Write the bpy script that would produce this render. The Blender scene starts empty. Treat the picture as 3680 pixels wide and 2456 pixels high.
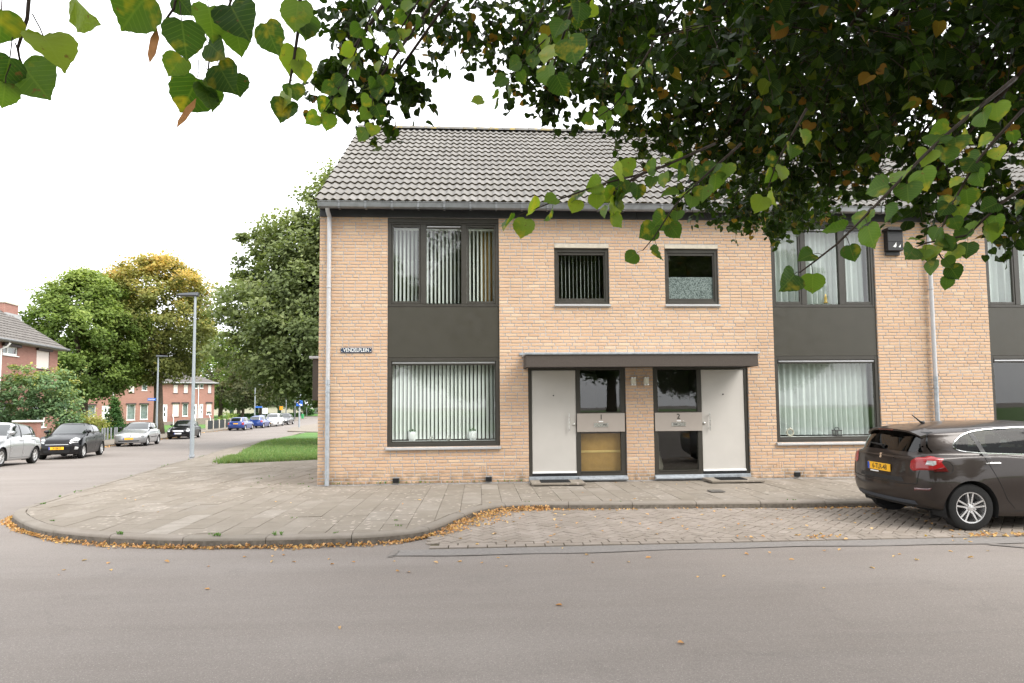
import bpy, bmesh, math, random
from mathutils import Vector, Matrix
from mathutils.bvhtree import BVHTree
random.seed(7)
R = random.Random(11)
rad = math.radians
scene = bpy.context.scene
# ------------------------------------------------------------------ camera
cam_d = bpy.data.cameras.new('camera'); cam = bpy.data.objects.new('camera', cam_d)
scene.collection.objects.link(cam); scene.camera = cam
CAM = Vector((2.971, -11.331, 1.495))
_yaw, _pit, _rol = rad(3.27), rad(3.349), rad(-0.464)
_f = Vector((math.sin(_yaw)*math.cos(_pit), math.cos(_yaw)*math.cos(_pit), math.sin(_pit)))
_r0 = Vector((math.cos(_yaw), -math.sin(_yaw), 0)); _u0 = _r0.cross(_f)
_r = _r0*math.cos(_rol)+_u0*math.sin(_rol); _u = -_r0*math.sin(_rol)+_u0*math.cos(_rol)
_m = Matrix((_r, _u, -_f)).transposed().to_4x4(); _m.translation = CAM
cam.matrix_world = _m
cam_d.sensor_width = 36; cam_d.lens = 2150*36/3680; cam_d.shift_y = 90/3680
cam_d.clip_start = 0.05; cam_d.clip_end = 2000
# ------------------------------------------------------------------ sky, sun, exposure
SUN_EL, SUN_AZ = rad(48), rad(128)      # azimuth from +Y (north) clockwise: from the right, a little behind the camera
w = bpy.data.worlds.new('World'); scene.world = w; w.use_nodes = True
nt = w.node_tree; nt.nodes.clear()
sky = nt.nodes.new('ShaderNodeTexSky'); sky.sky_type = 'NISHITA'; sky.sun_disc = False
sky.sun_elevation = SUN_EL; sky.sun_rotation = SUN_AZ; sky.dust_density = 3.0; sky.air_density = 1.2
hs = nt.nodes.new('ShaderNodeHueSaturation'); hs.inputs['Saturation'].default_value = 0.12
mx = nt.nodes.new('ShaderNodeMix'); mx.data_type = 'RGBA'; mx.inputs[0].default_value = 0.72
mx.inputs[7].default_value = (9.6, 9.75, 10.0, 1)      # even white cloud deck
bg = nt.nodes.new('ShaderNodeBackground'); bg.inputs['Strength'].default_value = 0.12
wo = nt.nodes.new('ShaderNodeOutputWorld')
nt.links.new(sky.outputs[0], hs.inputs['Color']); nt.links.new(hs.outputs[0], mx.inputs[6])
nt.links.new(mx.outputs[2], bg.inputs[0]); nt.links.new(bg.outputs[0], wo.inputs[0])
sun_d = bpy.data.lights.new('sun', 'SUN'); sun = bpy.data.objects.new('sun', sun_d); scene.collection.objects.link(sun)
sun_d.energy = 1.4; sun_d.angle = rad(35); sun_d.color = (1, 0.955, 0.89)
_sd = Vector((math.sin(SUN_AZ)*math.cos(SUN_EL), math.cos(SUN_AZ)*math.cos(SUN_EL), math.sin(SUN_EL)))
sun.rotation_euler = _sd.to_track_quat('Z', 'Y').to_euler(); sun.location = (0, 0, 40)
vs = scene.view_settings; vs.view_transform = 'Standard'; vs.look = 'None'; vs.gamma = 1; vs.exposure = 1.5; vs.use_curve_mapping = False
scene.render.engine = 'CYCLES'
cy = scene.cycles; cy.max_bounces = 7; cy.diffuse_bounces = 4; cy.glossy_bounces = 4; cy.transparent_max_bounces = 12; cy.transmission_bounces = 4
# ------------------------------------------------------------------ helpers
COL = scene.collection
def nrand(a, b): return a+(b-a)*R.random()
def terr(Y):
    k = [(-400,-.11),(-3,-.11),(0,-.15),(7,-.38),(14,-.72),(26,-1.0),(39,-1.27),(54,-1.35),(75,-1.4),(600,-1.4)]
    for (a, za), (b, zb) in zip(k, k[1:]):
        if a <= Y <= b: return za+(zb-za)*(Y-a)/(b-a)
    return -.11
def tag(o, label=None, cat=None, group=None, kind=None):
    if label: o['label'] = label
    if cat: o['category'] = cat
    if group: o['group'] = group
    if kind: o['kind'] = kind
    return o
def place_parent(o, parent):
    if parent is not None:
        o.parent = parent
        if not parent.get('_local'):
            o.matrix_parent_inverse = Matrix.Translation(-Vector(parent.get('_base', (0, 0, 0))))
def thing(name, label, cat, loc=(0,0,0), rz=0, group=None, local=False):
    o = bpy.data.objects.new(name, None); COL.objects.link(o); o.empty_display_size = .2
    o.location = loc; o.rotation_euler = (0, 0, rz)
    if local: o['_local'] = 1
    else: o['_base'] = tuple(loc)
    return tag(o, label, cat, group)
def mobj(name, mesh, mats=None, parent=None):
    o = bpy.data.objects.new(name, mesh); COL.objects.link(o)
    if mats is not None and not mesh.materials:
        for m in (mats if isinstance(mats, (list, tuple)) else [mats]): mesh.materials.append(m)
    place_parent(o, parent)
    if parent is not None and parent.get('_local'): o['_local'] = 1
    return o
class MB:
    """collects geometry for one mesh object"""
    def __init__(s): s.v = []; s.f = []; s.m = []; s.a = []; s.cur = 0; s.rnd = 0.0; s.uv = None
    def add(s, vs, fs, mi=None):
        b = len(s.v); s.v += [tuple(p) for p in vs]; s.a += [s.rnd]*len(vs)
        for f in fs: s.f.append(tuple(b+i for i in f)); s.m.append(s.cur if mi is None else mi)
    def quad(s, a, b, c, d, mi=None): s.add([a, b, c, d], [(0, 1, 2, 3)], mi)
    def box(s, x0, x1, y0, y1, z0, z1, mi=None):
        s.add([(x0,y0,z0),(x1,y0,z0),(x1,y1,z0),(x0,y1,z0),(x0,y0,z1),(x1,y0,z1),(x1,y1,z1),(x0,y1,z1)],
              [(0,3,2,1),(4,5,6,7),(0,1,5,4),(1,2,6,5),(2,3,7,6),(3,0,4,7)], mi)
    def cbox(s, x0, x1, y0, y1, z0, z1, c=.004, mi=None):
        """box with chamfered edges on all sides"""
        X, Y, Z = (x0,x1), (y0,y1), (z0,z1); vs = []; idx = {}
        for i in (0,1):
            for j in (0,1):
                for k in (0,1):
                    sx, sy, sz = (1,-1)[i], (1,-1)[j], (1,-1)[k]
                    for ax in range(3):
                        p = [X[i]+sx*c, Y[j]+sy*c, Z[k]+sz*c]; p[ax] = (X[i],Y[j],Z[k])[ax]
                        idx[(i,j,k,ax)] = len(vs); vs.append(p)
        fs = []
        def q(ax, s_, order):
            out = []
            for (a, b) in order:
                t = [0,0,0]; o = [d for d in range(3) if d != ax]; t[ax] = s_; t[o[0]] = a; t[o[1]] = b
                out.append(idx[(t[0],t[1],t[2],ax)])
            return out
        sq = [(0,0),(1,0),(1,1),(0,1)]
        for ax in range(3):
            for s_ in (0,1):
                f = q(ax, s_, sq)
                if (s_ == 0) != (ax == 1): f = f[::-1]
                fs.append(f)
        for a1 in range(3):
            for a2 in range(a1+1, 3):
                o = 3-a1-a2
                for s1 in (0,1):
                    for s2 in (0,1):
                        t0 = [0,0,0]; t0[a1] = s1; t0[a2] = s2; t1 = t0[:]; t0[o] = 0; t1[o] = 1
                        fs.append([idx[(*t0,a1)], idx[(*t1,a1)], idx[(*t1,a2)], idx[(*t0,a2)]])
        for i in (0,1):
            for j in (0,1):
                for k in (0,1): fs.append([idx[(i,j,k,0)], idx[(i,j,k,1)], idx[(i,j,k,2)]])
        s.add(vs, fs, mi)
    def tube(s, pts, rs, n=8, cap=True, mi=None):
        pts = [Vector(p) for p in pts]; rs = rs if isinstance(rs, (list, tuple)) else [rs]*len(pts)
        vs = []; fs = []; ref = None
        for i, p in enumerate(pts):
            d = (pts[min(i+1, len(pts)-1)]-pts[max(i-1, 0)])
            d = d.normalized() if d.length > 1e-9 else Vector((0,0,1))
            if ref is None: ref = Vector((1,0,0)) if abs(d.x) < .9 else Vector((0,1,0))
            a = (ref-d*ref.dot(d)).normalized(); b = d.cross(a); ref = a
            for k in range(n):
                t = 2*math.pi*k/n; vs.append(p+(a*math.cos(t)+b*math.sin(t))*rs[i])
        for i in range(len(pts)-1):
            for k in range(n):
                k2 = (k+1) % n; fs.append((i*n+k, i*n+k2, (i+1)*n+k2, (i+1)*n+k))
        if cap: fs.append(tuple(range(n))[::-1]); fs.append(tuple((len(pts)-1)*n+k for k in range(n)))
        s.add(vs, fs, mi)
    def lathe(s, prof, c=(0,0,0), axis='Z', n=20, mi=None):
        vs = []; fs = []
        for (r, h) in prof:
            for k in range(n):
                t = 2*math.pi*k/n; a, b = r*math.cos(t), r*math.sin(t)
                p = (a, b, h) if axis == 'Z' else ((a, h, b) if axis == 'Y' else (h, a, b))
                vs.append((p[0]+c[0], p[1]+c[1], p[2]+c[2]))
        for i in range(len(prof)-1):
            for k in range(n):
                k2 = (k+1) % n; f = (i*n+k, i*n+k2, (i+1)*n+k2, (i+1)*n+k)
                fs.append(f[::-1] if axis == 'Y' else f)
        s.add(vs, fs, mi)
    def prism(s, poly, z0, z1, mi=None, side=None):
        """poly in xy, extruded in z"""
        n = len(poly)
        s.add([(p[0], p[1], z0) for p in poly]+[(p[0], p[1], z1) for p in poly], [tuple(range(n))[::-1], tuple(range(n, 2*n))], mi)
        b = [(p[0], p[1]) for p in poly]
        for i in range(n):
            j = (i+1) % n; s.quad((*b[i], z0), (*b[j], z0), (*b[j], z1), (*b[i], z1), mi if side is None else side)
    def mesh(s, name, smooth=False, attr=False):
        me = bpy.data.meshes.new(name); me.from_pydata(s.v, [], s.f)
        if any(s.m): me.polygons.foreach_set('material_index', s.m)
        if smooth: me.polygons.foreach_set('use_smooth', [True]*len(me.polygons))
        if attr:
            at = me.attributes.new('rnd', 'FLOAT', 'POINT'); at.data.foreach_set('value', s.a)
        if s.uv:
            uvl = me.uv_layers.new(name='UVMap'); k = 0
            buf = []
            for f in s.f:
                for i in f: buf += s.uv[i]
            uvl.data.foreach_set('uv', buf)
        me.update(); return me
    def build(s, name, mats, parent=None, smooth=False, attr=False):
        return mobj(name, s.mesh(name, smooth, attr), mats, parent)
def autosmooth(o, ang=35):
    me = o.data
    me.polygons.foreach_set('use_smooth', [True]*len(me.polygons))
    bm = bmesh.new(); bm.from_mesh(me)
    for e in bm.edges:
        if len(e.link_faces) == 2 and e.calc_face_angle(0) > rad(ang): e.smooth = False
    bm.to_mesh(me); bm.free(); return o
def text_mesh(name, body, size, mat, loc, rot, parent=None, sx=1.0, depth=.001, align='CENTER', bold=.012):
    cu = bpy.data.curves.new(name, 'FONT'); cu.body = body; cu.size = size; cu.align_x = align; cu.align_y = 'CENTER'; cu.extrude = depth; cu.offset = size*bold
    t = bpy.data.objects.new(name, cu); COL.objects.link(t)
    dg = bpy.context.evaluated_depsgraph_get(); me = bpy.data.meshes.new_from_object(t.evaluated_get(dg))
    bpy.data.objects.remove(t); me.name = name; me.materials.clear(); me.materials.append(mat)
    M = Matrix.Translation(loc) @ rot.to_4x4() @ Matrix.Diagonal((sx, 1, 1, 1))
    me.transform(M); return mobj(name, me, None, parent)
ROT_FACADE = Matrix.Rotation(rad(90), 3, 'X')     # text readable from -Y
# ------------------------------------------------------------------ materials
def newmat(name):
    m = bpy.data.materials.new(name); m.use_nodes = True; t = m.node_tree
    return m, t, t.nodes['Principled BSDF'], t.nodes['Material Output']
def N(t, typ, **kw):
    n = t.nodes.new(typ)
    for k, v in kw.items(): setattr(n, k, v)
    return n
def noise(t, scale, detail=4, rough=.55, vec=None, dim='3D'):
    n = N(t, 'ShaderNodeTexNoise'); n.inputs['Scale'].default_value = scale; n.inputs['Detail'].default_value = detail; n.inputs['Roughness'].default_value = rough
    if vec is not None: t.links.new(vec, n.inputs['Vector'])
    return n.outputs['Fac']
def ramp(t, fac, stops):
    r = N(t, 'ShaderNodeValToRGB'); el = r.color_ramp.elements
    while len(el) < len(stops): el.new(.5)
    for e, (p, c) in zip(el, stops): e.position = p; e.color = (*c, 1) if len(c) == 3 else c
    t.links.new(fac, r.inputs[0]); return r.outputs[0]
def mixc(t, fac, a, b, mode='MIX'):
    n = N(t, 'ShaderNodeMix', data_type='RGBA', blend_type=mode)
    for sock, v in ((n.inputs[0], fac), (n.inputs[6], a), (n.inputs[7], b)):
        if isinstance(v, (int, float)): sock.default_value = v
        elif isinstance(v, tuple): sock.default_value = (*v, 1) if len(v) == 3 else v
        else: t.links.new(v, sock)
    return n.outputs[2]
def mth(t, op, a, b=None, c=None):
    n = N(t, 'ShaderNodeMath', operation=op)
    for i, v in enumerate((a, b, c)):
        if v is None: continue
        if isinstance(v, (int, float)): n.inputs[i].default_value = v
        else: t.links.new(v, n.inputs[i])
    return n.outputs[0]
def mapr(t, v, a, b, c=0., d=1.):
    n = N(t, 'ShaderNodeMapRange'); t.links.new(v, n.inputs[0])
    for i, x in enumerate((a, b, c, d)): n.inputs[i+1].default_value = x
    return n.outputs[0]
def bump(t, b, h, strength=.3, dist=.01):
    n = N(t, 'ShaderNodeBump'); n.inputs['Strength'].default_value = strength; n.inputs['Distance'].default_value = dist
    t.links.new(h, n.inputs['Height']); t.links.new(n.outputs[0], b.inputs['Normal'])
def wpos(t): return N(t, 'ShaderNodeNewGeometry').outputs['Position']
def rnd_of(t):
    a = N(t, 'ShaderNodeAttribute'); a.attribute_name = 'rnd'; o = N(t, 'ShaderNodeObjectInfo')
    return mth(t, 'FRACT', mth(t, 'ADD', a.outputs['Fac'], o.outputs['Random']))
def basic(name, col, rough=.6, var=.12, scale=12, metal=0, spec=.4, bmp=0, bscale=60, coat=0):
    m, t, b, o = newmat(name); p = wpos(t)
    if var:
        f = noise(t, scale, 5, .6, p); c = ramp(t, f, [(.3, tuple(x*(1-var) for x in col)), (.7, tuple(min(1, x*(1+var)) for x in col))])
        t.links.new(c, b.inputs['Base Color'])
        r2 = noise(t, scale*2.3, 3, .5, p); t.links.new(mapr(t, r2, .3, .7, max(.02, rough-.08), min(1, rough+.08)), b.inputs['Roughness'])
    else:
        b.inputs['Base Color'].default_value = (*col, 1); b.inputs['Roughness'].default_value = rough
    b.inputs['Metallic'].default_value = metal; b.inputs['Specular IOR Level'].default_value = spec
    if coat: b.inputs['Coat Weight'].default_value = coat; b.inputs['Coat Roughness'].default_value = .04
    if bmp: bump(t, b, noise(t, bscale, 4, .6, p), bmp, .004)
    return m
M = {}
def mk_brick(name, ramp_stops, dirt=True):
    m, t, b, o = newmat(name); p = wpos(t); r = rnd_of(t)
    c = ramp(t, r, ramp_stops)
    n1 = noise(t, 38, 5, .65, p); c = mixc(t, mapr(t, n1, .35, .75, 0, .55), c, mixc(t, 1., c, (.84, .79, .75), 'MULTIPLY'))
    n2 = noise(t, 1.3, 3, .5, p); c = mixc(t, mapr(t, n2, .42, .7, 0, .35), c, mixc(t, 1., c, (1.1, 1.05, .98), 'MULTIPLY'))
    mpw = N(t, 'ShaderNodeMapping'); mpw.inputs['Scale'].default_value = (1.6, 1, .45); t.links.new(p, mpw.inputs[0])
    c = mixc(t, mapr(t, noise(t, 1.0, 5, .65, mpw.outputs[0]), .45, .75, 0, .55), c, mixc(t, 1., c, (.84, .81, .78), 'MULTIPLY'))   # weather streaks
    if dirt:   # splash stains near the ground and moss specks
        sx = N(t, 'ShaderNodeSeparateXYZ'); t.links.new(p, sx.inputs[0])
        low = mth(t, 'MULTIPLY', mapr(t, sx.outputs[2], .02, .30, 1, 0), mapr(t, noise(t, 6, 4, .6, p), .38, .62))
        c = mixc(t, mth(t, 'MULTIPLY', low, .75), c, (.10, .075, .045))
    t.links.new(c, b.inputs['Base Color']); b.inputs['Roughness'].default_value = .9; b.inputs['Specular IOR Level'].default_value = .2
    bump(t, b, noise(t, 90, 5, .7, p), .55, .004); return m
M['brick'] = mk_brick('buff_brick', [(0,(.515,.346,.230)),(.16,(.538,.370,.247)),(.34,(.553,.386,.259)),(.52,(.535,.360,.240)),(.68,(.563,.399,.270)),(.82,(.520,.350,.235)),(.96,(.595,.445,.31)),(1,(.512,.346,.233))])
M['mortar'] = basic('grey_mortar', (.36,.345,.335), .95, .2, 25, bmp=.5, bscale=150, spec=.1)
def mk_rooftile():
    m, t, b, o = newmat('grey_concrete_tile'); p = wpos(t); r = rnd_of(t)
    c = ramp(t, r, [(0,(.168,.160,.152)),(.3,(.194,.185,.176)),(.6,(.182,.172,.162)),(.85,(.212,.202,.192)),(1,(.186,.176,.165))])
    c = mixc(t, mapr(t, noise(t, 9, 5, .65, p), .45, .75, 0, .5), c, (.12,.11,.088))
    c = mixc(t, mapr(t, noise(t, 17, 3, .6, p), .69, .75, 0, .75), c, (.32,.25,.08))     # yellow lichen specks
    t.links.new(c, b.inputs['Base Color']); b.inputs['Roughness'].default_value = .88; b.inputs['Specular IOR Level'].default_value = .25
    bump(t, b, noise(t, 120, 4, .6, p), .35, .003); return m
M['rooftile'] = mk_rooftile()
M['tilenose'] = basic('mossy_shaded_tile_edge', (.045,.036,.020), .95, .45, 22, spec=.1)  # moss, with the shadow on the tile nose darkened into the same colour
def mk_ridge():
    m, t, b, o = newmat('ridge_tile'); p = wpos(t)
    c = mixc(t, mapr(t, noise(t, 7, 5, .65, p), .52, .64), (.165,.158,.148), (.30,.23,.08))
    t.links.new(c, b.inputs['Base Color']); b.inputs['Roughness'].default_value = .9; return m
M['ridge'] = mk_ridge()
M['frame'] = basic('dark_bronze_frame', (.042,.038,.031), .42, .08, 6, spec=.4)
M['panel'] = basic('dark_bronze_panel', (.050,.046,.036), .38, .06, 3, spec=.35)
M['fascia'] = basic('slate_fascia_board', (.035,.036,.040), .55, .15, 5)
M['canopyfascia'] = basic('brown_render_fascia', (.082,.069,.060), .9, .12, 40, spec=.15, bmp=.4, bscale=180)
M['zinc'] = basic('weathered_zinc', (.20,.205,.21), .42, .15, 8, metal=.55)
M['sillzinc'] = basic('light_grey_sill', (.42,.42,.42), .45, .06, 10, metal=.3)
M['pvc'] = basic('grey_pipe', (.44,.44,.45), .45, .05, 10)
M['galv'] = basic('galvanised_pipe', (.36,.39,.42), .45, .2, 14, metal=.4)
M['lintel'] = basic('pale_concrete_lintel', (.50,.45,.37), .9, .12, 14, bmp=.25)
M['door'] = basic('warm_grey_door', (.47,.445,.41), .5, .03, 3)
M['mailpanel'] = basic('taupe_mail_panel', (.34,.30,.265), .45, .03, 3)
M['steel'] = basic('brushed_steel', (.55,.54,.51), .3, .05, 30, metal=1)
M['alu'] = basic('silver_grille', (.42,.42,.43), .35, .05, 30, metal=.8)
M['black'] = basic('black_plastic', (.012,.012,.013), .5, .1, 20)
M['rubber'] = basic('black_rubber', (.016,.016,.016), .8, .2, 30, spec=.2)
M['white'] = basic('white_paint', (.78,.78,.77), .5, .03, 4)
M['slat'] = basic('white_blind_slat', (.78,.80,.77), .7, .02, 5)
M['curtain'] = basic('white_sheer_curtain', (.56,.59,.57), .9, .05, 5)
M['ochre'] = basic('ochre_wood_board', (.33,.19,.055), .7, .15, 6)
M['ochrelight'] = basic('pale_wood_strip', (.52,.36,.13), .7, .1, 6)
M['room'] = basic('room_wall', (.30,.28,.25), .9, .05, 2)
M['roomfloor'] = basic('room_floor', (.12,.09,.06), .6, .1, 4)
M['navy'] = basic('navy_enamel', (.012,.030,.070), .25, .05, 20, coat=.5)
M['letter'] = basic('white_lettering', (.80,.80,.76), .5, .03, 20)
M['darkletter'] = basic('black_lettering', (.02,.02,.02), .5, 0)
M['leafgreen'] = basic('house_plant_leaf', (.05,.14,.05), .6, .3, 40)
M['flower'] = basic('white_flower', (.8,.82,.74), .7, .05, 30)
M['gold'] = basic('gold_ornament', (.55,.36,.10), .35, .1, 30, metal=.8)
def mk_glass(name, tint=(.9,.95,.93), refl=1.0, ior=1.6):
    m, t, b, o = newmat(name); t.nodes.remove(b)
    tr = N(t, 'ShaderNodeBsdfTransparent'); tr.inputs[0].default_value = (*tint, 1)
    gl = N(t, 'ShaderNodeBsdfGlossy'); gl.inputs['Roughness'].default_value = .012
    g_ = N(t, 'ShaderNodeNewGeometry'); dp = N(t, 'ShaderNodeVectorMath', operation='DOT_PRODUCT'); t.links.new(g_.outputs['Normal'], dp.inputs[0]); t.links.new(g_.outputs['Incoming'], dp.inputs[1])
    f0 = ((ior-1)/(ior+1))**2; sch = mth(t, 'ADD', f0, mth(t, 'MULTIPLY', mth(t, 'POWER', mth(t, 'SUBTRACT', 1., mth(t, 'ABSOLUTE', dp.outputs['Value'])), 5.), 1-f0))   # same from both sides of the pane
    nb = N(t, 'ShaderNodeBump'); nb.inputs['Strength'].default_value = .04; nb.inputs['Distance'].default_value = .02
    t.links.new(noise(t, 1.6, 1, .4, wpos(t)), nb.inputs['Height']); t.links.new(nb.outputs[0], gl.inputs['Normal'])
    mxs = N(t, 'ShaderNodeMixShader'); t.links.new(mth(t, 'MINIMUM', 1., mth(t, 'MULTIPLY', sch, refl)), mxs.inputs[0])
    t.links.new(tr.outputs[0], mxs.inputs[1]); t.links.new(gl.outputs[0], mxs.inputs[2]); t.links.new(mxs.outputs[0], o.inputs[0])
    return m
M['glass'] = mk_glass('window_glass', (.93,.97,.95), 1.9, 1.52)
M['privacy'] = mk_glass('dark_privacy_glass', (.05,.055,.055), 1.3, 1.5)
M['carglass'] = mk_glass('tinted_car_glass', (.20,.25,.24), .4, 1.5)
def mk_frost():
    m, t, b, o = newmat('patterned_privacy_film'); p = wpos(t)
    n = noise(t, 55, 2, .5, p); c = ramp(t, n, [(.40,(.035,.05,.046)),(.5,(.11,.14,.13)),(.6,(.18,.22,.205))])
    t.links.new(c, b.inputs['Base Color']); b.inputs['Roughness'].default_value = .35; return m
M['frost'] = mk_frost()
# ------------------------------------------------------------------ ground materials
def mk_asphalt():
    m, t, b, o = newmat('worn_asphalt'); p = wpos(t)
    big = noise(t, .35, 4, .6, p); c = ramp(t, big, [(.3,(.212,.184,.163)),(.5,(.232,.202,.180)),(.7,(.252,.221,.198))])
    # tyre-worn streaks along the street
    mp = N(t, 'ShaderNodeMapping'); mp.inputs['Scale'].default_value = (.10, 1.3, 1); t.links.new(p, mp.inputs[0])
    st = noise(t, 1.0, 4, .6, mp.outputs[0]); c = mixc(t, mapr(t, st, .42, .68, 0, .42), c, (.295,.265,.243))
    st2 = noise(t, 2.7, 3, .6, mp.outputs[0]); c = mixc(t, mapr(t, st2, .55, .75, 0, .35), c, (.190,.166,.150))
    stn = mapr(t, noise(t, 1.1, 5, .7, p), .60, .74, 0, .32); c = mixc(t, stn, c, (.13,.114,.102))
    g = noise(t, 190, 4, .75, p); c = mixc(t, mapr(t, g, .35, .65, 0, .5), c, mixc(t, 1., c, (.58,.58,.58), 'MULTIPLY'))
    g2 = noise(t, 120, 2, .5, p); c = mixc(t, mapr(t, noise(t, 70, 3, .65, p), .36, .66, .0, .45), c, mixc(t, 1., c, (.62,.62,.62), 'MULTIPLY'))
    c = mixc(t, mapr(t, g2, .60, .70, 0, .6), c, (.40,.375,.35))
    cr = N(t, 'ShaderNodeTexVoronoi', feature='DISTANCE_TO_EDGE'); cr.inputs['Scale'].default_value = .33
    wv = N(t, 'ShaderNodeVectorMath', operation='ADD'); nz = N(t, 'ShaderNodeTexNoise'); nz.inputs['Scale'].default_value = 1.5; nz.inputs['Detail'].default_value = 6
    t.links.new(p, nz.inputs['Vector']); t.links.new(p, wv.inputs[0]); t.links.new(nz.outputs['Color'], wv.inputs[1]); t.links.new(wv.outputs[0], cr.inputs['Vector'])
    crk = mth(t, 'MULTIPLY', mapr(t, cr.outputs[0], .0, .006, 1, 0), mapr(t, noise(t, .5, 2, .5, p), .52, .6))
    c = mixc(t, mth(t, 'MULTIPLY', crk, .12), c, (.07,.065,.06))
    t.links.new(c, b.inputs['Base Color']); b.inputs['Roughness'].default_value = .86; b.inputs['Specular IOR Level'].default_value = .3
    bump(t, b, g, .5, .006); return m
M['asphalt'] = mk_asphalt()
M['patch'] = basic('newer_asphalt_strip', (.185,.170,.158), .88, .15, 30, bmp=.5, bscale=220)
M['sealant'] = basic('bitumen_joint', (.165,.148,.134), .6, .2, 9)
def mk_slab(name, stops, spots=True, moss=(.09,.085,.045)):
    m, t, b, o = newmat(name); p = wpos(t); r = rnd_of(t); c = ramp(t, r, stops)
    c = mixc(t, mapr(t, noise(t, 3.2, 5, .65, p), .38, .72, 0, .6), c, (.165,.140,.110))
    c = mixc(t, mapr(t, noise(t, 140, 3, .6, p), .4, .7, 0, .4), c, mixc(t, 1., c, (.7,.68,.66), 'MULTIPLY'))
    if spots:   # pale lichen / chewing-gum blotches
        v = N(t, 'ShaderNodeTexVoronoi'); v.inputs['Scale'].default_value = 9.5
        nz = N(t, 'ShaderNodeTexNoise'); nz.inputs['Scale'].default_value = 22; nz.inputs['Detail'].default_value = 3; t.links.new(p, nz.inputs['Vector'])
        mxv = N(t, 'ShaderNodeMix', data_type='VECTOR'); mxv.inputs[0].default_value = .07; t.links.new(p, mxv.inputs[4]); t.links.new(nz.outputs['Color'], mxv.inputs[5])
        t.links.new(mxv.outputs[1], v.inputs['Vector'])
        sp = mth(t, 'MULTIPLY', mapr(t, v.outputs['Distance'], .20, .28, 1, 0), mapr(t, noise(t, .7, 3, .6, p), .46, .56))
        c = mixc(t, mth(t, 'MULTIPLY', sp, .65), c, (.42,.37,.32))
    t.links.new(c, b.inputs['Base Color']); b.inputs['Roughness'].default_value = .9; b.inputs['Specular IOR Level'].default_value = .25
    bump(t, b, noise(t, 160, 4, .65, p), .35, .004); return m
M['slab'] = mk_slab('concrete_paving_slab', [(0,(.205,.178,.145)),(.25,(.235,.205,.170)),(.5,(.218,.190,.155)),(.75,(.245,.215,.180)),(.93,(.265,.235,.20)),(.96,(.30,.27,.235)),(1,(.205,.18,.15))])
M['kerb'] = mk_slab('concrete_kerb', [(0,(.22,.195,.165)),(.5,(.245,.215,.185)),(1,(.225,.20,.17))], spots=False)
M['kerbface'] = basic('grimy_shaded_kerb_face', (.13,.112,.092), .95, .35, 18, spec=.15, bmp=.4, bscale=120)  # grime plus the upright face's weaker skylight, both put into the colour
M['joint'] = basic('mossy_joint_sand', (.085,.072,.045), .95, .35, 14, spec=.1)
M['paver'] = mk_slab('clay_paver', [(0,(.250,.212,.180)),(.3,(.28,.242,.208)),(.55,(.265,.228,.198)),(.8,(.30,.26,.225)),(1,(.255,.218,.187))], spots=False)
def mk_lawn():
    m, t, b, o = newmat('lawn'); p = wpos(t)
    c = ramp(t, noise(t, .9, 4, .6, p), [(.3,(.085,.17,.045)),(.5,(.11,.215,.058)),(.7,(.145,.25,.075))])
    c = mixc(t, mapr(t, noise(t, 25, 4, .7, p), .35, .7, 0, .6), c, (.06,.12,.03))
    t.links.new(c, b.inputs['Base Color']); b.inputs['Roughness'].default_value = .9; b.inputs['Specular IOR Level'].default_value = .15
    bump(t, b, noise(t, 40, 4, .7, p), .8, .03); return m
M['lawn'] = mk_lawn()
def mk_leafy(name, stops, transl=.35, rough=.55, spec=.3, hue_noise=True):
    """foliage: colour by per-leaf value, part of the light passes through"""
    m, t, b, o = newmat(name); r = rnd_of(t); c = ramp(t, r, stops)
    t.links.new(c, b.inputs['Base Color']); b.inputs['Roughness'].default_value = rough; b.inputs['Specular IOR Level'].default_value = spec
    tl = N(t, 'ShaderNodeBsdfTranslucent'); t.links.new(mixc(t, 1., c, (1.25,1.35,.55), 'MULTIPLY'), tl.inputs[0])
    mxs = N(t, 'ShaderNodeMixShader'); mxs.inputs[0].default_value = transl
    t.links.new(b.outputs[0], mxs.inputs[1]); t.links.new(tl.outputs[0], mxs.inputs[2]); t.links.new(mxs.outputs[0], o.inputs[0]); return m
M['grassblade'] = mk_leafy('grass_blade', [(0,(.085,.15,.045)),(.4,(.13,.215,.065)),(.75,(.175,.26,.085)),(.93,(.24,.28,.11)),(1,(.32,.28,.15))], .3)
M['litter'] = mk_leafy('dry_leaf', [(0,(.38,.18,.065)),(.25,(.50,.27,.11)),(.5,(.58,.35,.16)),(.7,(.60,.39,.13)),(.85,(.44,.24,.12)),(1,(.66,.47,.24))], .18, .75)
M['weed'] = mk_leafy('weed_leaf', [(0,(.07,.16,.03)),(1,(.12,.24,.05))], .3)
# ------------------------------------------------------------------ road sheet
ys = [-150,-60,-30,-15,-8,-5,-3,-1.5,0,1,2,3.5,5,7,8.5,10,12,14,17,20,23,26,30,34,39,44,49,54,60,66,75,90,120,180,300,590]
xs = [-420,-120,-60,-35,-25,-18,-12,-8,-5,-2,0,2,5,9,14,22,40,90,420]
mb = MB(); vv = [(x, y, terr(y)) for y in ys for x in xs]; nx = len(xs)
mb.add(vv, [(j*nx+i, j*nx+i+1, (j+1)*nx+i+1, (j+1)*nx+i) for j in range(len(ys)-1) for i in range(nx-1)])
road = tag(mb.build('road', M['asphalt']), 'worn grey asphalt of the street in front and the side street', 'road', kind='structure')
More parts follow.
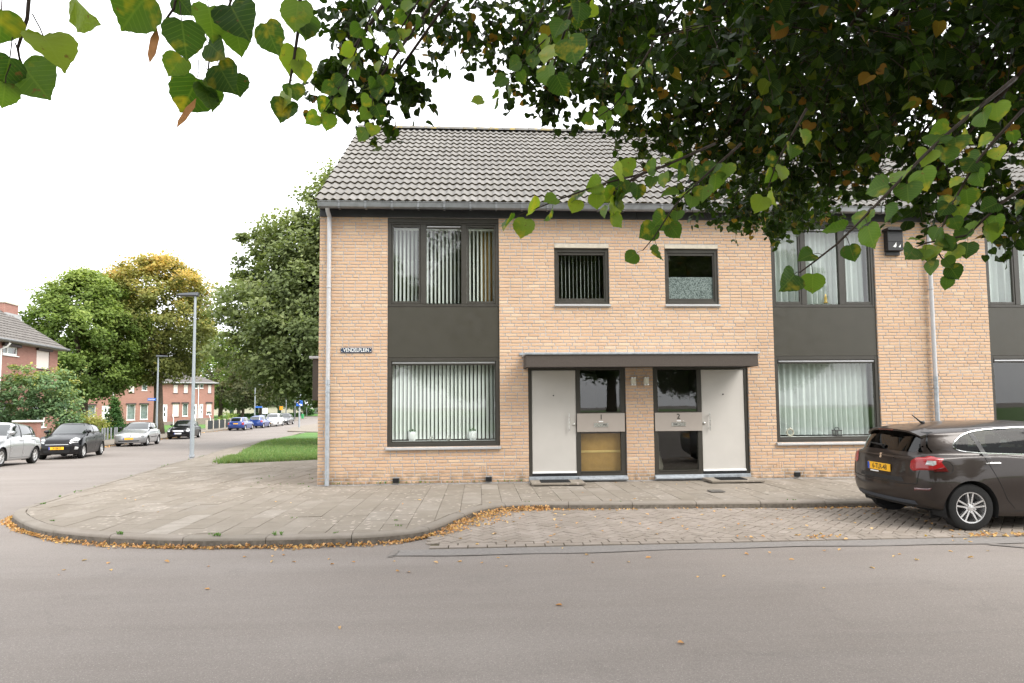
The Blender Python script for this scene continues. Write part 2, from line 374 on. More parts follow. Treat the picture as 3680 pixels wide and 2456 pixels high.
# ------------------------------------------------------------------ corner pavement
def catmull(pts, step):
    P = [Vector(p) for p in pts]; P = [P[0]*2-P[1]]+P+[P[-1]*2-P[-2]]; out = []
    for i in range(1, len(P)-2):
        n = max(1, int((P[i+1]-P[i]).length/step))
        for k in range(n):
            t = k/n; a, b, c, d = P[i-1:i+3]
            out.append(.5*((2*b)+(c-a)*t+(2*a-5*b+4*c-d)*t*t+(3*b-a-3*c+d)*t**3))
    out.append(P[-2]); return out
KERB = [(-14.3,46),(-12.67,39),(-11.75,30.5),(-9.15,17.5),(-6.93,9.5),(-5.45,4.4),(-4.40,.6),(-3.95,-1.2),(-3.62,-2.35),(-2.62,-3.42),(-1.74,-3.95),(-.92,-4.22),(-.24,-4.36),(.67,-4.42),
        (1.80,-4.36),(2.38,-4.05),(2.72,-3.33),(3.10,-2.66),(3.62,-2.44),(4.58,-2.52),(5.54,-2.56),(7.25,-2.68),(8.65,-2.76),(12,-2.8),(19,-2.82)]
path = [Vector((p.x, p.y)) for p in catmull([(a, b, 0) for a, b in KERB], .12)]
cum = [0]
for a, b in zip(path, path[1:]): cum.append(cum[-1]+(b-a).length)
def at_len(s):
    import bisect
    i = max(1, min(len(path)-1, bisect.bisect_left(cum, s))); t = (s-cum[i-1])/max(1e-9, cum[i]-cum[i-1])
    p = path[i-1].lerp(path[i], t); d = (path[i]-path[i-1]).normalized(); return p, Vector((-d.y, d.x))   # left = into the pavement
def kerbtop(Y): return terr(Y)+.115
inner = [(19,.25),(.25,.25),(.25,9.9),(-2.3,8.75),(-4.6,7.0),(-8.0,17.6),(-10.5,27),(-11.9,36),(-13.3,46)]
bm = bmesh.new(); poly = [p+at_len(c)[1]*.05 for p, c in zip(path, cum)]
bvs = [bm.verts.new((p.x, p.y, 0)) for p in poly]+[bm.verts.new((x, y, 0)) for x, y in inner]
es = [bm.edges.new((bvs[i], bvs[(i+1) % len(bvs)])) for i in range(len(bvs))]
bmesh.ops.triangle_fill(bm, edges=es, use_beauty=True)
for k in range(-3, 46): bmesh.ops.bisect_plane(bm, geom=bm.verts[:]+bm.edges[:]+bm.faces[:], plane_co=(0, k, 0), plane_no=(0, 1, 0))
for v in bm.verts: v.co.z = kerbtop(v.co.y)-.014
for f in bm.faces:
    if f.normal.z < 0: f.normal_flip()
me = bpy.data.meshes.new('pavement'); bm.to_mesh(me); bm.free()
M['farslab'] = mk_slab('far_paving', [(0,(.21,.185,.155)),(1,(.235,.205,.17))], spots=True)
pavement = tag(mobj('pavement', me, [M['joint']]), 'grey slab pavement round the corner house', 'pavement', kind='structure')
# slabs: 0.3 m columns running away from the kerb, staggered joints
def clip(poly, p, n):
    out = []
    for i in range(len(poly)):
        a, b = poly[i], poly[(i+1) % len(poly)]; da, db = (a-p).dot(n), (b-p).dot(n)
        if da >= 0: out.append(a)
        if (da >= 0) != (db >= 0): out.append(a.lerp(b, da/(da-db)))
    return out
def inside_poly(x, y, P):
    c = False; n = len(P)
    for i in range(n):
        a, b = P[i], P[i-1]
        if (a[1] > y) != (b[1] > y) and x < (b[0]-a[0])*(y-a[1])/(b[1]-a[1])+a[0]: c = not c
    return c
PAVPOLY = [(p.x, p.y) for p in path]+inner
SW, SL, G = .302, .60, .004
slabs = []; rest = MB()
def slab_geo(m_, poly, zf, c=.004, top=.0):
    cx = sum(p.x for p in poly)/len(poly); cy_ = sum(p.y for p in poly)/len(poly); n = len(poly)
    ins = [(p.x+(cx-p.x)*min(.3, c/max(.02, abs(p-Vector((cx, cy_))).__float__() if False else (p-Vector((cx, cy_))).length)), p.y+(cy_-p.y)*min(.3, c/max(.02, (p-Vector((cx, cy_))).length))) for p in poly]
    vs = [(p.x, p.y, zf(p.x, p.y)-.02) for p in poly]+[(p.x, p.y, zf(p.x, p.y)-.0035+top) for p in poly]+[(x, y, zf(x, y)+top) for x, y in ins]
    fs = [tuple(2*n+i for i in range(n))]
    for i in range(n):
        j = (i+1) % n; fs += [(i, j, n+j, n+i), (n+i, n+j, 2*n+j, 2*n+i)]
    m_.add(vs, fs)
import bisect as _b
for ci in range(-42, 64):
    x0 = ci*SW; 
    yoff = (ci % 2)*.3+nrand(-.012, .012)
    for ri in range(-9, 34):
        y1 = .26+yoff-ri*-SL if False else ri*SL+yoff-.24; y0 = y1-SL
        cx, cy_ = x0+SW/2, (y0+y1)/2
        if cy_ > 18.5 or x0 > 16: continue
        near = min(range(0, len(path), 2), key=lambda i: (path[i].x-cx)**2+(path[i].y-cy_)**2); dmin = math.hypot(path[near].x-cx, path[near].y-cy_)
        ins_ = inside_poly(cx, cy_, PAVPOLY)
        if not ins_ and dmin > .4: continue
        if cx > .1 and cy_ > .12: continue
        rc = [Vector((x0+G/2, y0+G/2)), Vector((x0+SW-G/2, y0+G/2)), Vector((x0+SW-G/2, y1-G/2)), Vector((x0+G/2, y1-G/2))]
        full = True
        if dmin < .62:
            kp = path[near]; kn = at_len(cum[near])[1]; q = clip(rc, kp+kn*.155, kn)
            full = len(q) == 4 and all((a-b_).length < 1e-6 for a, b_ in zip(q, rc)); rc = q
        if cx > 0 and y1 > .03: rc = clip(rc, Vector((0, .03)), Vector((0, -1))); full = False
        if len(rc) < 3 or not (ins_ or dmin < .3): continue
        if full and cy_ > 6 and not inside_poly(cx-.2, cy_+.3, PAVPOLY): pass
        slabs.append((cx, cy_, rc, full))
slabs.sort(key=lambda s: (s[0]-CAM.x)**2+(s[1]-CAM.y)**2)
tile_me = []
for k in range(4):
    m_ = MB(); slab_geo(m_, [Vector((-SW/2+G/2, -SL/2+G/2)), Vector((SW/2-G/2, -SL/2+G/2)), Vector((SW/2-G/2, SL/2-G/2)), Vector((-SW/2+G/2, SL/2-G/2))], lambda x, y: 0)
    me = m_.mesh('slab', attr=True); me.materials.append(M['slab']); tile_me.append(me)
cnt = 0
for cx, cy_, rc, full in slabs:
    z = kerbtop(cy_)+nrand(-.003, .003); sl = (terr(cy_+.1)-terr(cy_-.1))/.2
    if full and cnt < 290:
        o = mobj('slab', R.choice(tile_me), None, pavement); o.location = (cx, cy_, z)
        o.rotation_euler = (math.atan(sl)+nrand(-.006, .006), nrand(-.006, .006), nrand(-.006, .006)); cnt += 1
    else:
        rest.rnd = R.random(); slab_geo(rest, rc, lambda x, y, z=z, cy_=cy_, sl=sl: z+(y-cy_)*sl)
tag(rest.build('slabs', M['slab'], pavement, attr=True), kind='stuff')
# far stretch of the pavement beyond the slabs
mb = MB(); fp = [p for p in path if p.y > 17.9]
fi = catmull([(-8.0,17.6,0),(-10.5,27,0),(-11.9,36,0),(-13.3,46,0)][::-1], .5)
n_ = 40
for k in range(n_):
    def pp(t): 
        a = fp[int(t*(len(fp)-1))]; i = min(len(fi)-1, int(t*(len(fi)-1))); return (a.x, a.y, kerbtop(a.y)), (fi[i].x, fi[i].y, kerbtop(fi[i].y))
    a0, b0 = pp(k/n_); a1, b1 = pp((k+1)/n_); mb.quad(a0, b0, b1, a1)
tag(mb.build('far_slabs', M['farslab'], pavement), kind='stuff')
# kerb stones, 0.94 m each, rounded front edge
s = 0; total = cum[-1]; kn_ = 0
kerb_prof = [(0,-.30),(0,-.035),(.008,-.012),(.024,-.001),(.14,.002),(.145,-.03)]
while s < total-.1:
    L = .94 if not (cum[-1]*.0 < s and 25 < s < 26) else .94
    e = min(total, s+L); p0, _ = at_len((s+e)/2)
    if p0.x < 16.5 and p0.y < 30:
        mb = MB(); mb.rnd = R.random(); nseg = 6; prev = None; vs = []; fs = []; m_ = len(kerb_prof); dz = nrand(-.004, .004)
        for k in range(nseg+1):
            q, nrm = at_len(s+.004+(e-s-.008)*k/nseg)
            for (w_, h) in kerb_prof: vs.append((q.x+nrm.x*w_, q.y+nrm.y*w_, kerbtop(q.y)+h+dz))
        for k in range(nseg):
            for j in range(m_-1): fs.append((k*m_+j, (k+1)*m_+j, (k+1)*m_+j+1, k*m_+j+1))
        fs.append(tuple(range(m_))); fs.append(tuple(nseg*m_+j for j in range(m_))[::-1])
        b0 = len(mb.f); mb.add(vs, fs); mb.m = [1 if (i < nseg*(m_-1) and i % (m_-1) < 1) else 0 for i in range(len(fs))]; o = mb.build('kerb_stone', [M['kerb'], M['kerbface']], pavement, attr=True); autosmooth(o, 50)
    s = e
# ------------------------------------------------------------------ parking bay in herringbone pavers
EDGE = -4.66
def kerbY(x):
    c = [p for p in path if p.x > 2.0 and p.y < -2]
    b = min(c, key=lambda p: abs(p.x-x)); return b.y
mb = MB(); mb.quad((2.43, EDGE, -.1065), (18, EDGE, -.1065), (18, -2.2, -.1065), (2.43, -2.2, -.1065))
bay = tag(mb.build('parking_bay', M['joint']), 'parking bay of pinkish herringbone pavers beside the pavement', 'parking bay', kind='structure')
PW, PL = .105, .21; pav = []
ca, sa = math.cos(rad(45)), math.sin(rad(45))
for n in range(-140, 150):
    for m2 in range(-70, 75):
        for hv in (0, 1):
            ux, uy = n-2*m2, n+2*m2
            if hv == 0: c = (ux+1, uy+.5); ang = 45
            else: c = (ux+.5, uy+2); ang = 135
            x = 6+(c[0]*ca-c[1]*sa)*PW; y = -3.6+(c[0]*sa+c[1]*ca)*PW
            if 2.45 < x < 15.5 and EDGE+.13 < y < -2.25 and y < kerbY(x)+.10: pav.append((x, y, ang))
pm = MB(); hw, hl = PW/2-.0045, PL/2-.0045
slab_geo(pm, [Vector((-hl,-hw)), Vector((hl,-hw)), Vector((hl,hw)), Vector((-hl,hw))], lambda x, y: 0, .005)
pme = pm.mesh('paver', attr=True); pme.materials.append(M['paver'])
pav.sort(key=lambda p: (p[0]-CAM.x)**2+(p[1]-CAM.y)**2); rest = MB()
def rect_at(x, y, ang, hl, hw):
    c, s_ = math.cos(rad(ang)), math.sin(rad(ang))
    return [Vector((x+a*c-b*s_, y+a*s_+b*c)) for a, b in ((-hl,-hw),(hl,-hw),(hl,hw),(-hl,hw))]
k = 0
for x, y, ang in pav:
    rc = rect_at(x, y, ang, hl, hw); z = -.093+nrand(-.0025, .0025)
    full = min(p.y for p in rc) > EDGE+.215
    if full and k < 250:
        o = mobj('paver', pme, None, bay); o.location = (x, y, z); o.rotation_euler = (nrand(-.012,.012), nrand(-.012,.012), rad(ang)+nrand(-.012,.012)); k += 1
    else:
        if not full: rc = clip(rc, Vector((0, EDGE+.215)), Vector((0, 1)))
        if len(rc) >= 3:
            rest.rnd = R.random(); slab_geo(rest, rc, lambda x_, y_, z=z: z, .005)
tag(rest.build('pavers', M['paver'], bay, attr=True), kind='stuff')
for row in (0, 1):
    x = 2.0+row*.1
    while x < 15:
        if kerbY(x+.1) > EDGE+.1+row*.105+.05 and x > 2.42:
            o = mobj('paver', pme, None, bay); o.location = (x+.105, EDGE+.0525+row*.106, -.094+nrand(-.002,.002)); o.rotation_euler = (nrand(-.01,.01), 0, nrand(-.01,.01))
        x += .2135
# newer asphalt strip along the bay with a bitumen joint
mb = MB(); pts = []
for i in range(60):
    x = 2.05+i*.27; pts.append((x, -4.93+.03*math.sin(x*1.3)+.015*math.sin(x*4.1)))
for a, b in zip(pts, pts[1:]): mb.quad((a[0], a[1], -.106), (b[0], b[1], -.106), (b[0], EDGE-.004, -.106), (a[0], EDGE-.004, -.106))
tag(mb.build('asphalt_strip', M['patch']), 'narrow darker asphalt strip along the parking bay', 'road strip', kind='structure')
mb = MB()
for i, (a, b) in enumerate(zip(pts, pts[1:])):
    w0 = .003+.010*abs(math.sin(a[0]*1.7)*math.sin(a[0]*.6)); w1 = .003+.010*abs(math.sin(b[0]*1.7)*math.sin(b[0]*.6))
    mb.quad((a[0], a[1]-w0, -.102), (b[0], b[1]-w1, -.102), (b[0], b[1]+w1, -.102), (a[0], a[1]+w0, -.102))
mb.quad((2.02,-4.95,-.102), (2.08,-4.96,-.102), (2.12,-4.70,-.102), (2.06,-4.69,-.102))
q = [(8.55,-4.98),(8.75,-5.12),(8.95,-5.28),(9.1,-5.45),(9.2,-5.7)]
for j, (a, b) in enumerate(zip(q, q[1:])): w0 = .035*(1-j/4); w1 = .035*(1-(j+1)/4)+.002; mb.quad((a[0]-w0, a[1]-w0, -.1015), (a[0]+w0, a[1]+w0, -.1015), (b[0]+w1, b[1]+w1, -.1015), (b[0]-w1, b[1]-w1, -.1015))
tag(mb.build('bitumen_joint', M['sealant']), 'dark bitumen joint line in the asphalt', 'road joint', kind='structure')
# ------------------------------------------------------------------ pavement and verge across the side street
FK = [(-12.9,2),(-14.4,8),(-15.7,13),(-19.2,26.3),(-21.6,37),(-24,49.7),(-24.9,69),(-26,81.6),(-27.2,90.6),(-30.6,108.6),(-36,122)]
fk = catmull([(a, b, 0) for a, b in FK], 1.0)
mb = MB(); mk = MB()
for a, b in zip(fk, fk[1:]):
    d = (b-a).normalized(); nL = Vector((-d.y, d.x, 0))
    za, zb = terr(a.y), terr(b.y)
    def P_(p, off, z): return (p.x+nL.x*off, p.y+nL.y*off, z)
    mk.quad(P_(a,0,za-.05), P_(b,0,zb-.05), P_(b,0,zb+.11), P_(a,0,za+.11)); mk.quad(P_(a,0,za+.11), P_(b,0,zb+.11), P_(b,.14,zb+.11), P_(a,.14,za+.11))
    mb.quad(P_(a,.14,za+.11), P_(b,.14,zb+.11), P_(b,3.2,zb+.13), P_(a,3.2,za+.13))
fpav = tag(mb.build('far_pavement', M['farslab']), 'pavement across the side street beside the parked cars', 'pavement', kind='structure')
mk.build('kerb', M['kerb'], fpav)
# gardens and park ground beyond
mb = MB()
L = [(p.x, p.y) for p in fk]
for a, b in zip(fk, fk[1:]):
    d = (b-a).normalized(); nL = Vector((-d.y, d.x, 0)); za, zb = terr(a.y)+.15, terr(b.y)+.15
    mb.quad((a.x+nL.x*3.2, a.y+nL.y*3.2, za), (b.x+nL.x*3.2, b.y+nL.y*3.2, zb), (b.x+nL.x*90, b.y+nL.y*40, zb+.5), (a.x+nL.x*90, a.y+nL.y*40, za+.5))
tag(mb.build('gardens', M['lawn']), 'grassy gardens and park ground across the side street', 'grass', kind='structure')
mb = MB(); mb.add([(-36,122,-1.29),(60,122,-1.29),(60,300,-1.29),(-200,300,-1.29),(-200,140,-1.29)], [(0,1,2,3,4)])
tag(mb.build('park_lawn', M['lawn']), 'park grass beyond the bend of the road', 'grass', kind='structure')
# raised kerb island at the sign post
mb = MB(); isl = [(-15.9,49.4),(-12.9,47.1),(-9,46),(-8,60),(-13,72),(-18.6,71),(-18.2,58.6)]
mb.prism(isl, -1.45, -1.22); tag(mb.build('far_corner_pavement', M['farslab']), 'pavement corner with the blue sign post', 'pavement', kind='structure')
# ------------------------------------------------------------------ lawn beside the house
LAWN = [(-4.6,7.0),(-3.6,7.55),(-2.3,8.75),(-.6,9.5),(1.5,10.2),(1.5,44),(-12.6,44),(-11.9,36),(-10.5,27),(-8.0,17.6),(-6.3,12.2)]
bm = bmesh.new(); bvs = [bm.verts.new((x, y, 0)) for x, y in LAWN]; bm.faces.new(bvs)
bmesh.ops.triangulate(bm, faces=bm.faces[:])
for k in range(7, 44): bmesh.ops.bisect_plane(bm, geom=bm.verts[:]+bm.edges[:]+bm.faces[:], plane_co=(0, k, 0), plane_no=(0, 1, 0))
for v in bm.verts: v.co.z = kerbtop(v.co.y)+.03
for f in bm.faces:
    if f.normal.z < 0: f.normal_flip()
me = bpy.data.meshes.new('lawn'); bm.to_mesh(me); bm.free()
lawn = tag(mobj('lawn', me, M['lawn']), 'green lawn beside the corner house', 'lawn', kind='structure')
mb = MB()
def blade(mb, x, y, z, h, w, lean):
    a = nrand(0, 6.28); dx, dy = math.cos(a), math.sin(a); l = nrand(0, lean)*h; b = nrand(0, 6.28)
    mb.rnd = R.random()
    mb.add([(x-dx*w, y-dy*w, z), (x+dx*w, y+dy*w, z), (x+math.cos(b)*l, y+math.sin(b)*l, z+h)], [(0, 1, 2)])
cntb = 0
while cntb < 26000:
    y = 6.9+(R.random()**1.7)*24; x = nrand(-11, 1.2)
    if inside_poly(x, y, LAWN):
        for j in range(2): blade(mb, x+nrand(-.05,.05), y+nrand(-.05,.05), kerbtop(y)+.02, nrand(.05,.13), nrand(.006,.014), .8)
        cntb += 1
for i in range(1400):   # shaggy fringe at the edge of the lawn
    t = R.random(); a = LAWN[0] if t < .5 else LAWN[2]; k = R.randrange(0, 3); p, q = LAWN[k], LAWN[k+1]; t = R.random()
    if R.random() < .3: p, q = LAWN[0], LAWN[-1]
    x, y = p[0]+(q[0]-p[0])*t+R.gauss(0,.13), p[1]+(q[1]-p[1])*t+R.gauss(0,.13); 
    for j in range(3): blade(mb, x, y, kerbtop(y)+.0, nrand(.06,.16), nrand(.007,.016), 1.)
tag(mb.build('grass', M['grassblade'], None, attr=True), 'blades of short green grass on the lawn', 'grass', kind='stuff')
# ------------------------------------------------------------------ fallen leaves
def dry_leaf(mb, x, y, z, s, flat=.5):
    a = nrand(0, 6.28); tilt = nrand(-1, 1)*flat; til2 = nrand(-1, 1)*flat; curl = nrand(.15, .6)
    M3 = Matrix.Rotation(a, 3, 'Z') @ Matrix.Rotation(tilt, 3, 'X') @ Matrix.Rotation(til2, 3, 'Y')
    pts = [(-1,0,0),(-.35,.62,curl),(.45,.5,curl*.9),(1.15,0,.15),(.45,-.5,curl*.8),(-.35,-.62,curl)]
    mb.rnd = R.random()
    vs = [M3 @ Vector((p[0]*s, p[1]*s, p[2]*s)) for p in pts]; lo = min(v.z for v in vs)
    mb.add([(v.x+x, v.y+y, v.z-lo+z) for v in vs], [(0,1,2,3),(0,3,4,5)])
mb = MB()
i0 = next(i for i, p in enumerate(path) if p.y < -1.6 and p.x < 0); s0 = cum[i0]
sA = cum[min(range(len(path)), key=lambda i: (path[i].x-2.38)**2+(path[i].y+4.05)**2)]
sB = cum[min(range(len(path)), key=lambda i: (path[i].x-3.62)**2+(path[i].y+2.44)**2)]
for k in range(3500):
    s = nrand(s0, sB+.4)
    p, nrm = at_len(s)
    dens = 1.0
    wdt = .055+.03*math.sin(s*2.3)+.018*math.sin(s*6.1)
    if s > sA: wdt = .30*math.sin(min(1, max(0, (s-sA)/(sB-sA)))*math.pi)+.10
    if s < sA-.6 and R.random() < .5: continue
    d = abs(R.gauss(0, .5))*wdt
    h = max(0, (1-d/max(.05, wdt*1.1)))*(.055 if s > sA else .035)*R.random()
    dry_leaf(mb, p.x-nrm.x*(d+.02), p.y-nrm.y*(d+.02), (-.092 if s > sA+.25 else terr(p.y)+.002)+h, nrand(.011, .022), .9)
for k in range(420):      # thin line along the straight kerb
    s = nrand(sB, cum[-1]-7); p, nrm = at_len(s)
    if math.sin(s*3.1)+math.sin(s*1.7+1) < .1 and R.random() < .8: continue
    d = abs(R.gauss(0, .05)); dry_leaf(mb, p.x-nrm.x*(d+.02), p.y-nrm.y*(d+.02), -.092, nrand(.012,.024), .7)
for k in range(80): dry_leaf(mb, R.gauss(9.1,.35), R.gauss(-4.62,.05), -.098, nrand(.014,.026), .7)
for k in range(26): dry_leaf(mb, R.gauss(6.9,.16), R.gauss(-4.52,.06), -.091, nrand(.014,.026), .7)
for k in range(300):      # gutter across the side street
    i = R.randrange(8, 60); p = fk[min(i, len(fk)-2)]; d = (fk[min(i+1, len(fk)-1)]-p).normalized(); o_ = abs(R.gauss(0,.25)); t = R.random()
    dry_leaf(mb, p.x+d.x*t+d.y*o_, p.y+d.y*t-d.x*o_, terr(p.y)+.01, nrand(.05,.09), .4)
tag(mb.build('leaf_litter', M['litter'], None, attr=True), 'drift of dry orange leaves along the kerb', 'leaves', kind='stuff')
lm = []
for k in range(6):
    mb = MB(); dry_leaf(mb, 0, 0, 0, .023, .35); me = mb.mesh('fallen_leaf', attr=True); me.materials.append(M['litter']); lm.append(me)
spots = [(1.98,-6.9),(3.6,-6.55),(.62,-5.9),(-1.6,-6.4),(4.3,-7.35),(5.2,-5.9),(2.2,-5.5),(3.0,-5.25),(1.1,-5.05),(.3,-5.15),(-.6,-5.2),(-.2,-4.95),(-1.1,-4.8),(4.1,-5.35),(4.7,-5.2),(6.1,-5.4),(6.7,-5.75),(7.3,-5.3),(7.9,-5.5),(8.3,-5.25),(-2.3,-4.6),(5.9,-6.3)]
for i in range(150):
    while True:
        u_ = R.random()
        if u_ < .62: x, y = nrand(2.7, 9.3), nrand(-4.62, -2.7)
        elif u_ < .85: x, y = nrand(-1.5, 9.5), -4.7-abs(R.gauss(0, .45))
        else: x, y = nrand(-2.8, 8), nrand(-4, -.2)
        if -4.66 < y < -2.2 and x > 2.2 and not inside_poly(x, y, PAVPOLY): break
        if y < -4.7 or (inside_poly(x, y, PAVPOLY)): break
    spots.append((x, y))
for i, (x, y) in enumerate(spots):
    on = inside_poly(x, y, PAVPOLY); inbay = (not on) and y > EDGE and x > 2
    o = mobj('fallen_leaf', R.choice(lm), None); z = kerbtop(y)+.004 if on else (-.091 if inbay else -.106 if y > -4.97 and x > 2 else terr(y)+.001)
    o.location = (x, y, z); o.rotation_euler = (0, 0, nrand(0, 6.28)); sc = nrand(.7, 1.25); o.scale = (sc, sc, sc)
    where = 'pavement slabs' if on else ('herringbone parking bay' if inbay else 'asphalt road')
    tag(o, 'single dry tan leaf lying on the '+where, 'leaf', 'dry leaves scattered on the '+where)
# weeds in joints and along the wall foot
mb = MB()
def weed(x, y, z, s, n):
    for j in range(n):
        a = nrand(0, 6.28); r = nrand(.2, 1)*s; h = nrand(.3, 1)*s; dx, dy = math.cos(a), math.sin(a); w_ = s*.16; mb.rnd = R.random()
        mb.add([(x, y, z), (x+dx*r*.55-dy*w_, y+dy*r*.55+dx*w_, z+h*.8), (x+dx*r, y+dy*r, z+h), (x+dx*r*.55+dy*w_, y+dy*r*.55-dx*w_, z+h*.8)], [(0,1,2,3)])
for k in range(46): weed(nrand(.0, 3.8)**1.0, nrand(-.05,-.01), .0, nrand(.015,.045), 7)
for x, y, s_ in [(-2.5,-3.2,.05),(-1.15,-4.12,.09),(.05,-4.30,.09),(.72,-4.33,.10),(1.35,-4.28,.05),(-.05,-4.2,.05),(.55,-3.3,.04),(2.0,-3.95,.05),(1.95,-3.6,.04),(3.7,-2.35,.04),(5.1,-2.45,.03),(7.6,-2.62,.05),(-3.7,-1.7,.07),(-3.9,-.9,.06),(-4.1,-.2,.06),(-.15,-.1,.05),(-.4,.4,.05),(-.2,.9,.06),(-.5,1.4,.05),(8.05,-.3,.05)]:
    for j in range(3): weed(x+nrand(-.06,.06), y+nrand(-.02,.02), kerbtop(y), s_*.5, 7)
for k in range(34):
    s = nrand(cum[0]+28, s0+1.5); p, nrm = at_len(max(0, s))
    if math.sin(s*1.9) > .2: weed(p.x+nrm.x*.1, p.y+nrm.y*.1, kerbtop(p.y), nrand(.02,.045), 6)
for k in range(40): weed(nrand(-1.6,-.1), nrand(-.6,2.2), kerbtop(.5), nrand(.015,.035), 5)
tag(mb.build('weeds', M['weed'], None, attr=True), 'small green weeds in the paving joints', 'weeds', kind='stuff')
# ------------------------------------------------------------------ terrace houses
def mk_gablebrick():
    m, t, b, o = newmat('gable_brickwork'); p = wpos(t)
    sx = N(t, 'ShaderNodeSeparateXYZ'); t.links.new(p, sx.inputs[0]); cb = N(t, 'ShaderNodeCombineXYZ')
    t.links.new(mth(t, 'ADD', sx.outputs[1], sx.outputs[0]), cb.inputs[0]); t.links.new(sx.outputs[2], cb.inputs[1])
    br = N(t, 'ShaderNodeTexBrick'); br.inputs['Scale'].default_value = 1; br.inputs['Brick Width'].default_value = .22; br.inputs['Row Height'].default_value = .0625; br.inputs['Mortar Size'].default_value = .006
    br.inputs['Color1'].default_value = (.56,.33,.165,1); br.inputs['Color2'].default_value = (.60,.38,.19,1); br.inputs['Mortar'].default_value = (.27,.25,.235,1)
    t.links.new(cb.outputs[0], br.inputs['Vector']); t.links.new(br.outputs[0], b.inputs['Base Color']); b.inputs['Roughness'].default_value = .9; return m
M['gable'] = mk_gablebrick()
def brick_geo(mb, x0, x1, z0, z1, jit=.0025, y0=0.0, depth=.06):
    j = lambda a=jit: nrand(-a, a)
    yf = y0+nrand(-.0015, .0025); c = .005
    b_ = [(x0,z0),(x1,z0),(x1,z1),(x0,z1)]
    o_ = [(x+j(), z+j(.0018)) for x, z in b_]
    i_ = [(o_[0][0]+c+j(.002), o_[0][1]+c*.8), (o_[1][0]-c+j(.002), o_[1][1]+c*.8), (o_[2][0]-c+j(.002), o_[2][1]-c*.8), (o_[3][0]+c+j(.002), o_[3][1]-c*.8)]
    vs = [(x, y0+depth, z) for x, z in b_]+[(x, yf+.004, z) for x, z in o_]+[(x, yf, z) for x, z in i_]
    fs = [(8,9,10,11)]
    for k in range(4):
        l = (k+1) % 4; fs += [(k, l, 4+l, 4+k), (4+k, 4+l, 8+l, 8+k)]
    mb.add(vs, fs)
CH = .0625; BH = .049; JT = .0135
def wall_holes(mb, x0, x1, z0, z1, holes, y0, y1):
    xs_ = sorted({x0, x1}|{h[0] for h in holes}|{h[1] for h in holes}); zs_ = sorted({z0, z1}|{h[2] for h in holes}|{h[3] for h in holes})
    xs_ = [x for x in xs_ if x0 <= x <= x1]; zs_ = [z for z in zs_ if z0 <= z <= z1]
    solid = lambda i, k: 0 <= i < len(xs_)-1 and 0 <= k < len(zs_)-1 and not any(h[0] <= (xs_[i]+xs_[i+1])/2 <= h[1] and h[2] <= (zs_[k]+zs_[k+1])/2 <= h[3] for h in holes)
    for i in range(len(xs_)-1):
        for k in range(len(zs_)-1):
            if not solid(i, k): continue
            a, b, c, d = xs_[i], xs_[i+1], zs_[k], zs_[k+1]
            mb.quad((a,y0,c),(b,y0,c),(b,y0,d),(a,y0,d)); mb.quad((b,y1,c),(a,y1,c),(a,y1,d),(b,y1,d))
            if not solid(i-1, k): mb.quad((a,y1,c),(a,y0,c),(a,y0,d),(a,y1,d))
            if not solid(i+1, k): mb.quad((b,y0,c),(b,y1,c),(b,y1,d),(b,y0,d))
            if not solid(i, k-1): mb.quad((a,y1,c),(b,y1,c),(b,y0,c),(a,y0,c))
            if not solid(i, k+1): mb.quad((a,y0,d),(b,y0,d),(b,y1,d),(a,y1,d))
# shared meshes
def brick_variants(L, n):
    out = []
    for k in range(n):
        m_ = MB(); brick_geo(m_, -L/2, L/2, -BH/2, BH/2); me = m_.mesh('brick', attr=True); me.materials.append(M['brick']); out.append(me)
    return out
BV = brick_variants(.21, 8); BHV = brick_variants(.10, 4)
SL_A = math.atan2(8.457-5.20, 4.08); SLOPE = Vector((0, math.cos(SL_A), math.sin(SL_A))); SNOR = Vector((0, -math.sin(SL_A), math.cos(SL_A))); EAVE = Vector((0, -.28, 5.215))
GA = .3265
def tile_geo(mb, mirror=False):
    n = 16; Wd = .302; vs = []; fs = []; mi = []
    def prof(x): return .033*(.5+.5*math.cos(2*math.pi*(x/.151-.32)))**1.25
    for k in range(n+1):
        x = Wd*k/n; p = prof(x)
        for (s_, h) in ((.0, .010), (.0, .034), (.005, .039), (.40, .002)):
            v = SLOPE*s_+SNOR*(h+p); vs.append((x, v.y, v.z))
    for k in range(n):
        a, b = k*4, (k+1)*4
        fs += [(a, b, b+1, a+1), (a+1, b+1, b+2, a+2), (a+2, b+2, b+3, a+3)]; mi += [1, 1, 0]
    fs += [(0,1,2,3)]; mi += [0]
    base = len(mb.v); mb.v += vs; mb.a += [mb.rnd]*len(vs); mb.f += [tuple(base+i for i in f) for f in fs]; mb.m += mi
tm = MB(); tile_geo(tm); TILE_ME = tm.mesh('roof_tile', smooth=False, attr=True); TILE_ME.materials.append(M['rooftile']); TILE_ME.materials.append(M['tilenose'])
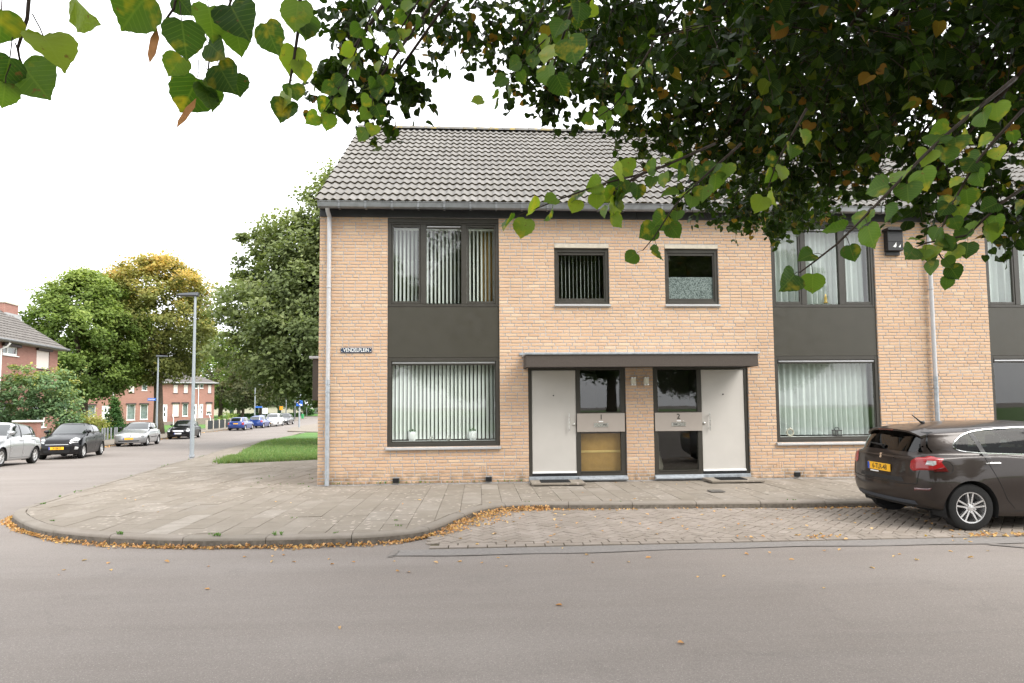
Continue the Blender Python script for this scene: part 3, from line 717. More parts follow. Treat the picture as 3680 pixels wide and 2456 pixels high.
def house(idx, X0, X1, label, mapx, number, cols):
    root = thing('terrace_house', label, 'house', ((X0+X1)/2, 0, 0), group='houses of the buff brick terrace')
    def bx(x0, x1): a, b = mapx(x0), mapx(x1); return (min(a, b), max(a, b))
    bay = bx(1.269, 3.384); small = bx(4.449, 5.517); dr = bx(3.924, 5.801)
    holes = [(*bay, .665, 5.018), (*small, 3.36, 4.535), (*dr, 0, 2.134)]
    # --- wall: mortar backing + bricks
    mb = MB(); wall_holes(mb, X0, X1, -.3, 5.2, holes, .0065, .28); wall = mb.build('wall', M['mortar'], root)
    bricks = []; z = -.012; vents = {1: [(1.386,1.497),(3.11,3.221)], 2: [(9.066,9.174)], 3: []}[idx]
    ci = 0
    while z < 5.0:
        z1 = min(z+BH, 5.016)
        cuts = sorted([(h[0], h[1]) for h in holes if h[2] < z1-.004 and h[3] > z+.004])
        if ci in (0, 1): cuts = sorted(cuts+[(a-.005, b+.005) for a, b in vents])
        soldier = []
        if idx == 1 and ci in (3, 4): soldier = [(1.245,1.40),(2.98,3.13)]
        if idx == 2 and ci in (3, 4): soldier = [(8.72,8.86)]
        cuts = sorted(cuts+soldier)
        tooth = lambda b_: (((ci*7919+int(b_*13)*104729) % 5)-2)*.045
        segs = []; a = X0+(.0 if idx == 1 else tooth(idx-1)+JT/2)
        for c in cuts:
            if c[0] > a: segs.append((a, c[0]))
            a = max(a, c[1])
        if a < X1: segs.append((a, X1+(tooth(idx)-JT/2 if idx < 3 else -.005)))
        for (a, b) in segs:
            x = a; first = True; run = 0
            if R.random() < .5 and b-a > .4: ln = R.choice((.10, .155, .10, .05))
            else: ln = .21
            while x < b-.02:
                rem = b-x
                if rem < ln+.045: ln = rem
                elif rem-ln-JT < .06: ln = rem/2
                bricks.append((x, x+ln, z, z1)); x += ln+JT
                run += 1; ln = .21 if (R.random() < .8 or run < 2) else .10
                if ln == .10: run = 0
        if soldier and ci == 3:
            for (a, b) in soldier:
                for k in range(3): w_ = (b-a-.02)/3; bricks.append((a+.005+k*(w_+.004), a+.005+k*(w_+.004)+w_-.006, z, z+CH+BH))
        z += CH; ci += 1
    cx, cz = CAM.x, CAM.z
    bricks.sort(key=lambda q: ((q[0]+q[1])/2-cx)**2+((q[2]+q[3])/2-cz)**2)
    rest = MB(); k = 0
    for (a, b, c, d) in bricks:
        ln = b-a; std = abs(d-c-BH) < .001 and (abs(ln-.21) < .03 or abs(ln-.10) < .012)
        if std and k < 296:
            o = mobj('brick', R.choice(BV if ln > .15 else BHV), None, wall); o.location = ((a+b)/2, nrand(-.001,.001), (c+d)/2); o.scale.x = ln/(.21 if ln > .15 else .10); k += 1
        else:
            rest.rnd = R.random(); brick_geo(rest, a, b, c, d)
    tag(rest.build('bricks', M['brick'], wall, attr=True), kind='stuff')
    # --- shell, floors, partitions
    mb = MB()
    if idx == 1: mb.box(X0, X0+.1, .0665, 7.9, -.9, 5.18); 
    mb.box(X0, X1, 7.9, 8.0, -.9, 5.18)
    if idx == 3: mb.box(X1-.1, X1, .3, 7.9, -.3, 5.18)
    mb.build('outer_wall', M['gable'], root)
    mb = MB(); e = .101
    mb.box(X0+e, X1-.05, .285, 7.85, 2.66, 2.92); mb.box(X0+e, X1-.05, 3.9, 4.0, 0, 2.66); mb.box(X0+e, X1-.05, 3.9, 4.0, 2.92, 5.1)
    xm = mapx(3.65); mb.box(xm-.05, xm+.05, .285, 3.9, .0, 2.66); mb.box(xm-.05, xm+.05, .285, 3.9, 2.92, 5.1); mb.box(X1-.05, X1-.003, .285, 7.85, 0, 5.1)
    mb.box(X0+e, X1-.05, .285, 7.85, 5.1, 5.19)
    mb.build('interior_wall', M['room'], root)
    mb = MB(); mb.box(X0+e, X1-.05, .285, 3.9, -.1, .02); mb.build('interior_floor', M['roomfloor'], root)
    # --- roof
    roof = None; mb = MB(); rx0, rx1 = X0, X1
    ridge = Vector((0, 3.80, 8.457)); off = SNOR*-.02
    A = EAVE+off; B = ridge+off
    mb.quad((rx0, A.y, A.z), (rx1, A.y, A.z), (rx1, B.y, B.z), (rx0, B.y, B.z)); mb.quad((rx1, 7.88, 5.2), (rx0, 7.88, 5.2), (rx0, B.y, B.z), (rx1, B.y, B.z))
    if idx == 1: mb.add([(rx0, .0, 5.2), (rx0, 7.88, 5.2), (rx0, B.y, B.z)], [(0, 2, 1)])
    roof = mb.build('roof', M['fascia'], root)
    tiles = []
    for ri in range(16):
        for c_ in range(cols):
            tiles.append((X0-.03*(idx == 1)+c_*.3, ri))
    tiles.sort(key=lambda q: (q[0]-CAM.x)**2+(EAVE+SLOPE*(q[1]*GA)-Vector((0, CAM.y, CAM.z))).length_squared)
    rest = MB()
    for k, (x, ri) in enumerate(tiles):
        p = EAVE+SLOPE*(ri*GA)+SNOR*nrand(-.002,.003)
        if k < 290:
            o = mobj('roof_tile', TILE_ME, None, roof); o.location = (x, p.y, p.z); o.rotation_euler = (nrand(-.004,.004), nrand(-.005,.005), nrand(-.004,.004))
        else:
            b0 = len(rest.v); rest.rnd = R.random(); tile_geo(rest)
            for i in range(b0, len(rest.v)): q = rest.v[i]; rest.v[i] = (q[0]+x, q[1]+p.y, q[2]+p.z)
    o = rest.build('roof_tiles', None, roof, attr=True); o.data.materials.append(M['rooftile']); o.data.materials.append(M['tilenose']); tag(o, kind='stuff')
    x = X0-.05*(idx == 1)
    while x < X1-.05:
        mb = MB(); n = 9; L_ = .37; vs = []; r0, r1 = .125, .112
        for (xx, r_) in ((x, r0), (x+L_, r1)):
            for k in range(n): a = math.pi*(.02+.96*k/(n-1)); vs.append((xx, 3.80-math.cos(a)*r_, 8.485+math.sin(a)*r_*.9+nrand(-.001,.001)))
        fs = [(k, k+1, n+k+1, n+k) for k in range(n-1)]+[tuple(range(n))]
        mb.add(vs, fs); o = mb.build('ridge_tile', M['ridge'], roof, smooth=False); x += .335
    # --- gutter, fascia
    mb = MB(); gx0, gx1 = (X0+(.03 if idx == 1 else 0), X1-.002)
    prof = [(-.20,5.235),(-.20,5.125),(-.215,5.108),(-.275,5.104),(-.305,5.125),(-.315,5.205),(-.322,5.215),(-.325,5.225),(-.316,5.232),(-.306,5.222),(-.295,5.135),(-.272,5.116),(-.22,5.118),(-.208,5.235)]
    m_ = len(prof); mb.add([(gx0, y, z_) for y, z_ in prof]+[(gx1, y, z_) for y, z_ in prof], [(k, (k+1) % m_, m_+(k+1) % m_, m_+k) for k in range(m_)]+[tuple(range(m_))[::-1], tuple(range(m_, 2*m_))])
    gut = mb.build('gutter', M['zinc'], root)
    x = X0+.42
    while x < X1-.1:
        mb = MB(); mb.box(x-.018, x+.018, -.319, -.311, 5.118, 5.206); mb.box(x-.018, x+.018, -.314, -.2, 5.095, 5.1035); mb.box(x-.018, x+.018, -.33, -.31, 5.2055, 5.224); mb.build('gutter_bracket', M['zinc'], gut); x += .485
    mb = MB(); mb.cbox(X0+.003, X1-.003, -.035, .0, 5.019, 5.19, .004); mb.box(X0+.003, X1-.003, -.20, -.036, 5.165, 5.188); mb.build('fascia_board', M['fascia'], root)
    # --- bay: lower window, spandrel, upper window
    def frame_win(name, x0, x1, z0, z1, y=.028, wf=.075, wb=None, wt=None, depth=.07):
        mb = MB(); wb = wb or wf; wt = wt or wf
        mb.cbox(x0+.002, x0+wf, y, y+depth, z0+.002, z1-.002, .004); mb.cbox(x1-wf, x1-.002, y, y+depth, z0+.002, z1-.002, .004)
        mb.cbox(x0+wf, x1-wf, y+.001, y+depth, z0+.002, z0+wb, .004); mb.cbox(x0+wf, x1-wf, y+.001, y+depth, z1-wt, z1-.002, .004)
        return mb.build(name, M['frame'], root)
    w = frame_win('window', *bay, .667, 2.336, wf=.072, wb=.062)
    x0, x1 = bay; mb = MB()
    mb.cbox(x0+.0725, x1-.0725, .046, .08, .729, .765, .003); mb.cbox(x0+.0725, x0+.092, .046, .08, .765, 2.263, .003); mb.cbox(x1-.092, x1-.0725, .046, .08, .765, 2.263, .003); mb.build('sash', M['frame'], w)
    mb = MB(); mb.cbox(x0+.0925, x1-.0925, .022, .075, 2.222, 2.248, .004); mb.build('ventilation_grille', M['alu'], w)
    mb = MB(); mb.cbox(x0+.0925, x1-.0925, .034, .075, 2.196, 2.2215, .004); mb.build('ventilation_hood', M['frame'], w)
    mb = MB(); mb.quad((x0+.0925,.066,.765), (x1-.0925,.066,.765), (x1-.0925,.066,2.196), (x0+.0925,.066,2.196)); mb.build('pane', M['glass'], w)
    mb = MB(); mb.cbox(x0-.018, x1+.018, -.052, .03, .607, .640, .005); mb.add([(x0-.018,-.05,.640),(x1+.018,-.05,.640),(x1+.018,.03,.664),(x0-.018,.03,.664)],[(0,1,2,3)]); mb.box(x0-.018, x0-.012, -.05, .03, .64, .664); mb.box(x1+.012, x1+.018, -.05, .03, .64, .664); mb.build('window_sill', M['sillzinc'], w)
    mb = MB(); mb.box(x0+.03, x1-.03, .105, .34, .73, .762); mb.build('inner_sill', M['white'], w)
    mb = MB(); mb.cbox(x0+.002, x1-.002, .030, .06, 2.339, 3.302, .003); mb.build('spandrel_panel', M['panel'], root)
    u = frame_win('window', *bay, 3.305, 4.925, wf=.062, wb=.055, wt=.03)
    mb = MB(); mb.cbox(x0+.002, x1-.002, .022, .09, 4.9265, 5.016, .003); mb.build('head_board', M['frame'], u)
    ms = sorted([bx(1.889, 1.996), bx(2.663, 2.769)])
    for k, (a, b) in enumerate(ms):
        mb = MB(); mb.cbox(a, b, .0295, .098, 3.3605, 4.8945, .004); mb.build('mullion', M['frame'], u)
    cells = [(x0+.0625, ms[0][0]-.0005), (ms[0][1]+.0005, ms[1][0]-.0005), (ms[1][1]+.0005, x1-.0625)]
    for k, (a, b) in enumerate(cells):
        mb = MB(); zb, zt = 3.3605, 4.8945
        if k != 1:
            wf = .036; mb.cbox(a+.004, a+wf, .04, .09, zb+.004, zt-.004, .003); mb.cbox(b-wf, b-.004, .04, .09, zb+.004, zt-.004, .003); mb.cbox(a+wf, b-wf, .041, .09, zb+.004, zb+.055, .003); mb.cbox(a+wf, b-wf, .041, .09, zt-wf-.012, zt-.004, .003)
            mb.build('sash', M['frame'], u); ga, gb, gz0, gz1 = a+wf, b-wf, zb+.055, zt-wf-.012
        else:
            mb.cbox(a+.003, b-.003, .036, .085, zt-.065, zt-.012, .004); mb.build('ventilation_hood', M['frame'], u)
            mb = MB(); mb.cbox(a+.012, b-.012, .03, .06, zt-.052, zt-.030, .004); mb.build('ventilation_grille', M['alu'], u); ga, gb, gz0, gz1 = a, b, zb, zt-.065
        mb = MB(); mb.quad((ga,.07,gz0), (gb,.07,gz0), (gb,.07,gz1), (ga,.07,gz1)); mb.build('pane', M['glass'], u)
    # --- small bedroom window
    x0, x1 = small; s_ = frame_win('window', *small, 3.362, 4.442, wf=.066, wb=.05, y=.034)
    mb = MB(); a, b, zb, zt = x0+.0665, x1-.0665, 3.4125, 4.3755; wf = .026
    mb.cbox(a, a+wf, .052, .095, zb, zt, .003); mb.cbox(b-wf, b, .052, .095, zb, zt, .003); mb.cbox(a+wf, b-wf, .053, .095, zb, zb+.062, .003); mb.cbox(a+wf, b-wf, .053, .095, zt-.05, zt, .003); mb.build('sash', M['frame'], s_)
    if idx == 2:
        mb = MB(); mb.quad((a+wf,.08,zb+.062), (b-wf,.08,zb+.062), (b-wf,.08,3.905), (a+wf,.08,3.905)); mb.build('privacy_film', M['frost'], s_)
        mb = MB(); mb.quad((a+wf,.08,3.906), (b-wf,.08,3.906), (b-wf,.08,zt-.05), (a+wf,.08,zt-.05)); mb.build('pane', M['glass'], s_)
    else:
        mb = MB(); mb.quad((a+wf,.08,zb+.062), (b-wf,.08,zb+.062), (b-wf,.08,zt-.05), (a+wf,.08,zt-.05)); mb.build('pane', M['glass'], s_)
    mb = MB(); mb.cbox(x0-.004, x1+.022, -.04, .03, 3.310, 3.345, .004); mb.build('window_sill', M['sillzinc'], s_)
    mb = MB(); mb.cbox(x0+.004, x1-.002, -.004, .05, 4.452, 4.531, .004); mb.build('lintel', M['lintel'], s_)
    # --- entrance
    d = thing_part = None
    mb = MB(); x0, x1 = dr
    def B(a, b, y0, y1, z0, z1, c=.003): p, q = bx(a, b); mb.cbox(p, q, y0, y1, z0, z1, c)
    B(3.926, 3.990, .035, .12, .075, 2.132); B(4.842, 4.925, .036, .12, .075, 2.085); B(5.70, 5.799, .035, .12, .075, 2.132); B(3.9905, 5.6995, .034, .12, 2.087, 2.132); B(4.9255, 5.6995, .036, .12, .075, .156); B(4.9255, 5.6995, .036, .12, .905, 1.275)
    ent = mb.build('entrance', M['frame'], root)
    mb = MB(); B(3.9945, 4.8385, .05, .10, .128, 2.083, .004); door = mb.build('door', M['door'], ent)
    mb = MB(); B(3.9945, 4.8385, .028, .0495, .131, .165, .004); mb.build('weather_bar', M['white'], ent)
    mb = MB(); B(3.9905, 4.8415, .04, .12, .075, .126, .003); mb.build('door_base', M['black'], ent)
    mb = MB(); hx = mapx(4.70); mb.tube([(hx,.0,.905),(hx,.0,1.255)], .011, 10); mb.tube([(hx,.0,.96),(hx,.05,.96)], .008, 8); mb.tube([(hx,.0,1.20),(hx,.05,1.20)], .008, 8); autosmooth(mb.build('door_handle', M['steel'], ent))
    mb = MB(); mb.lathe([(0,.030),(.022,.030),(.026,.036),(.026,.05)], (mapx(4.797),0,1.047), 'Y', 16); mb.build('door_lock', M['steel'], ent, smooth=True)
    mb = MB(); mb.lathe([(0,.038),(.012,.038),(.014,.05)], (mapx(4.41),0,1.604), 'Y', 12); mb.build('peephole', M['black'], ent, smooth=True)
    mb = MB(); B(4.85, 5.772, .008, .0355, .905, 1.258, .003); pan = mb.build('mail_panel', M['mailpanel'], ent)
    mb = MB(); B(5.175, 5.449, -.002, .0075, .996, 1.071, .003); B(5.195, 5.43, -.010, -.002, 1.012, 1.058, .003); mb.build('letter_slot', M['steel'], ent)
    mb = MB(); xa = 5.345 if True else 5.2; B(5.345, 5.42, -.0125, -.0102, 1.03, 1.045, .0005); mb.build('letter_opening', M['black'], ent)
    mb = MB(); B(5.268, 5.352, .005, .0078, 1.092, 1.110, .0008); mb.build('name_label', M['white'], ent)
    mb = MB(); mb.lathe([(0,.002),(.007,.002),(.008,.008)], (mapx(5.22),0,1.10), 'Y', 10); mb.build('doorbell', M['steel'], ent, smooth=True)
    if number: text_mesh('house_number', number, .135, M['darkletter'], Vector((mapx(5.315), .006, 1.182)), ROT_FACADE, ent)
    for nm, zl, zh in (('pane', 1.2755, 2.086), ('pane', .157, .9045)):
        p, q = bx(4.9255, 5.6995); mb = MB(); mb.quad((p,.075,zl), (q,.075,zl), (q,.075,zh), (p,.075,zh)); mb.build(nm, M['glass'], ent)
    mb = MB(); B(4.93, 5.695, .024, .0355, 1.263, 1.281, .002); mb.build('glazing_bar', M['panel'], ent); mb = MB(); B(4.93, 5.695, .02, .0355, .145, .163, .002); mb.build('glazing_bar', M['panel'], ent)
    mb = MB(); B(3.927, 5.798, -.012, .12, -.02, .074, .003); mb.build('threshold', M['galv'], ent)
    mb = MB(); p, q = bx(4.868, 5.80); mb.cbox(p, q, -.085, -.0125, .008, .026, .004); mb.add([(p,-.085,.026),(q,-.085,.026),(q,-.0125,.062),(p,-.0125,.062)], [(0,1,2,3)]); mb.build('sidelight_sill', M['galv'], ent)
    return root
H1 = house(1, 0.0, 6.065, 'corner terrace house with door number 1 and vertical blinds', lambda x: x, '1', 21)
H2 = house(2, 6.067, 12.02, 'terrace house with door number 2 and sheer curtains', lambda x: 12.13-x, '2', 20)
H3 = house(3, 12.022, 18.0, 'terrace house at the right edge, partly behind the brown car', lambda x: x+11.91, None, 20)
# downpipes
def downpipe(par, x):
    mb = MB(); mb.tube([(x,-.25,5.12),(x,-.2,5.06),(x,-.085,5.0),(x,-.075,4.9),(x,-.075,1.92)], .038, 14); p = mb.build('downpipe', M['pvc'], par); autosmooth(p)
    mb = MB(); mb.tube([(x,-.075,1.925),(x,-.075,1.84),(x,-.075,1.838),(x,-.075,-.02)], [.044,.044,.041,.041], 14); q = mb.build('pipe_shoe', M['galv'], p); autosmooth(q)
    for z in (3.66, 1.70, .20):
        mb = MB(); mb.lathe([(.039,-.014),(.047,-.012),(.047,.012),(.039,.014)], (x,-.075,z), 'Z', 16); mb.box(x-.008, x+.008, -.036, .002, z-.01, z+.01); mb.build('pipe_clip', M['galv'] if z < 2 else M['pvc'], p, smooth=False)
downpipe(H1, .195); downpipe(H2, 11.945)
# corner returns: porch bay on the gable
mb = MB(); mb.cbox(-.92, -.002, 3.0, 5.2, 1.56, 2.54, .006); pb_ = mb.build('side_bay', M['canopyfascia'], H1)
mb = MB(); mb.cbox(-.99, -.002, 2.94, 5.25, 2.541, 2.60, .006); mb.build('bay_cap', M['sillzinc'], pb_)
# ridge vents
for x0 in (5.44, 6.13):
    par = H1 if x0 < 6 else H2
    mb = MB(); mb.cbox(x0, x0+.33, 3.98, 4.2, 8.35, 8.64, .006); v = mb.build('roof_vent', M['black'], par)
    for k in range(5): mb = MB(); mb.cbox(x0+.02+k*.06, x0+.055+k*.06, 3.955, 3.979, 8.5, 8.63, .004); mb.build('vent_fin', M['panel'], v)
    mb = MB(); mb.cbox(x0-.02, x0+.35, 3.94, 4.22, 8.641, 8.665, .005); mb.build('vent_cap', M['black'], v)
# air bricks (black vent boxes at the wall foot)
for par, a, b in ((H1,1.386,1.497),(H1,3.11,3.221),(H2,9.066,9.174)):
    mb = MB(); mb.cbox(a, b, -.035, .02, .004, .09, .005); v = mb.build('air_vent', M['black'], par)
    mb = MB()
    for k in range(3): mb.box(a+.012, b-.012, -.040, -.0352, .022+k*.022, .032+k*.022)
    mb.build('louvre', M['rubber'], v)
# ------------------------------------------------------------------ entrance canopy
cn = thing('entrance_canopy', 'long brown canopy with zinc edge over the two front doors', 'canopy', (5.97, 0, 2.1))
mb = MB(); mb.cbox(3.835, 8.11, -.65, -.60, 2.107, 2.331, .006); mb.cbox(3.835, 3.885, -.599, -.003, 2.107, 2.331, .004); mb.cbox(8.06, 8.11, -.599, -.003, 2.107, 2.331, .004); mb.build('fascia', M['canopyfascia'], cn)
mb = MB(); mb.box(3.886, 8.059, -.599, -.003, 2.125, 2.155); mb.build('soffit', M['fascia'], cn)
mb = MB(); mb.cbox(3.812, 8.135, -.672, -.003, 2.332, 2.372, .006); mb.build('roof_edge', M['galv'], cn)
mb = MB(); mb.cbox(3.76, 8.19, -.02, -.0025, 2.3725, 2.42, .003); mb.build('flashing', M['galv'], cn)
# ------------------------------------------------------------------ wall lamps, sign, bat box, steps, mats
for i, xc in enumerate((5.93, 6.18)):
    lp = thing('wall_lamp', ['steel and frosted glass wall lamp on the left of the brick pier', 'steel and frosted glass wall lamp on the right of the brick pier'][i], 'lamp', (xc, -.05, 1.78), group='lamps on the brick pier')
    mb = MB(); mb.cbox(xc-.03, xc+.03, -.03, -.004, 1.80, 1.92, .004); mb.build('back_plate', M['steel'], lp)
    for z0, z1 in ((1.915, 1.942), (1.781, 1.808)):
        mb = MB(); mb.lathe([(0,z0),(.058,z0),(.060,z0+.003),(.060,z1-.003),(.058,z1),(0,z1)], (xc,-.075,0), 'Z', 24); autosmooth(mb.build('steel_ring', M['steel'], lp))
    mb = MB(); mb.lathe([(.050,1.8085),(.050,1.9145)], (xc,-.075,0), 'Z', 24); mb.build('diffuser', basic('lamp_diffuser', (.55,.52,.42), .5, .03, 20), lp, smooth=True)
sg = thing('street_name_sign', 'navy street name sign reading VENDELPLEIN on the corner house', 'sign', (.70, -.01, 2.43))
mb = MB(); mb.cbox(.410, .984, -.014, -.004, 2.432, 2.530, .003); mb.build('plate', M['navy'], sg)
mb = MB()
for a, b, c, d in ((.416,.978,2.520,2.524),(.416,.978,2.438,2.442),(.416,.420,2.442,2.520),(.974,.978,2.442,2.520)): mb.box(a, b, -.0155, -.0142, c, d)
mb.build('border', basic('dull_border', (.16,.18,.22), .4, 0), sg)
text_mesh('lettering', 'VENDELPLEIN', .100, M['letter'], Vector((.697, -.0146, 2.479)), ROT_FACADE, sg, sx=.78, bold=.004)
for x in (.432, .962):
    mb = MB()
    for z in (2.452, 2.510): mb.lathe([(0,-.018),(.006,-.018),(.007,-.0142)], (x,0,z), 'Y', 10)
    mb.build('screw', M['letter'], sg)
bb = thing('bat_box', 'black wooden bat box with two white bat emblems under the eaves', 'bat box', (11.2, -.05, 4.34))
mb = MB(); mb.cbox(11.06, 11.375, -.13, -.005, 4.41, 4.80, .006); mb.build('box', M['black'], bb)
mb = MB(); mb.cbox(11.03, 11.41, -.19, -.005, 4.801, 4.855, .006); mb.build('roof', M['black'], bb)
mb = MB(); mb.cbox(11.075, 11.36, -.045, -.005, 4.335, 4.409, .004); mb.build('landing_board', M['fascia'], bb)
mb = MB(); mb.box(11.062, 11.373, -.134, -.1305, 4.585, 4.591); mb.build('board_joint', M['rubber'], bb)
for sx_, sc in ((11.20, 1.0), (11.30, .62)):
    mb = MB(); z0 = 4.47
    prf = [(0,0),(.02,.01),(.03,.04),(.025,.08),(.035,.105),(.012,.085),(.0,.055),(-.01,.05),(-.03,.028),(-.045,.012),(-.02,.012)]
    mb.add([(sx_+a*sc, -.1335, z0+b*sc) for a, b in prf], [tuple(range(len(prf)))[::-1]]); mb.build('bat_emblem', M['letter'], bb)
for nm, slab_, mat_, lab in (('1', (3.925,4.90,-.56,-.015), (4.10,4.64,-.50,-.18), 'left front door'), ('2', (7.21,8.20,-.58,-.015), (7.40,7.90,-.52,-.2), 'right front door')):
    mb = MB(); mb.cbox(slab_[0], slab_[1], slab_[2], slab_[3]-.072, -.01, .028, .006); tag(mb.build('doorstep', M['slab'], None, attr=True), 'low stone doorstep under the '+lab, 'step', 'doorsteps')
    mb = MB(); mb.cbox(mat_[0], mat_[1], mat_[2], mat_[3], .0285, .042, .004)
    for k in range(14): x = mat_[0]+.02+k*(mat_[1]-mat_[0]-.05)/13; mb.box(x, x+.012, mat_[2]+.015, mat_[3]-.015, .0421, .046)
    tag(mb.build('doormat', M['rubber']), 'black rubber doormat on the step of the '+lab, 'doormat', 'doormats')
# drain cover in the pavement
mb = MB(); mb.cbox(6.75, 6.98, -1.72, -1.50, .0, .010, .002); tag(mb.build('drain_cover', basic('iron_cover', (.10,.092,.08), .7, .2, 20)), 'small square metal cover set in the pavement slabs', 'cover')
# ------------------------------------------------------------------ blinds, curtains, window things
def blind(label, x0, x1, z0, z1, ang, y=.21, pitch=.0745, w_=.089):
    t_ = thing('vertical_blind', label, 'blind', ((x0+x1)/2, y, z0), group='vertical blinds')
    mb = MB(); mb.cbox(x0, x1, y-.02, y+.02, z1, z1+.035, .003); mb.build('rail', M['slat'], t_)
    x = x0+.03
    while x < x1-.02:
        a = rad(ang+nrand(-4, 4)); dx, dy = math.cos(a)*w_/2, math.sin(a)*w_/2; n = Vector((-math.sin(a), math.cos(a)))*.0006; bow = Vector((-math.sin(a), math.cos(a)))*.004
        mb = MB(); zb = z0+nrand(0,.004); vs = []
        for (tt) in (-1, 0, 1):
            for zz in (zb, z1): vs.append((x+dx*tt+bow.x*(1-tt*tt), y+dy*tt+bow.y*(1-tt*tt), zz))
        mb.add(vs, [(0,2,3,1),(2,4,5,3)]); mb.build('slat', M['slat'], t_); x += pitch
    return t_
blind('white vertical blind in the large ground floor window of house number 1', 1.33, 3.32, .79, 2.26, 40, w_=.068)
blind('white vertical blind in the upstairs three-pane window of house number 1', 1.31, 3.34, 3.40, 4.83, 62, w_=.068)
blind('white vertical blind turned edge-on in the small upstairs window of house number 1', 4.52, 5.45, 3.46, 4.36, 77, w_=.08)
def curtain(label, x0, x1, z0, z1, y=.26, amp=.045, pitch=.115, mat='curtain'):
    mb = MB(); n = int((x1-x0)/pitch*8); vs = []
    for k in range(n+1):
        x = x0+(x1-x0)*k/n; ph = 2*math.pi*(x/pitch+.35*math.sin(x*3.1))
        yy = y+amp*math.sin(ph)+.012*math.sin(x*7); vs += [(x, yy*1+.0, z0), (x+.01*math.sin(ph*.5), y+(yy-y)*.7, (z0+z1)/2), (x, y+(yy-y)*.5, z1)]
    mb.add(vs, [(3*k, 3*k+3, 3*k+4, 3*k+1) for k in range(n)]+[(3*k+1, 3*k+4, 3*k+5, 3*k+2) for k in range(n)])
    return tag(mb.build('curtain', M[mat], None, smooth=True), label, 'curtain')
curtain('pleated white sheer curtain in the large ground floor window of house number 2', 8.80, 10.80, .79, 2.26)
curtain('pleated white sheer curtain in the upstairs window of house number 2', 8.80, 10.80, 3.40, 4.86)
curtain('pale curtain in the upstairs window of the house at the right edge', 13.22, 15.2, 3.40, 4.86, pitch=.16)
curtain('ochre curtain at the right side of the upstairs window of house number 1', 3.02, 3.33, 3.40, 4.86, y=.42, mat='ochre')
mb = MB(); mb.cbox(4.9, 5.75, .16, .19, .14, .87, .004); bd = mb.build('board', M['ochre']); tag(bd, 'ochre wooden board behind the lower sidelight of door number 1', 'board')
mb = MB(); mb.cbox(4.9, 5.75, .150, .1595, .50, .545, .003); mb.build('strip', M['ochrelight'], bd)
for i, xc in enumerate((1.72, 2.87)):
    t_ = thing('potted_plant', ['white pot with white flowers at the left end of the ground floor window sill', 'white pot with white flowers towards the right of the ground floor window sill'][i], 'potted plant', (xc, .17, .762), group='flower pots on the sill')
    mb = MB(); mb.lathe([(0,.764),(.055,.764),(.068,.82),(.073,.90),(.066,.945),(.058,.945),(.055,.92),(0,.915)], (xc,.17,0), 'Z', 20); mb.build('pot', M['white'], t_, smooth=True)
    mb = MB(); mf = MB()
    for k in range(70):
        a = nrand(0,6.28); r_ = nrand(.01,.075); z = .94+nrand(0,.055)*(1-r_/.11); x, y = xc+math.cos(a)*r_, .17+math.sin(a)*r_
        tgt = mb if k % 3 else mf; s_ = .014 if tgt is mb else .010; q = Matrix.Rotation(nrand(0,6.28),3,'Z') @ Matrix.Rotation(nrand(-.9,.9),3,'X')
        tgt.add([tuple(Vector((x,y,z))+q @ Vector(c)*s_) for c in ((-1,-.6,0),(0,-1,.2),(1,-.3,0),(.6,.9,.1),(-.6,.9,0))], [(0,1,2,3,4)])
    mb.build('foliage', M['leafgreen'], t_); mf.build('blossom', M['flower'], t_)
for i, xc in enumerate((2.09, 2.41)):
    mb = MB()
    for k in range(6):
        a0 = math.pi*k/6; pts = []
        for j in range(13):
            th = -math.pi/2+math.pi*j/12; r_ = .05*math.cos(th); pts.append((xc+math.cos(a0)*r_, .15+math.sin(a0)*r_, .80+.036*math.sin(th)-.006*math.cos(th)**8))
        mb.tube(pts, .003, 5); 
        pts2 = [(2*xc-p[0], .30-p[1], p[2]) for p in pts]; mb.tube(pts2, .003, 5)
    mb.tube([(xc,.15,.835),(xc+.004,.15,.86)], .003, 5); mb.add([(xc,.15,.85),(xc+.02,.15,.865),(xc+.035,.15,.855),(xc+.018,.15,.846)], [(0,1,2,3)])
    tag(mb.build('wire_apple', M['steel']), ['wire apple ornament on the sill, left of the pair', 'wire apple ornament on the sill, right of the pair'][i], 'ornament', 'wire apples on the sill')
mb = MB(); cx_, cz_ = 9.10, .845
pts = [(cx_+.065*math.cos(a), .17, cz_+.065*math.sin(a)) for a in [2*math.pi*k/20 for k in range(21)]]; mb.tube(pts, .017, 8); mb.lathe([(0,.912),(.012,.912),(.014,.93),(0,.95)], (cx_,.17,0), 'Z', 10)
tag(mb.build('ring_ornament', M['lintel'], None, smooth=True), 'pale ring shaped ornament on the sill of house number 2', 'ornament')
ln = thing('candle_lantern', 'small black candle lantern on the sill of house number 2', 'lantern', (10.05, .17, .762))
mb = MB(); mb.cbox(9.98, 10.12, .10, .24, .763, .79, .004); mb.build('base', M['black'], ln)
mb = MB()
for a, b in ((9.99,.11),(10.10,.11),(9.99,.22),(10.10,.22)): mb.box(a, a+.01, b, b+.01, .7905, .87)
mb.cbox(9.98, 10.12, .10, .24, .8705, .885, .004); mb.tube([(10.0,.17,.885),(10.02,.17,.93),(10.08,.17,.93),(10.10,.17,.885)], .006, 6); mb.build('cage', M['black'], ln)
mb = MB(); xc = 9.92; mb.lathe([(0,3.40),(.035,3.40),(.04,3.42),(.022,3.46),(.03,3.50),(.018,3.54),(.02,3.57),(0,3.60)], (xc,.16,0), 'Z', 12)
tag(mb.build('gold_figurine', M['gold'], None, smooth=True), 'small golden figurine on the upstairs sill of house number 2', 'figurine')
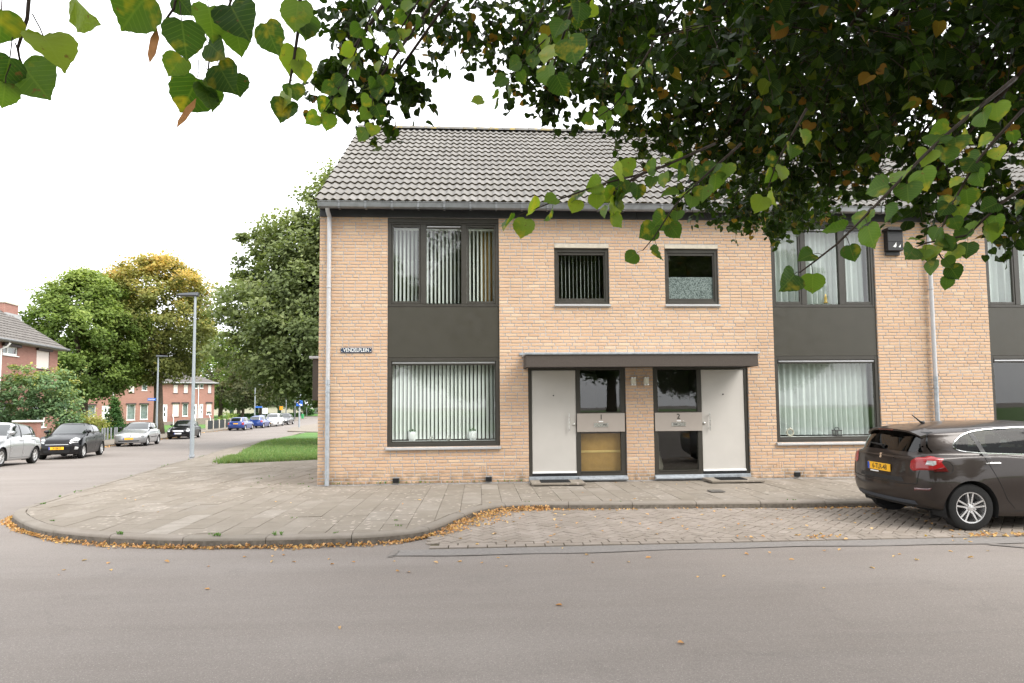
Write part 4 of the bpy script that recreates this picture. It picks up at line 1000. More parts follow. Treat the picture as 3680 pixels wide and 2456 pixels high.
mb = MB(); mb.lathe([(0,.02),(.10,.02),(.13,.15),(.09,.32),(.05,.40),(.07,.46)], (6.60,.75,0), 'Z', 16)
tag(mb.build('floor_vase', M['lintel'], None, smooth=True), 'pale floor vase behind the lower sidelight of door number 2', 'vase')
# ------------------------------------------------------------------ cars
def mk_paint(name, col, metal=.0, coat=1.0):
    m, t, b, o = newmat(name); p = wpos(t)
    b.inputs['Base Color'].default_value = (*col, 1); b.inputs['Metallic'].default_value = metal; b.inputs['Roughness'].default_value = .32; b.inputs['Specular IOR Level'].default_value = .5 if coat > .9 else .15
    b.inputs['Coat Weight'].default_value = coat; b.inputs['Coat Roughness'].default_value = .03
    d = noise(t, 3, 4, .6, p); t.links.new(mapr(t, d, .3, .7, .26, .40), b.inputs['Roughness'])
    tc = N(t, 'ShaderNodeTexCoord'); sx = N(t, 'ShaderNodeSeparateXYZ'); t.links.new(tc.outputs['Object'], sx.inputs[0])
    dirt = mth(t, 'MULTIPLY', mapr(t, sx.outputs[2], .15, .6, .14, 0), mapr(t, noise(t, 9, 4, .6, p), .3, .7))
    t.links.new(mixc(t, dirt, col, (.13,.115,.10)), b.inputs['Base Color']); return m
M['tyre'] = basic('tyre_rubber', (.018,.018,.018), .85, .2, 40, spec=.2)
M['rim'] = basic('alloy_rim', (.62,.62,.62), .3, .05, 30, metal=.85)
M['rimdark'] = basic('dark_wheel_inner', (.03,.03,.032), .6, .1, 20)
M['under'] = basic('underbody', (.012,.012,.012), .9, .1, 10)
M['darkglass'] = None
def mk_darkglass():
    m, t, b, o = newmat('dark_car_window'); b.inputs['Base Color'].default_value = (.012,.016,.016,1); b.inputs['Roughness'].default_value = .03; b.inputs['IOR'].default_value = 2.0; return m
M['darkglass'] = mk_darkglass()
M['redlens'] = basic('red_lens', (.26,.006,.008), .2, .05, 20, spec=.4, coat=.4)
M['darkred'] = basic('dark_red_lens', (.08,.004,.006), .12, .05, 20, spec=.7, coat=1)
M['clearlens'] = basic('clear_lens', (.45,.46,.46), .1, .12, 60, spec=.8, coat=1, metal=.3)
M['chrome'] = basic('chrome_trim', (.75,.75,.74), .12, .02, 20, metal=1)
M['yellowplate'] = basic('yellow_plate', (.80,.42,.02), .45, .03, 20)
M['blueband'] = basic('blue_band', (.02,.08,.42), .45, 0)
M['whiteplate'] = basic('white_plate', (.75,.76,.76), .45, .03, 20)
M['seat'] = basic('dark_upholstery', (.02,.02,.022), .9, .1, 20)
def cr(p0, p1, p2, p3, t): return .5*((2*p1)+(p2-p0)*t+(2*p0-5*p1+4*p2-p3)*t*t+(3*p1-p0-3*p2+p3)*t**3)
def car_body(P, ns, nr):
    """rings of half outline points (front centre -> rear centre), interpolated both ways"""
    W, Hh, wb = P['W'], P['H'], P['wb']; xf, xr = wb/2+P['fo'], -(wb/2+P['ro']); zb, zr = P['belt'], P['beltr']
    xc, xt, xe, xg = P['xc'], P['xt'], P['xe'], P['xg']; ht = P.get('taper', .27); hn = P.get('hood', .78); bz = P.get('rearz', .30)
    fa = wb/2; ra_ = -wb/2
    rings = []
    def ring(*pts): rings.append([Vector(p) for p in pts])
    ring((xf-.22,0,.20),(xf-.24,.45,.20),(xf-.42,W-.22,.20),(fa,W-.16,.19),(fa-.6,W-.15,.18),(0,W-.15,.18),(ra_+.5,W-.15,.19),(ra_,W-.16,.22),(xr+.42,W-.22,bz-.02),(xr+.26,.45,bz-.02),(xr+.24,0,bz-.02))
    ring((xf-.05,0,.22),(xf-.08,.45,.22),(xf-.34,W-.10,.22),(fa,W-.045,.21),(fa-.6,W-.055,.20),(0,W-.055,.20),(ra_+.5,W-.055,.21),(ra_,W-.045,.24),(xr+.26,W-.10,bz),(xr+.10,.45,bz),(xr+.07,0,bz))
    ring((xf,0,.40),(xf-.03,.45,.40),(xf-.27,W-.06,.41),(fa,W-.012,.42),(fa-.6,W-.03,.42),(0,W-.03,.42),(ra_+.5,W-.03,.42),(ra_,W-.012,.44),(xr+.19,W-.06,.46),(xr+.035,.45,.47),(xr,0,.47))
    ring((xf-.01,0,.58),(xf-.045,.45,.58),(xf-.27,W-.055,.60),(fa,W-.002,.64),(fa-.6,W-.012,.66),(0,W-.008,.67),(ra_+.5,W-.005,.68),(ra_,W,.68),(xr+.18,W-.055,.68),(xr+.045,.45,.68),(xr+.01,0,.68))
    ring((xf-.10,0,hn-.03),(xf-.13,.45,hn-.02),(xf-.36,W-.10,hn+.0),(fa+.02,W-.045,hn+.08),(fa-.62,W-.035,zb-.04),(0,W-.032,zb-.02),(ra_+.5,W-.035,zr-.05),(ra_,W-.045,zr-.05),(xr+.20,W-.09,zr-.08),(xr+.075,.47,zr-.09),(xr+.05,0,zr-.09))
    ring((xf-.42,0,hn+.10),(xf-.44,.42,hn+.09),(xf-.58,W-.20,hn+.07),(fa-.10,W-.11,hn+.13),(fa-.66,W-.062,zb-.005),(0,W-.052,zb+.012),(ra_+.5,W-.058,zr-.012),(ra_-.04,W-.075,zr-.012),(xr+.24,W-.13,zr-.025),(xr+.10,.46,zr-.035),(xr+.08,0,zr-.035))
    ring((xc,0,zb+.085),(xc-.05,.40,zb+.075),(xc-.22,W-.19,zb+.05),(xc-.36,W-.125,zb+.03),(xc-.62,W-.10,zb+.03),(-.02,W-.088,zb+.04),(ra_+.52,W-.095,zr+.015),(ra_-.02,W-.12,zr+.015),(xg+.17,W-.22,zr+.01),(xg+.02,.44,zr),(xg,0,zr))
    lo = rings[-1]
    hi = [Vector(p) for p in ((xt,0,Hh-.045),(xt-.04,.36,Hh-.055),(xt-.14,W-ht-.06,Hh-.085),(xt-.24,W-ht,Hh-.085),(xt-.45,W-ht+.012,Hh-.075),(-.14,W-ht+.02,Hh-.068),(ra_+.62,W-ht+.015,P['hr']-.035),(ra_+.20,W-ht,P['hr']-.055),(xe+.10,W-ht-.06,P['hr']-.085),(xe+.02,.40,P['hr']-.06),(xe,0,P['hr']-.05))]
    for tt, bul in ((.36, .018), (.72, .018)):
        rings.append([a.lerp(b, tt)+Vector((0, bul*(1 if i not in (0, 10) else 0), bul*.4)) for i, (a, b) in enumerate(zip(lo, hi))])
    rings.append(hi)
    rings.append([Vector((p.x*.86+(xt+xe)/2*.14, p.y*.62, (Hh if p.x > -.5 else P['hr']+(Hh-P['hr'])*max(0, (p.x-xe)/(-.5-xe)))-.012)) for p in hi])
    rings.append([Vector((p.x*.72+(xt+xe)/2*.28, 0, (Hh if p.x > -.5 else P['hr']+(Hh-P['hr'])*max(0, (p.x*.72+(xt+xe)*.14-xe)/(-.5-xe)))) ) for p in hi])
    # interpolate along stations
    mir = lambda v: Vector((v.x, -v.y, v.z))
    dense = []
    for rg in rings:
        q = [mir(rg[1])]+rg+[mir(rg[-2])]; row = []
        for i in range(1, len(q)-2):
            for k in range(ns): row.append(cr(q[i-1], q[i], q[i+1], q[i+2], k/ns))
        row.append(q[-2]); row[0].y = 0; row[-1].y = 0; dense.append(row)
    nst = len(dense[0]); grid = []
    ext = [[a*2-b for a, b in zip(dense[0], dense[1])]]+dense+[[mir(v) for v in dense[-2]]]
    for j in range(1, len(ext)-2):
        for k in range(nr): grid.append([cr(ext[j-1][i], ext[j][i], ext[j+1][i], ext[j+2][i], k/nr) for i in range(nst)])
    grid.append(dense[-1]); return grid
def make_body(P, ns, nr, mat, par, name='body'):
    grid = car_body(P, ns, nr); nrw, nst = len(grid), len(grid[0]); fa = P['wb']/2; ra = P['arch']; wr = P['wr']
    v = []; f = []
    for s_ in (1, -1):
        b = len(v)
        for row in grid: v += [(p.x, p.y*s_, p.z) for p in row]
        for j in range(nrw-1):
            for i in range(nst-1):
                q = (b+j*nst+i, b+j*nst+i+1, b+(j+1)*nst+i+1, b+(j+1)*nst+i); f.append(q if s_ < 0 else q[::-1])
    full = BVHTree.FromPolygons([Vector(p) for p in v], f)
    vv = [Vector(p) for p in v]; keep = []; rem = set(); kp = set()
    win = P.get('holes', [])
    for q in f:
        c = (vv[q[0]]+vv[q[1]]+vv[q[2]]+vv[q[3]])/4; cut = False
        for wx in (fa, -fa):
            if abs(c.y) > P['W']*.55 and (c.x-wx)**2+(c.z-wr)**2 < ra*ra: cut = True
        if cut: rem.update(q); continue
        if abs(c.y) > .4 and any(inside_poly(c.x, c.z, h) for h in win if h): continue
        if P.get('rearhole') and c.x < P['xe']+.15 and inside_poly(abs(c.y), c.z, P['rearhole']): continue
        keep.append(q); kp.update(q)
    for i in rem & kp:
        p = vv[i]
        for wx in (fa, -fa):
            d = math.hypot(p.x-wx, p.z-wr)
            if d < ra*1.25 and d > .05: vv[i] = Vector((wx+(p.x-wx)/d*ra, p.y, wr+(p.z-wr)/d*ra)); break
    me = bpy.data.meshes.new(name); me.from_pydata([tuple(p) for p in vv], [], keep)
    bm = bmesh.new(); bm.from_mesh(me); bmesh.ops.remove_doubles(bm, verts=bm.verts, dist=.0008)
    bmesh.ops.delete(bm, geom=[x for x in bm.verts if not x.link_faces], context='VERTS'); bm.to_mesh(me); bm.free()
    me.polygons.foreach_set('use_smooth', [True]*len(me.polygons)); me.materials.append(mat)
    return mobj(name, me, None, par), full
def shoot(bvh, mode, a, z, s, P):
    if mode == 'side': o, d = Vector((a, 3*s, z)), Vector((0, -s, 0))
    elif mode == 'rear': o, d = Vector((-5, a, z)), Vector((1, 0, 0))
    elif mode == 'front': o, d = Vector((5, a, z)), Vector((-1, 0, 0))
    elif mode == 'rc': c = Vector((-(P['wb']/2+P['ro'])+.45, (P['W']-.42)*s, z)); dr = Vector((-math.cos(rad(a)), math.sin(rad(a))*s, 0)); o, d = c+dr*3, -dr
    elif mode == 'fc': c = Vector((P['wb']/2+P['fo']-.6, (P['W']-.5)*s, z)); dr = Vector((math.cos(rad(a)), math.sin(rad(a))*s, .12 if z > .7 else 0)).normalized(); o, d = c+dr*3, -dr
    h = bvh.ray_cast(o, d)
    if h[0] is None: return None, None
    n = h[1] if h[1].dot(d) < 0 else -h[1]; return h[0], n
def wrap(mb, bvh, mode, poly, s, P, off=.004, nu=10, nv=8, mi=None):
    zs_ = [p[1] for p in poly]; z0, z1 = min(zs_), max(zs_); rows = []
    levels = sorted(set([z0+1e-4, z1-1e-4]+[z0+(z1-z0)*k/nv for k in range(1, nv)]))
    for z in levels:
        xs_ = []
        for i in range(len(poly)):
            a, b = poly[i], poly[i-1]
            if (a[1] > z) != (b[1] > z): xs_.append(a[0]+(b[0]-a[0])*(z-a[1])/(b[1]-a[1]))
        if len(xs_) < 2: continue
        x0, x1 = min(xs_), max(xs_); row = []
        for k in range(nu+1):
            h, n = shoot(bvh, mode, x0+(x1-x0)*k/nu, z, s, P)
            row.append(None if h is None else h+n*off)
        if all(r is not None for r in row): rows.append(row)
    vs = [p for r in rows for p in r]; m = nu+1
    mb.add(vs, [(j*m+i, j*m+i+1, (j+1)*m+i+1, (j+1)*m+i) for j in range(len(rows)-1) for i in range(nu)], mi)
def wrapline(mb, bvh, mode, pts, s, P, r=.004, off=0, n=5, sub=6):
    q = []
    for a, b in zip(pts, pts[1:]):
        for k in range(sub): t = k/sub; q.append((a[0]+(b[0]-a[0])*t, a[1]+(b[1]-a[1])*t))
    q.append(pts[-1]); out = []
    for a, z in q:
        h, nn = shoot(bvh, mode, a, z, s, P)
        if h is not None: out.append(h+nn*off)
    if len(out) > 1: mb.tube(out, r, n)
def smooth_poly(poly, k=4):
    P_ = [Vector((p[0], p[1], 0)) for p in poly]; n = len(P_); out = []
    for i in range(n):
        for j in range(k): v = cr(P_[i-1], P_[i], P_[(i+1) % n], P_[(i+2) % n], j/k); out.append((v.x, v.y))
    return out
def wheel(par, x, y, s, wr, style, tw=.19, rr=None):
    rr = rr or wr*.66
    mb = MB(); yo = y; pr = [(rr*.98, -.02), (rr, .0), (wr*.86, .006), (wr*.965, -.008), (wr, -.04), (wr, -tw+.04), (wr*.965, -tw+.008), (wr*.86, -tw), (rr, -tw)]
    mb.lathe([(r_, yo+h*s if s > 0 else yo-h) for r_, h in pr], (x, 0, wr), 'Y', 32); w_ = mb.build('wheel', M['tyre'], par); autosmooth(w_, 40)
    mb = MB(); n = 32
    mb.lathe([(rr, yo-s*.004), (rr*.93, yo-s*.006), (rr*.90, yo-s*.03), (rr*.88, yo-s*.11)], (x, 0, wr), 'Y', n, mi=0)
    mb.lathe([(0, yo-s*.11), (rr*.88, yo-s*.11)], (x, 0, wr), 'Y', n, mi=1)
    k_, wd, twin = {'twin': (5, .020, .16), 'five': (5, .075, 0), 'six': (6, .06, 0), 'cap': (7, .055, 0)}[style]
    for k in range(k_):
        for t in ((-1, 1) if twin else (0,)):
            a = 2*math.pi*k/k_+.3
            p0 = Vector((math.cos(a+t*.35)*rr*.16, math.sin(a+t*.35)*rr*.16)); p1 = Vector((math.cos(a+t*twin*1.25)*rr*.92, math.sin(a+t*twin*1.25)*rr*.92)); d = (p1-p0).normalized(); nn = Vector((-d.y, d.x))
            y0, y1, yb = yo-s*.018, yo-s*.008, yo-s*.05
            c = [p0+nn*wd*.6, p0-nn*wd*.6, p1-nn*wd*.5, p1+nn*wd*.5]
            mb.add([(x+c[0].x, y0, wr+c[0].y), (x+c[1].x, y0, wr+c[1].y), (x+c[2].x, y1, wr+c[2].y), (x+c[3].x, y1, wr+c[3].y)]+[(x+q.x, yb, wr+q.y) for q in c], [(0,1,2,3),(0,4,5,1),(2,6,7,3),(1,5,6,2),(3,7,4,0)], 0)
    mb.lathe([(0, yo-s*.006), (rr*.20, yo-s*.010), (rr*.22, yo-s*.03)], (x, 0, wr), 'Y', 16, mi=0)
    for k in range(5):
        a = 2*math.pi*k/5+.9; mb.lathe([(0, yo-s*.004), (.012, yo-s*.005), (.012, yo-s*.02)], (x+math.cos(a)*rr*.3, 0, wr+math.sin(a)*rr*.3), 'Y', 8, mi=0)
    o = mb.build('rim', [M['rim'], M['rimdark']], w_); autosmooth(o, 35)
def plate(par, bvh, P, mode, y0, z, text, mat, tilt=0, w_=.52, h=.11, yc=0):
    c, n = shoot(bvh, mode, yc, z, 1, P); sx = -1 if mode == 'rear' else 1
    x = c.x+sx*.012
    mb = MB(); mb.cbox(min(x, x-sx*.01), max(x, x-sx*.01), -w_/2+yc, w_/2+yc, z-h/2, z+h/2, .003); p = mb.build('number_plate', mat, par)
    rot = Matrix.Rotation(rad(90), 3, 'Z') @ Matrix.Rotation(rad(90), 3, 'X') if mode == 'front' else Matrix.Rotation(rad(-90), 3, 'Z') @ Matrix.Rotation(rad(90), 3, 'X')
    yb = (-1 if mode == 'front' else 1)
    mb = MB(); a, b = yc+yb*w_/2*.985, yc+yb*(w_/2-.05); mb.box(min(x+sx*.0006, x+sx*.0014), max(x+sx*.0006, x+sx*.0014), min(a, b), max(a, b), z-h/2+.003, z+h/2-.003); mb.build('country_band', M['blueband'], p)
    if text: text_mesh('plate_text', text, h*.98, M['darkletter'], Vector((x+sx*.001, yc-yb*.022, z)), rot, p, sx=.80, depth=.0006)
    return p
def car(label, loc, rz, mat, P, hi=False, detail=None, group='parked cars', scale=1.0, ftext='', rtext='', fmat='yellowplate', rmat='yellowplate', rim='five', glass='darkglass', name='parked_car'):
    root = thing(name, label, 'car', loc, rz, group, local=True); root.scale = (scale,)*3
    ns, nr = (10, 7) if hi else (5, 4)
    side = P['side']; shrink = lambda pl, k=.93: [(sum(q[0] for q in pl)/len(pl)*(1-k)+p[0]*k, sum(q[1] for q in pl)/len(pl)*(1-k)+p[1]*k) for p in pl]
    if hi:
        P['holes'] = [shrink(smooth_poly(side, 3), .965)]; rg = P['rearglass']; P['rearhole'] = [(-.05 if p[0] <= 0 else p[0]*.94, p[1]) for p in shrink(rg, .95)]
    body, bvh = make_body(P, ns, nr, mat, root)
    W, wb, wr = P['W'], P['wb'], P['wr']; xf, xr = wb/2+P['fo'], -(wb/2+P['ro'])
    # underbody and wheel wells
    mb = MB(); mb.box(xr+.45, xf-.35, -W+.22, W-.22, .20, .42); mb.build('underbody', M['under'], root)
    for s in (1, -1):
        for wx in (wb/2, -wb/2):
            mb = MB(); n = 20; ra = P['arch']; vs = []
            for yy in (W-.012, W-.30):
                for k in range(n+1): a = math.pi*(-.12+1.24*k/n); vs.append((wx+math.cos(a)*(ra+.002 if yy > W-.1 else ra), yy*s, wr+math.sin(a)*ra))
            mb.add([q for q in vs], [(k, k+1, n+2+k, n+1+k) for k in range(n)])
            mb.box(wx-ra, wx+ra, min(s*(W-.31), s*(W-.30)), max(s*(W-.31), s*(W-.30)), .14, wr+ra); mb.build('wheel_arch', M['under'], root)
            wheel(root, wx, s*(W-.03), s, wr, rim)
    # glass
    gm = M['carglass'] if hi else M[glass]
    for s in (1, -1):
        sp = smooth_poly(side, 4 if hi else 3)
        if hi:
            wtop = MB(); wrapline(wtop, bvh, 'side', sp+[sp[0]], s, P, .009, .003, 6, 2); wtop.build('window_trim', M['chrome'], root)
        mb = MB(); wrap(mb, bvh, 'side', sp, s, P, .004 if hi else .005, 22 if hi else 12, 12 if hi else 7); mb.build('side_window', gm, root, smooth=True)
        for (a, b) in P['pillars']:
            mb = MB(); pl = [(a-.035, P['belt']+.045), (a+.035, P['belt']+.045), (b+.030, P['H']-.10), (b-.030, P['H']-.10)]; wrap(mb, bvh, 'side', pl, s, P, .008, 3, 6); mb.build('pillar', M['black'], root, smooth=True)
        # seams: doors
        mb = MB()
        for ln_ in P['seams']: wrapline(mb, bvh, 'side', ln_, s, P, .0045, -.001, 5, 8)
        mb.build('panel_gap', M['under'], root)
        for (hx, hz) in P['handles']:
            h, n = shoot(bvh, 'side', hx, hz, s, P); mb = MB(); mb.tube([h+Vector((-.10,0,0))+n*.008, h+Vector((-.07,0,.002))+n*.03, h+Vector((.07,0,.004))+n*.03, h+Vector((.10,0,.004))+n*.008], [.008,.013,.013,.008], 8); autosmooth(mb.build('door_handle', M['chrome'] if hi else mat, root))
        # mirrors
        h, n = shoot(bvh, 'side', P['mirror'][0], P['mirror'][1], s, P); mb = MB(); c = h+n*.13+Vector((.0,0,.07))
        vs = []; nn_ = 10
        for j, (r_, xx) in enumerate(((.0,.11),(.05,.09),(.085,.03),(.09,-.03),(.085,-.05),(.0,-.052))):
            for k in range(nn_): a = 2*math.pi*k/nn_; vs.append((c.x+xx, c.y+math.cos(a)*r_*1.15, c.z+math.sin(a)*r_*.8))
        mb.add(vs, [(j*nn_+k, j*nn_+(k+1) % nn_, (j+1)*nn_+(k+1) % nn_, (j+1)*nn_+k) for j in range(5) for k in range(nn_)]); mb.tube([h, c+Vector((0,0,-.05))], .022, 6)
        mb.build('mirror', M[P['mirrormat']] if P.get('mirrormat') else mat, root, smooth=True)
        # lamps
        mb = MB(); wrap(mb, bvh, 'rc', P['tail'], s, P, .006, 16 if hi else 8, 8 if hi else 5); tl = mb.build('tail_light', M['redlens'], root, smooth=True)
        if hi:
            mb = MB(); wrap(mb, bvh, 'rc', P['tailclear'], s, P, .009, 10, 6); mb.build('reversing_lens', M['clearlens'], tl, smooth=True)
            mb = MB(); wrap(mb, bvh, 'rc', P['taildark'], s, P, .009, 12, 5); mb.build('dark_lens', M['darkred'], tl, smooth=True)
        mb = MB(); wrap(mb, bvh, 'fc', P['head'], s, P, .006, 10, 6); mb.build('headlight', M['clearlens'], root, smooth=True)
        if P.get('fog'):
            mb = MB(); wrap(mb, bvh, 'fc', P['fog'], s, P, .006, 6, 4); mb.build('fog_light', M['clearlens'], root, smooth=True)
        if P.get('strip'):
            mb = MB(); wrapline(mb, bvh, 'side', P['strip'], s, P, .022, 0, 6, 8); mb.build('side_moulding', M['rubber'], root)
    ws = [(-y, z) for y, z in P['screen'][::-1]]+P['screen']
    mb = MB(); wrap(mb, bvh, 'front', ws, 1, P, .006, 16, 10); mb.build('windscreen', M['carglass'] if hi else M[glass], root, smooth=True)
    rg = [(-y, z) for y, z in P['rearglass'][::-1]]+P['rearglass']
    mb = MB(); wrap(mb, bvh, 'rear', rg, 1, P, .004, 20, 12); mb.build('rear_window', M['privacy'] if hi else gm, root, smooth=True)
    for nm, mode, key, mt in (('grille','front','grille','black'),('air_intake','front','intake','black'),('grille_trim','front','gtrim','chrome'),('badge','front','badge','chrome'),('bumper_insert','rear','diffuser','black')):
        if P.get(key):
            mb = MB(); pl = [(-y, z) for y, z in P[key][::-1]]+P[key]; wrap(mb, bvh, mode, pl, 1, P, .006 if nm != 'badge' else .02, 16, 5); mb.build(nm, M[mt], root, smooth=True)
    if ftext is not None: plate(root, bvh, P, 'front', 0, P['fplate'], ftext, M[fmat])
    if rtext is not None: plate(root, bvh, P, 'rear', 0, P['rplate'], rtext, M[rmat])
    mb = MB(); h, n = shoot(bvh, 'rear', 0, P['beltr']+.075, 1, P); h2, n2 = shoot(bvh, 'rear', .34, P['beltr']+.10, 1, P)
    if hi:
        mb.tube([h+n*.02, h+n*.03], .03, 10); mb.tube([h+n*.035, h.lerp(h2, .5)+n*.035, h2+n2*.02], [.016,.012,.008], 8); autosmooth(mb.build('rear_wiper', M['black'], root))
    return root, bvh
base = dict(W=.84, H=1.45, wb=2.46, fo=.80, ro=.68, belt=.90, beltr=.95, xc=.98, xt=.22, xe=-1.62, xg=-1.86, hr=1.40, arch=.345, wr=.30, hood=.74, rearz=.28,
    side=[(.72,.965),(.55,1.06),(.14,1.33),(-.35,1.365),(-1.0,1.345),(-1.32,1.27),(-1.52,1.10),(-1.50,1.02),(-.8,.985)], pillars=[(-.20,-.26),(-1.12,-1.05)],
    seams=[[(.70,.93),(.72,.60),(.66,.28)],[(-.20,.94),(-.22,.55),(-.22,.28)],[(-1.16,.97),(-1.02,.72),(-.86,.42),(-.82,.28)],[(.66,.27),(-.84,.27)]],
    handles=[(-.08,.83),(-.98,.86)], mirror=(.66,.93),
    tail=[(30,.70),(60,.70),(72,.80),(66,.95),(40,.95),(28,.86)], head=[(18,.60),(44,.62),(62,.72),(58,.79),(34,.74),(16,.68)],
    screen=[(.66,1.00),(.54,1.36)], rearglass=[(.62,1.0),(.50,1.33)], fplate=.46, rplate=.78, grille=[(.34,.60),(.34,.67)], intake=[(.50,.30),(.52,.40)])
def PP(**k): d = dict(base); d.update(k); return d
# --- the brown hatchback at the kerb
M['brown'] = mk_paint('grey_brown_metallic', (.030,.023,.020), .35, .5)
brownP = PP(W=.902, H=1.457, wb=2.62, fo=.86, ro=.70, belt=.93, beltr=1.01, xc=1.02, xt=.24, xe=-1.72, xg=-1.92, hr=1.40, arch=.365, wr=.318, hood=.78, rearz=.30, taper=.275,
    side=[(.86,.985),(.6,1.12),(.14,1.335),(-.35,1.375),(-.95,1.345),(-1.22,1.285),(-1.40,1.16),(-1.36,1.08),(-1.10,1.045),(-.5,1.02),(.4,.995)], pillars=[(-.17,-.24),(-1.03,-1.13)],
    seams=[[(.86,.95),(.86,.60),(.80,.27)],[(-.19,.97),(-.20,.55),(-.20,.28)],[(-1.10,1.03),(-1.02,.86),(-.92,.66),(-.80,.42),(-.70,.30)],[(.80,.27),(-.70,.27)],
           [(-1.62+.085*math.cos(a*math.pi/8),.86+.085*math.sin(a*math.pi/8)) for a in range(17)]],
    handles=[(-.02,.86),(-.98,.905)], mirror=(.80,.97),
    tail=[(16,.83),(24,.795),(60,.80),(84,.80),(78,.86),(72,.93),(80,.985),(54,1.0),(30,.985),(18,.93)], tailclear=[(46,.885),(58,.88),(63,.90),(63,.945),(49,.945)], taildark=[(58,.805),(83,.805),(77,.86),(66,.85),(60,.83)],
    head=[(22,.66),(46,.68),(66,.76),(62,.84),(36,.80),(20,.74)], screen=[(.72,1.03),(.58,1.37)], rearglass=[(.70,1.045),(.66,1.12),(.575,1.32)], fplate=.48, rplate=.79,
    diffuser=[(.60,.305),(.62,.36)], grille=[(.42,.58),(.44,.68)], intake=[(.55,.28),(.58,.40)])
BC = (10.06, -3.645, -.105)
brown, bb_ = car('grey-brown hatchback parked in the bay, seen from behind at the right edge', BC, rad(-1.5), M['brown'], brownP, hi=True, scale=.89, ftext=None, rtext='6-TLR-48', rim='twin', name='hatchback_car', group='parked cars')
# rear details of the brown hatchback
mb = MB(); wrapline(mb, bb_, 'rear', [(-.70,.62),(-.45,.60),(.45,.60),(.70,.62)], 1, brownP, .006, 0); wrapline(mb, bb_, 'rear', [(-.70,.62),(-.73,.80)], 1, brownP, .005, 0); wrapline(mb, bb_, 'rear', [(.70,.62),(.73,.80)], 1, brownP, .005, 0); mb.build('tailgate_gap', M['under'], brown)
mb = MB(); pl = [(-.50,.625),(-.46,.685),(.46,.685),(.50,.625)]; wrap(mb, bb_, 'rear', pl, 1, brownP, .004, 16, 4); mb.build('tailgate_recess', M['black'], brown, smooth=True)
for s in (1, -1):
    for zz, hh in ((.60,.05),):
        mb = MB(); wrap(mb, bb_, 'rc', [(26,.53),(50,.535),(54,.585),(26,.575)], s, brownP, .004, 8, 3); mb.build('bumper_reflector', M['darkred'], brown, smooth=True)
mb = MB(); pl = [(-.66,.335),(-.64,.385),(.64,.385),(.66,.335)]; wrap(mb, bb_, 'rear', pl, 1, brownP, .008, 18, 4); mb.build('bumper_lip', M['galv'] if False else basic('grey_bumper_lip', (.045,.05,.06), .5, .1, 20), brown, smooth=True)
# roof spoiler over the rear window
mb = MB(); n = 16; vs = []
for k in range(n+1):
    y = -.585+1.17*k/n; e = (abs(y)/.585)**2
    tp = bb_.ray_cast(Vector((-1.58, y, 3)), Vector((0,0,-1)))[0]; zt = (tp.z if tp else 1.36)
    x0 = -1.58; x1 = -1.86+.10*e; z1 = zt-.040-.012*e
    vs += [(x0, y, zt+.003), (x1, y, z1+.006), (x1+.012, y, z1-.022), (x0-.06, y, zt-.06)]
mb.add(vs, [(4*k+j, 4*k+4+j, 4*k+5+j, 4*k+1+j) for k in range(n) for j in range(3)]+[(0,1,2,3), (4*n+3, 4*n+2, 4*n+1, 4*n)]); sp_ = mb.build('roof_spoiler', M['brown'], brown); autosmooth(sp_, 40)
mb = MB(); mb.cbox(-1.868, -1.858, -.17, .17, 1.330, 1.346, .003); mb.build('brake_light', M['darkred'], brown)
mb = MB(); mb.tube([(-1.28,0,1.425),(-1.33,0,1.45),(-1.45,0,1.55)], [.03,.014,.006], 8); mb.build('antenna', M['black'], brown, smooth=True)
h_, n_h = shoot(bb_, 'rear', 0, .945, 1, brownP)
mb = MB()   # small lion-like emblem
for pl in ([(-.02,-.045),(.0,-.05),(.012,-.02),(.03,0),(.018,.012),(.03,.045),(.005,.05),(-.015,.035),(-.008,.01),(-.028,-.01)], [(.028,.03),(.042,.045),(.036,.055),(.022,.045)]):
    mb.add([(h_.x-.008, -a, h_.z+b) for a, b in pl], [tuple(range(len(pl)))])
mb.build('emblem', M['chrome'], brown)
text_mesh('model_lettering', 'PEUGEOT', .032, M['chrome'], Vector((h_.x-.012, 0, h_.z-.085)), Matrix.Rotation(rad(-90), 3, 'Z') @ Matrix.Rotation(rad(90), 3, 'X'), brown, depth=.002)
hp, _ = shoot(bb_, 'rear', .0, .715, 1, brownP)
mb = MB(); mb.cbox(hp.x-.02, hp.x-.012, -.02, .17, .712, .728, .002); mb.build('dealer_strip', M['whiteplate'], brown)
# seats seen through the windows
for x in (.15, -.95):
    for y in ((-.36, .36)):
        mb = MB(); mb.cbox(x-.12, x+.05, y-.24, y+.24, .45, 1.02, .05); mb.cbox(x-.12, x-.02, y-.13, y+.13, 1.03, 1.22, .04); mb.cbox(x-.0, x+.5, y-.24, y+.24, .35, .5, .04); mb.build('seat', M['seat'], brown)
mb = MB(); mb.box(-1.62, -1.0, -.62, .62, .45, .96); mb.build('parcel_shelf', M['seat'], brown)
mb = MB(); mb.box(-1.55, .95, -.66, .66, .42, .47); mb.build('cabin_floor', M['seat'], brown)
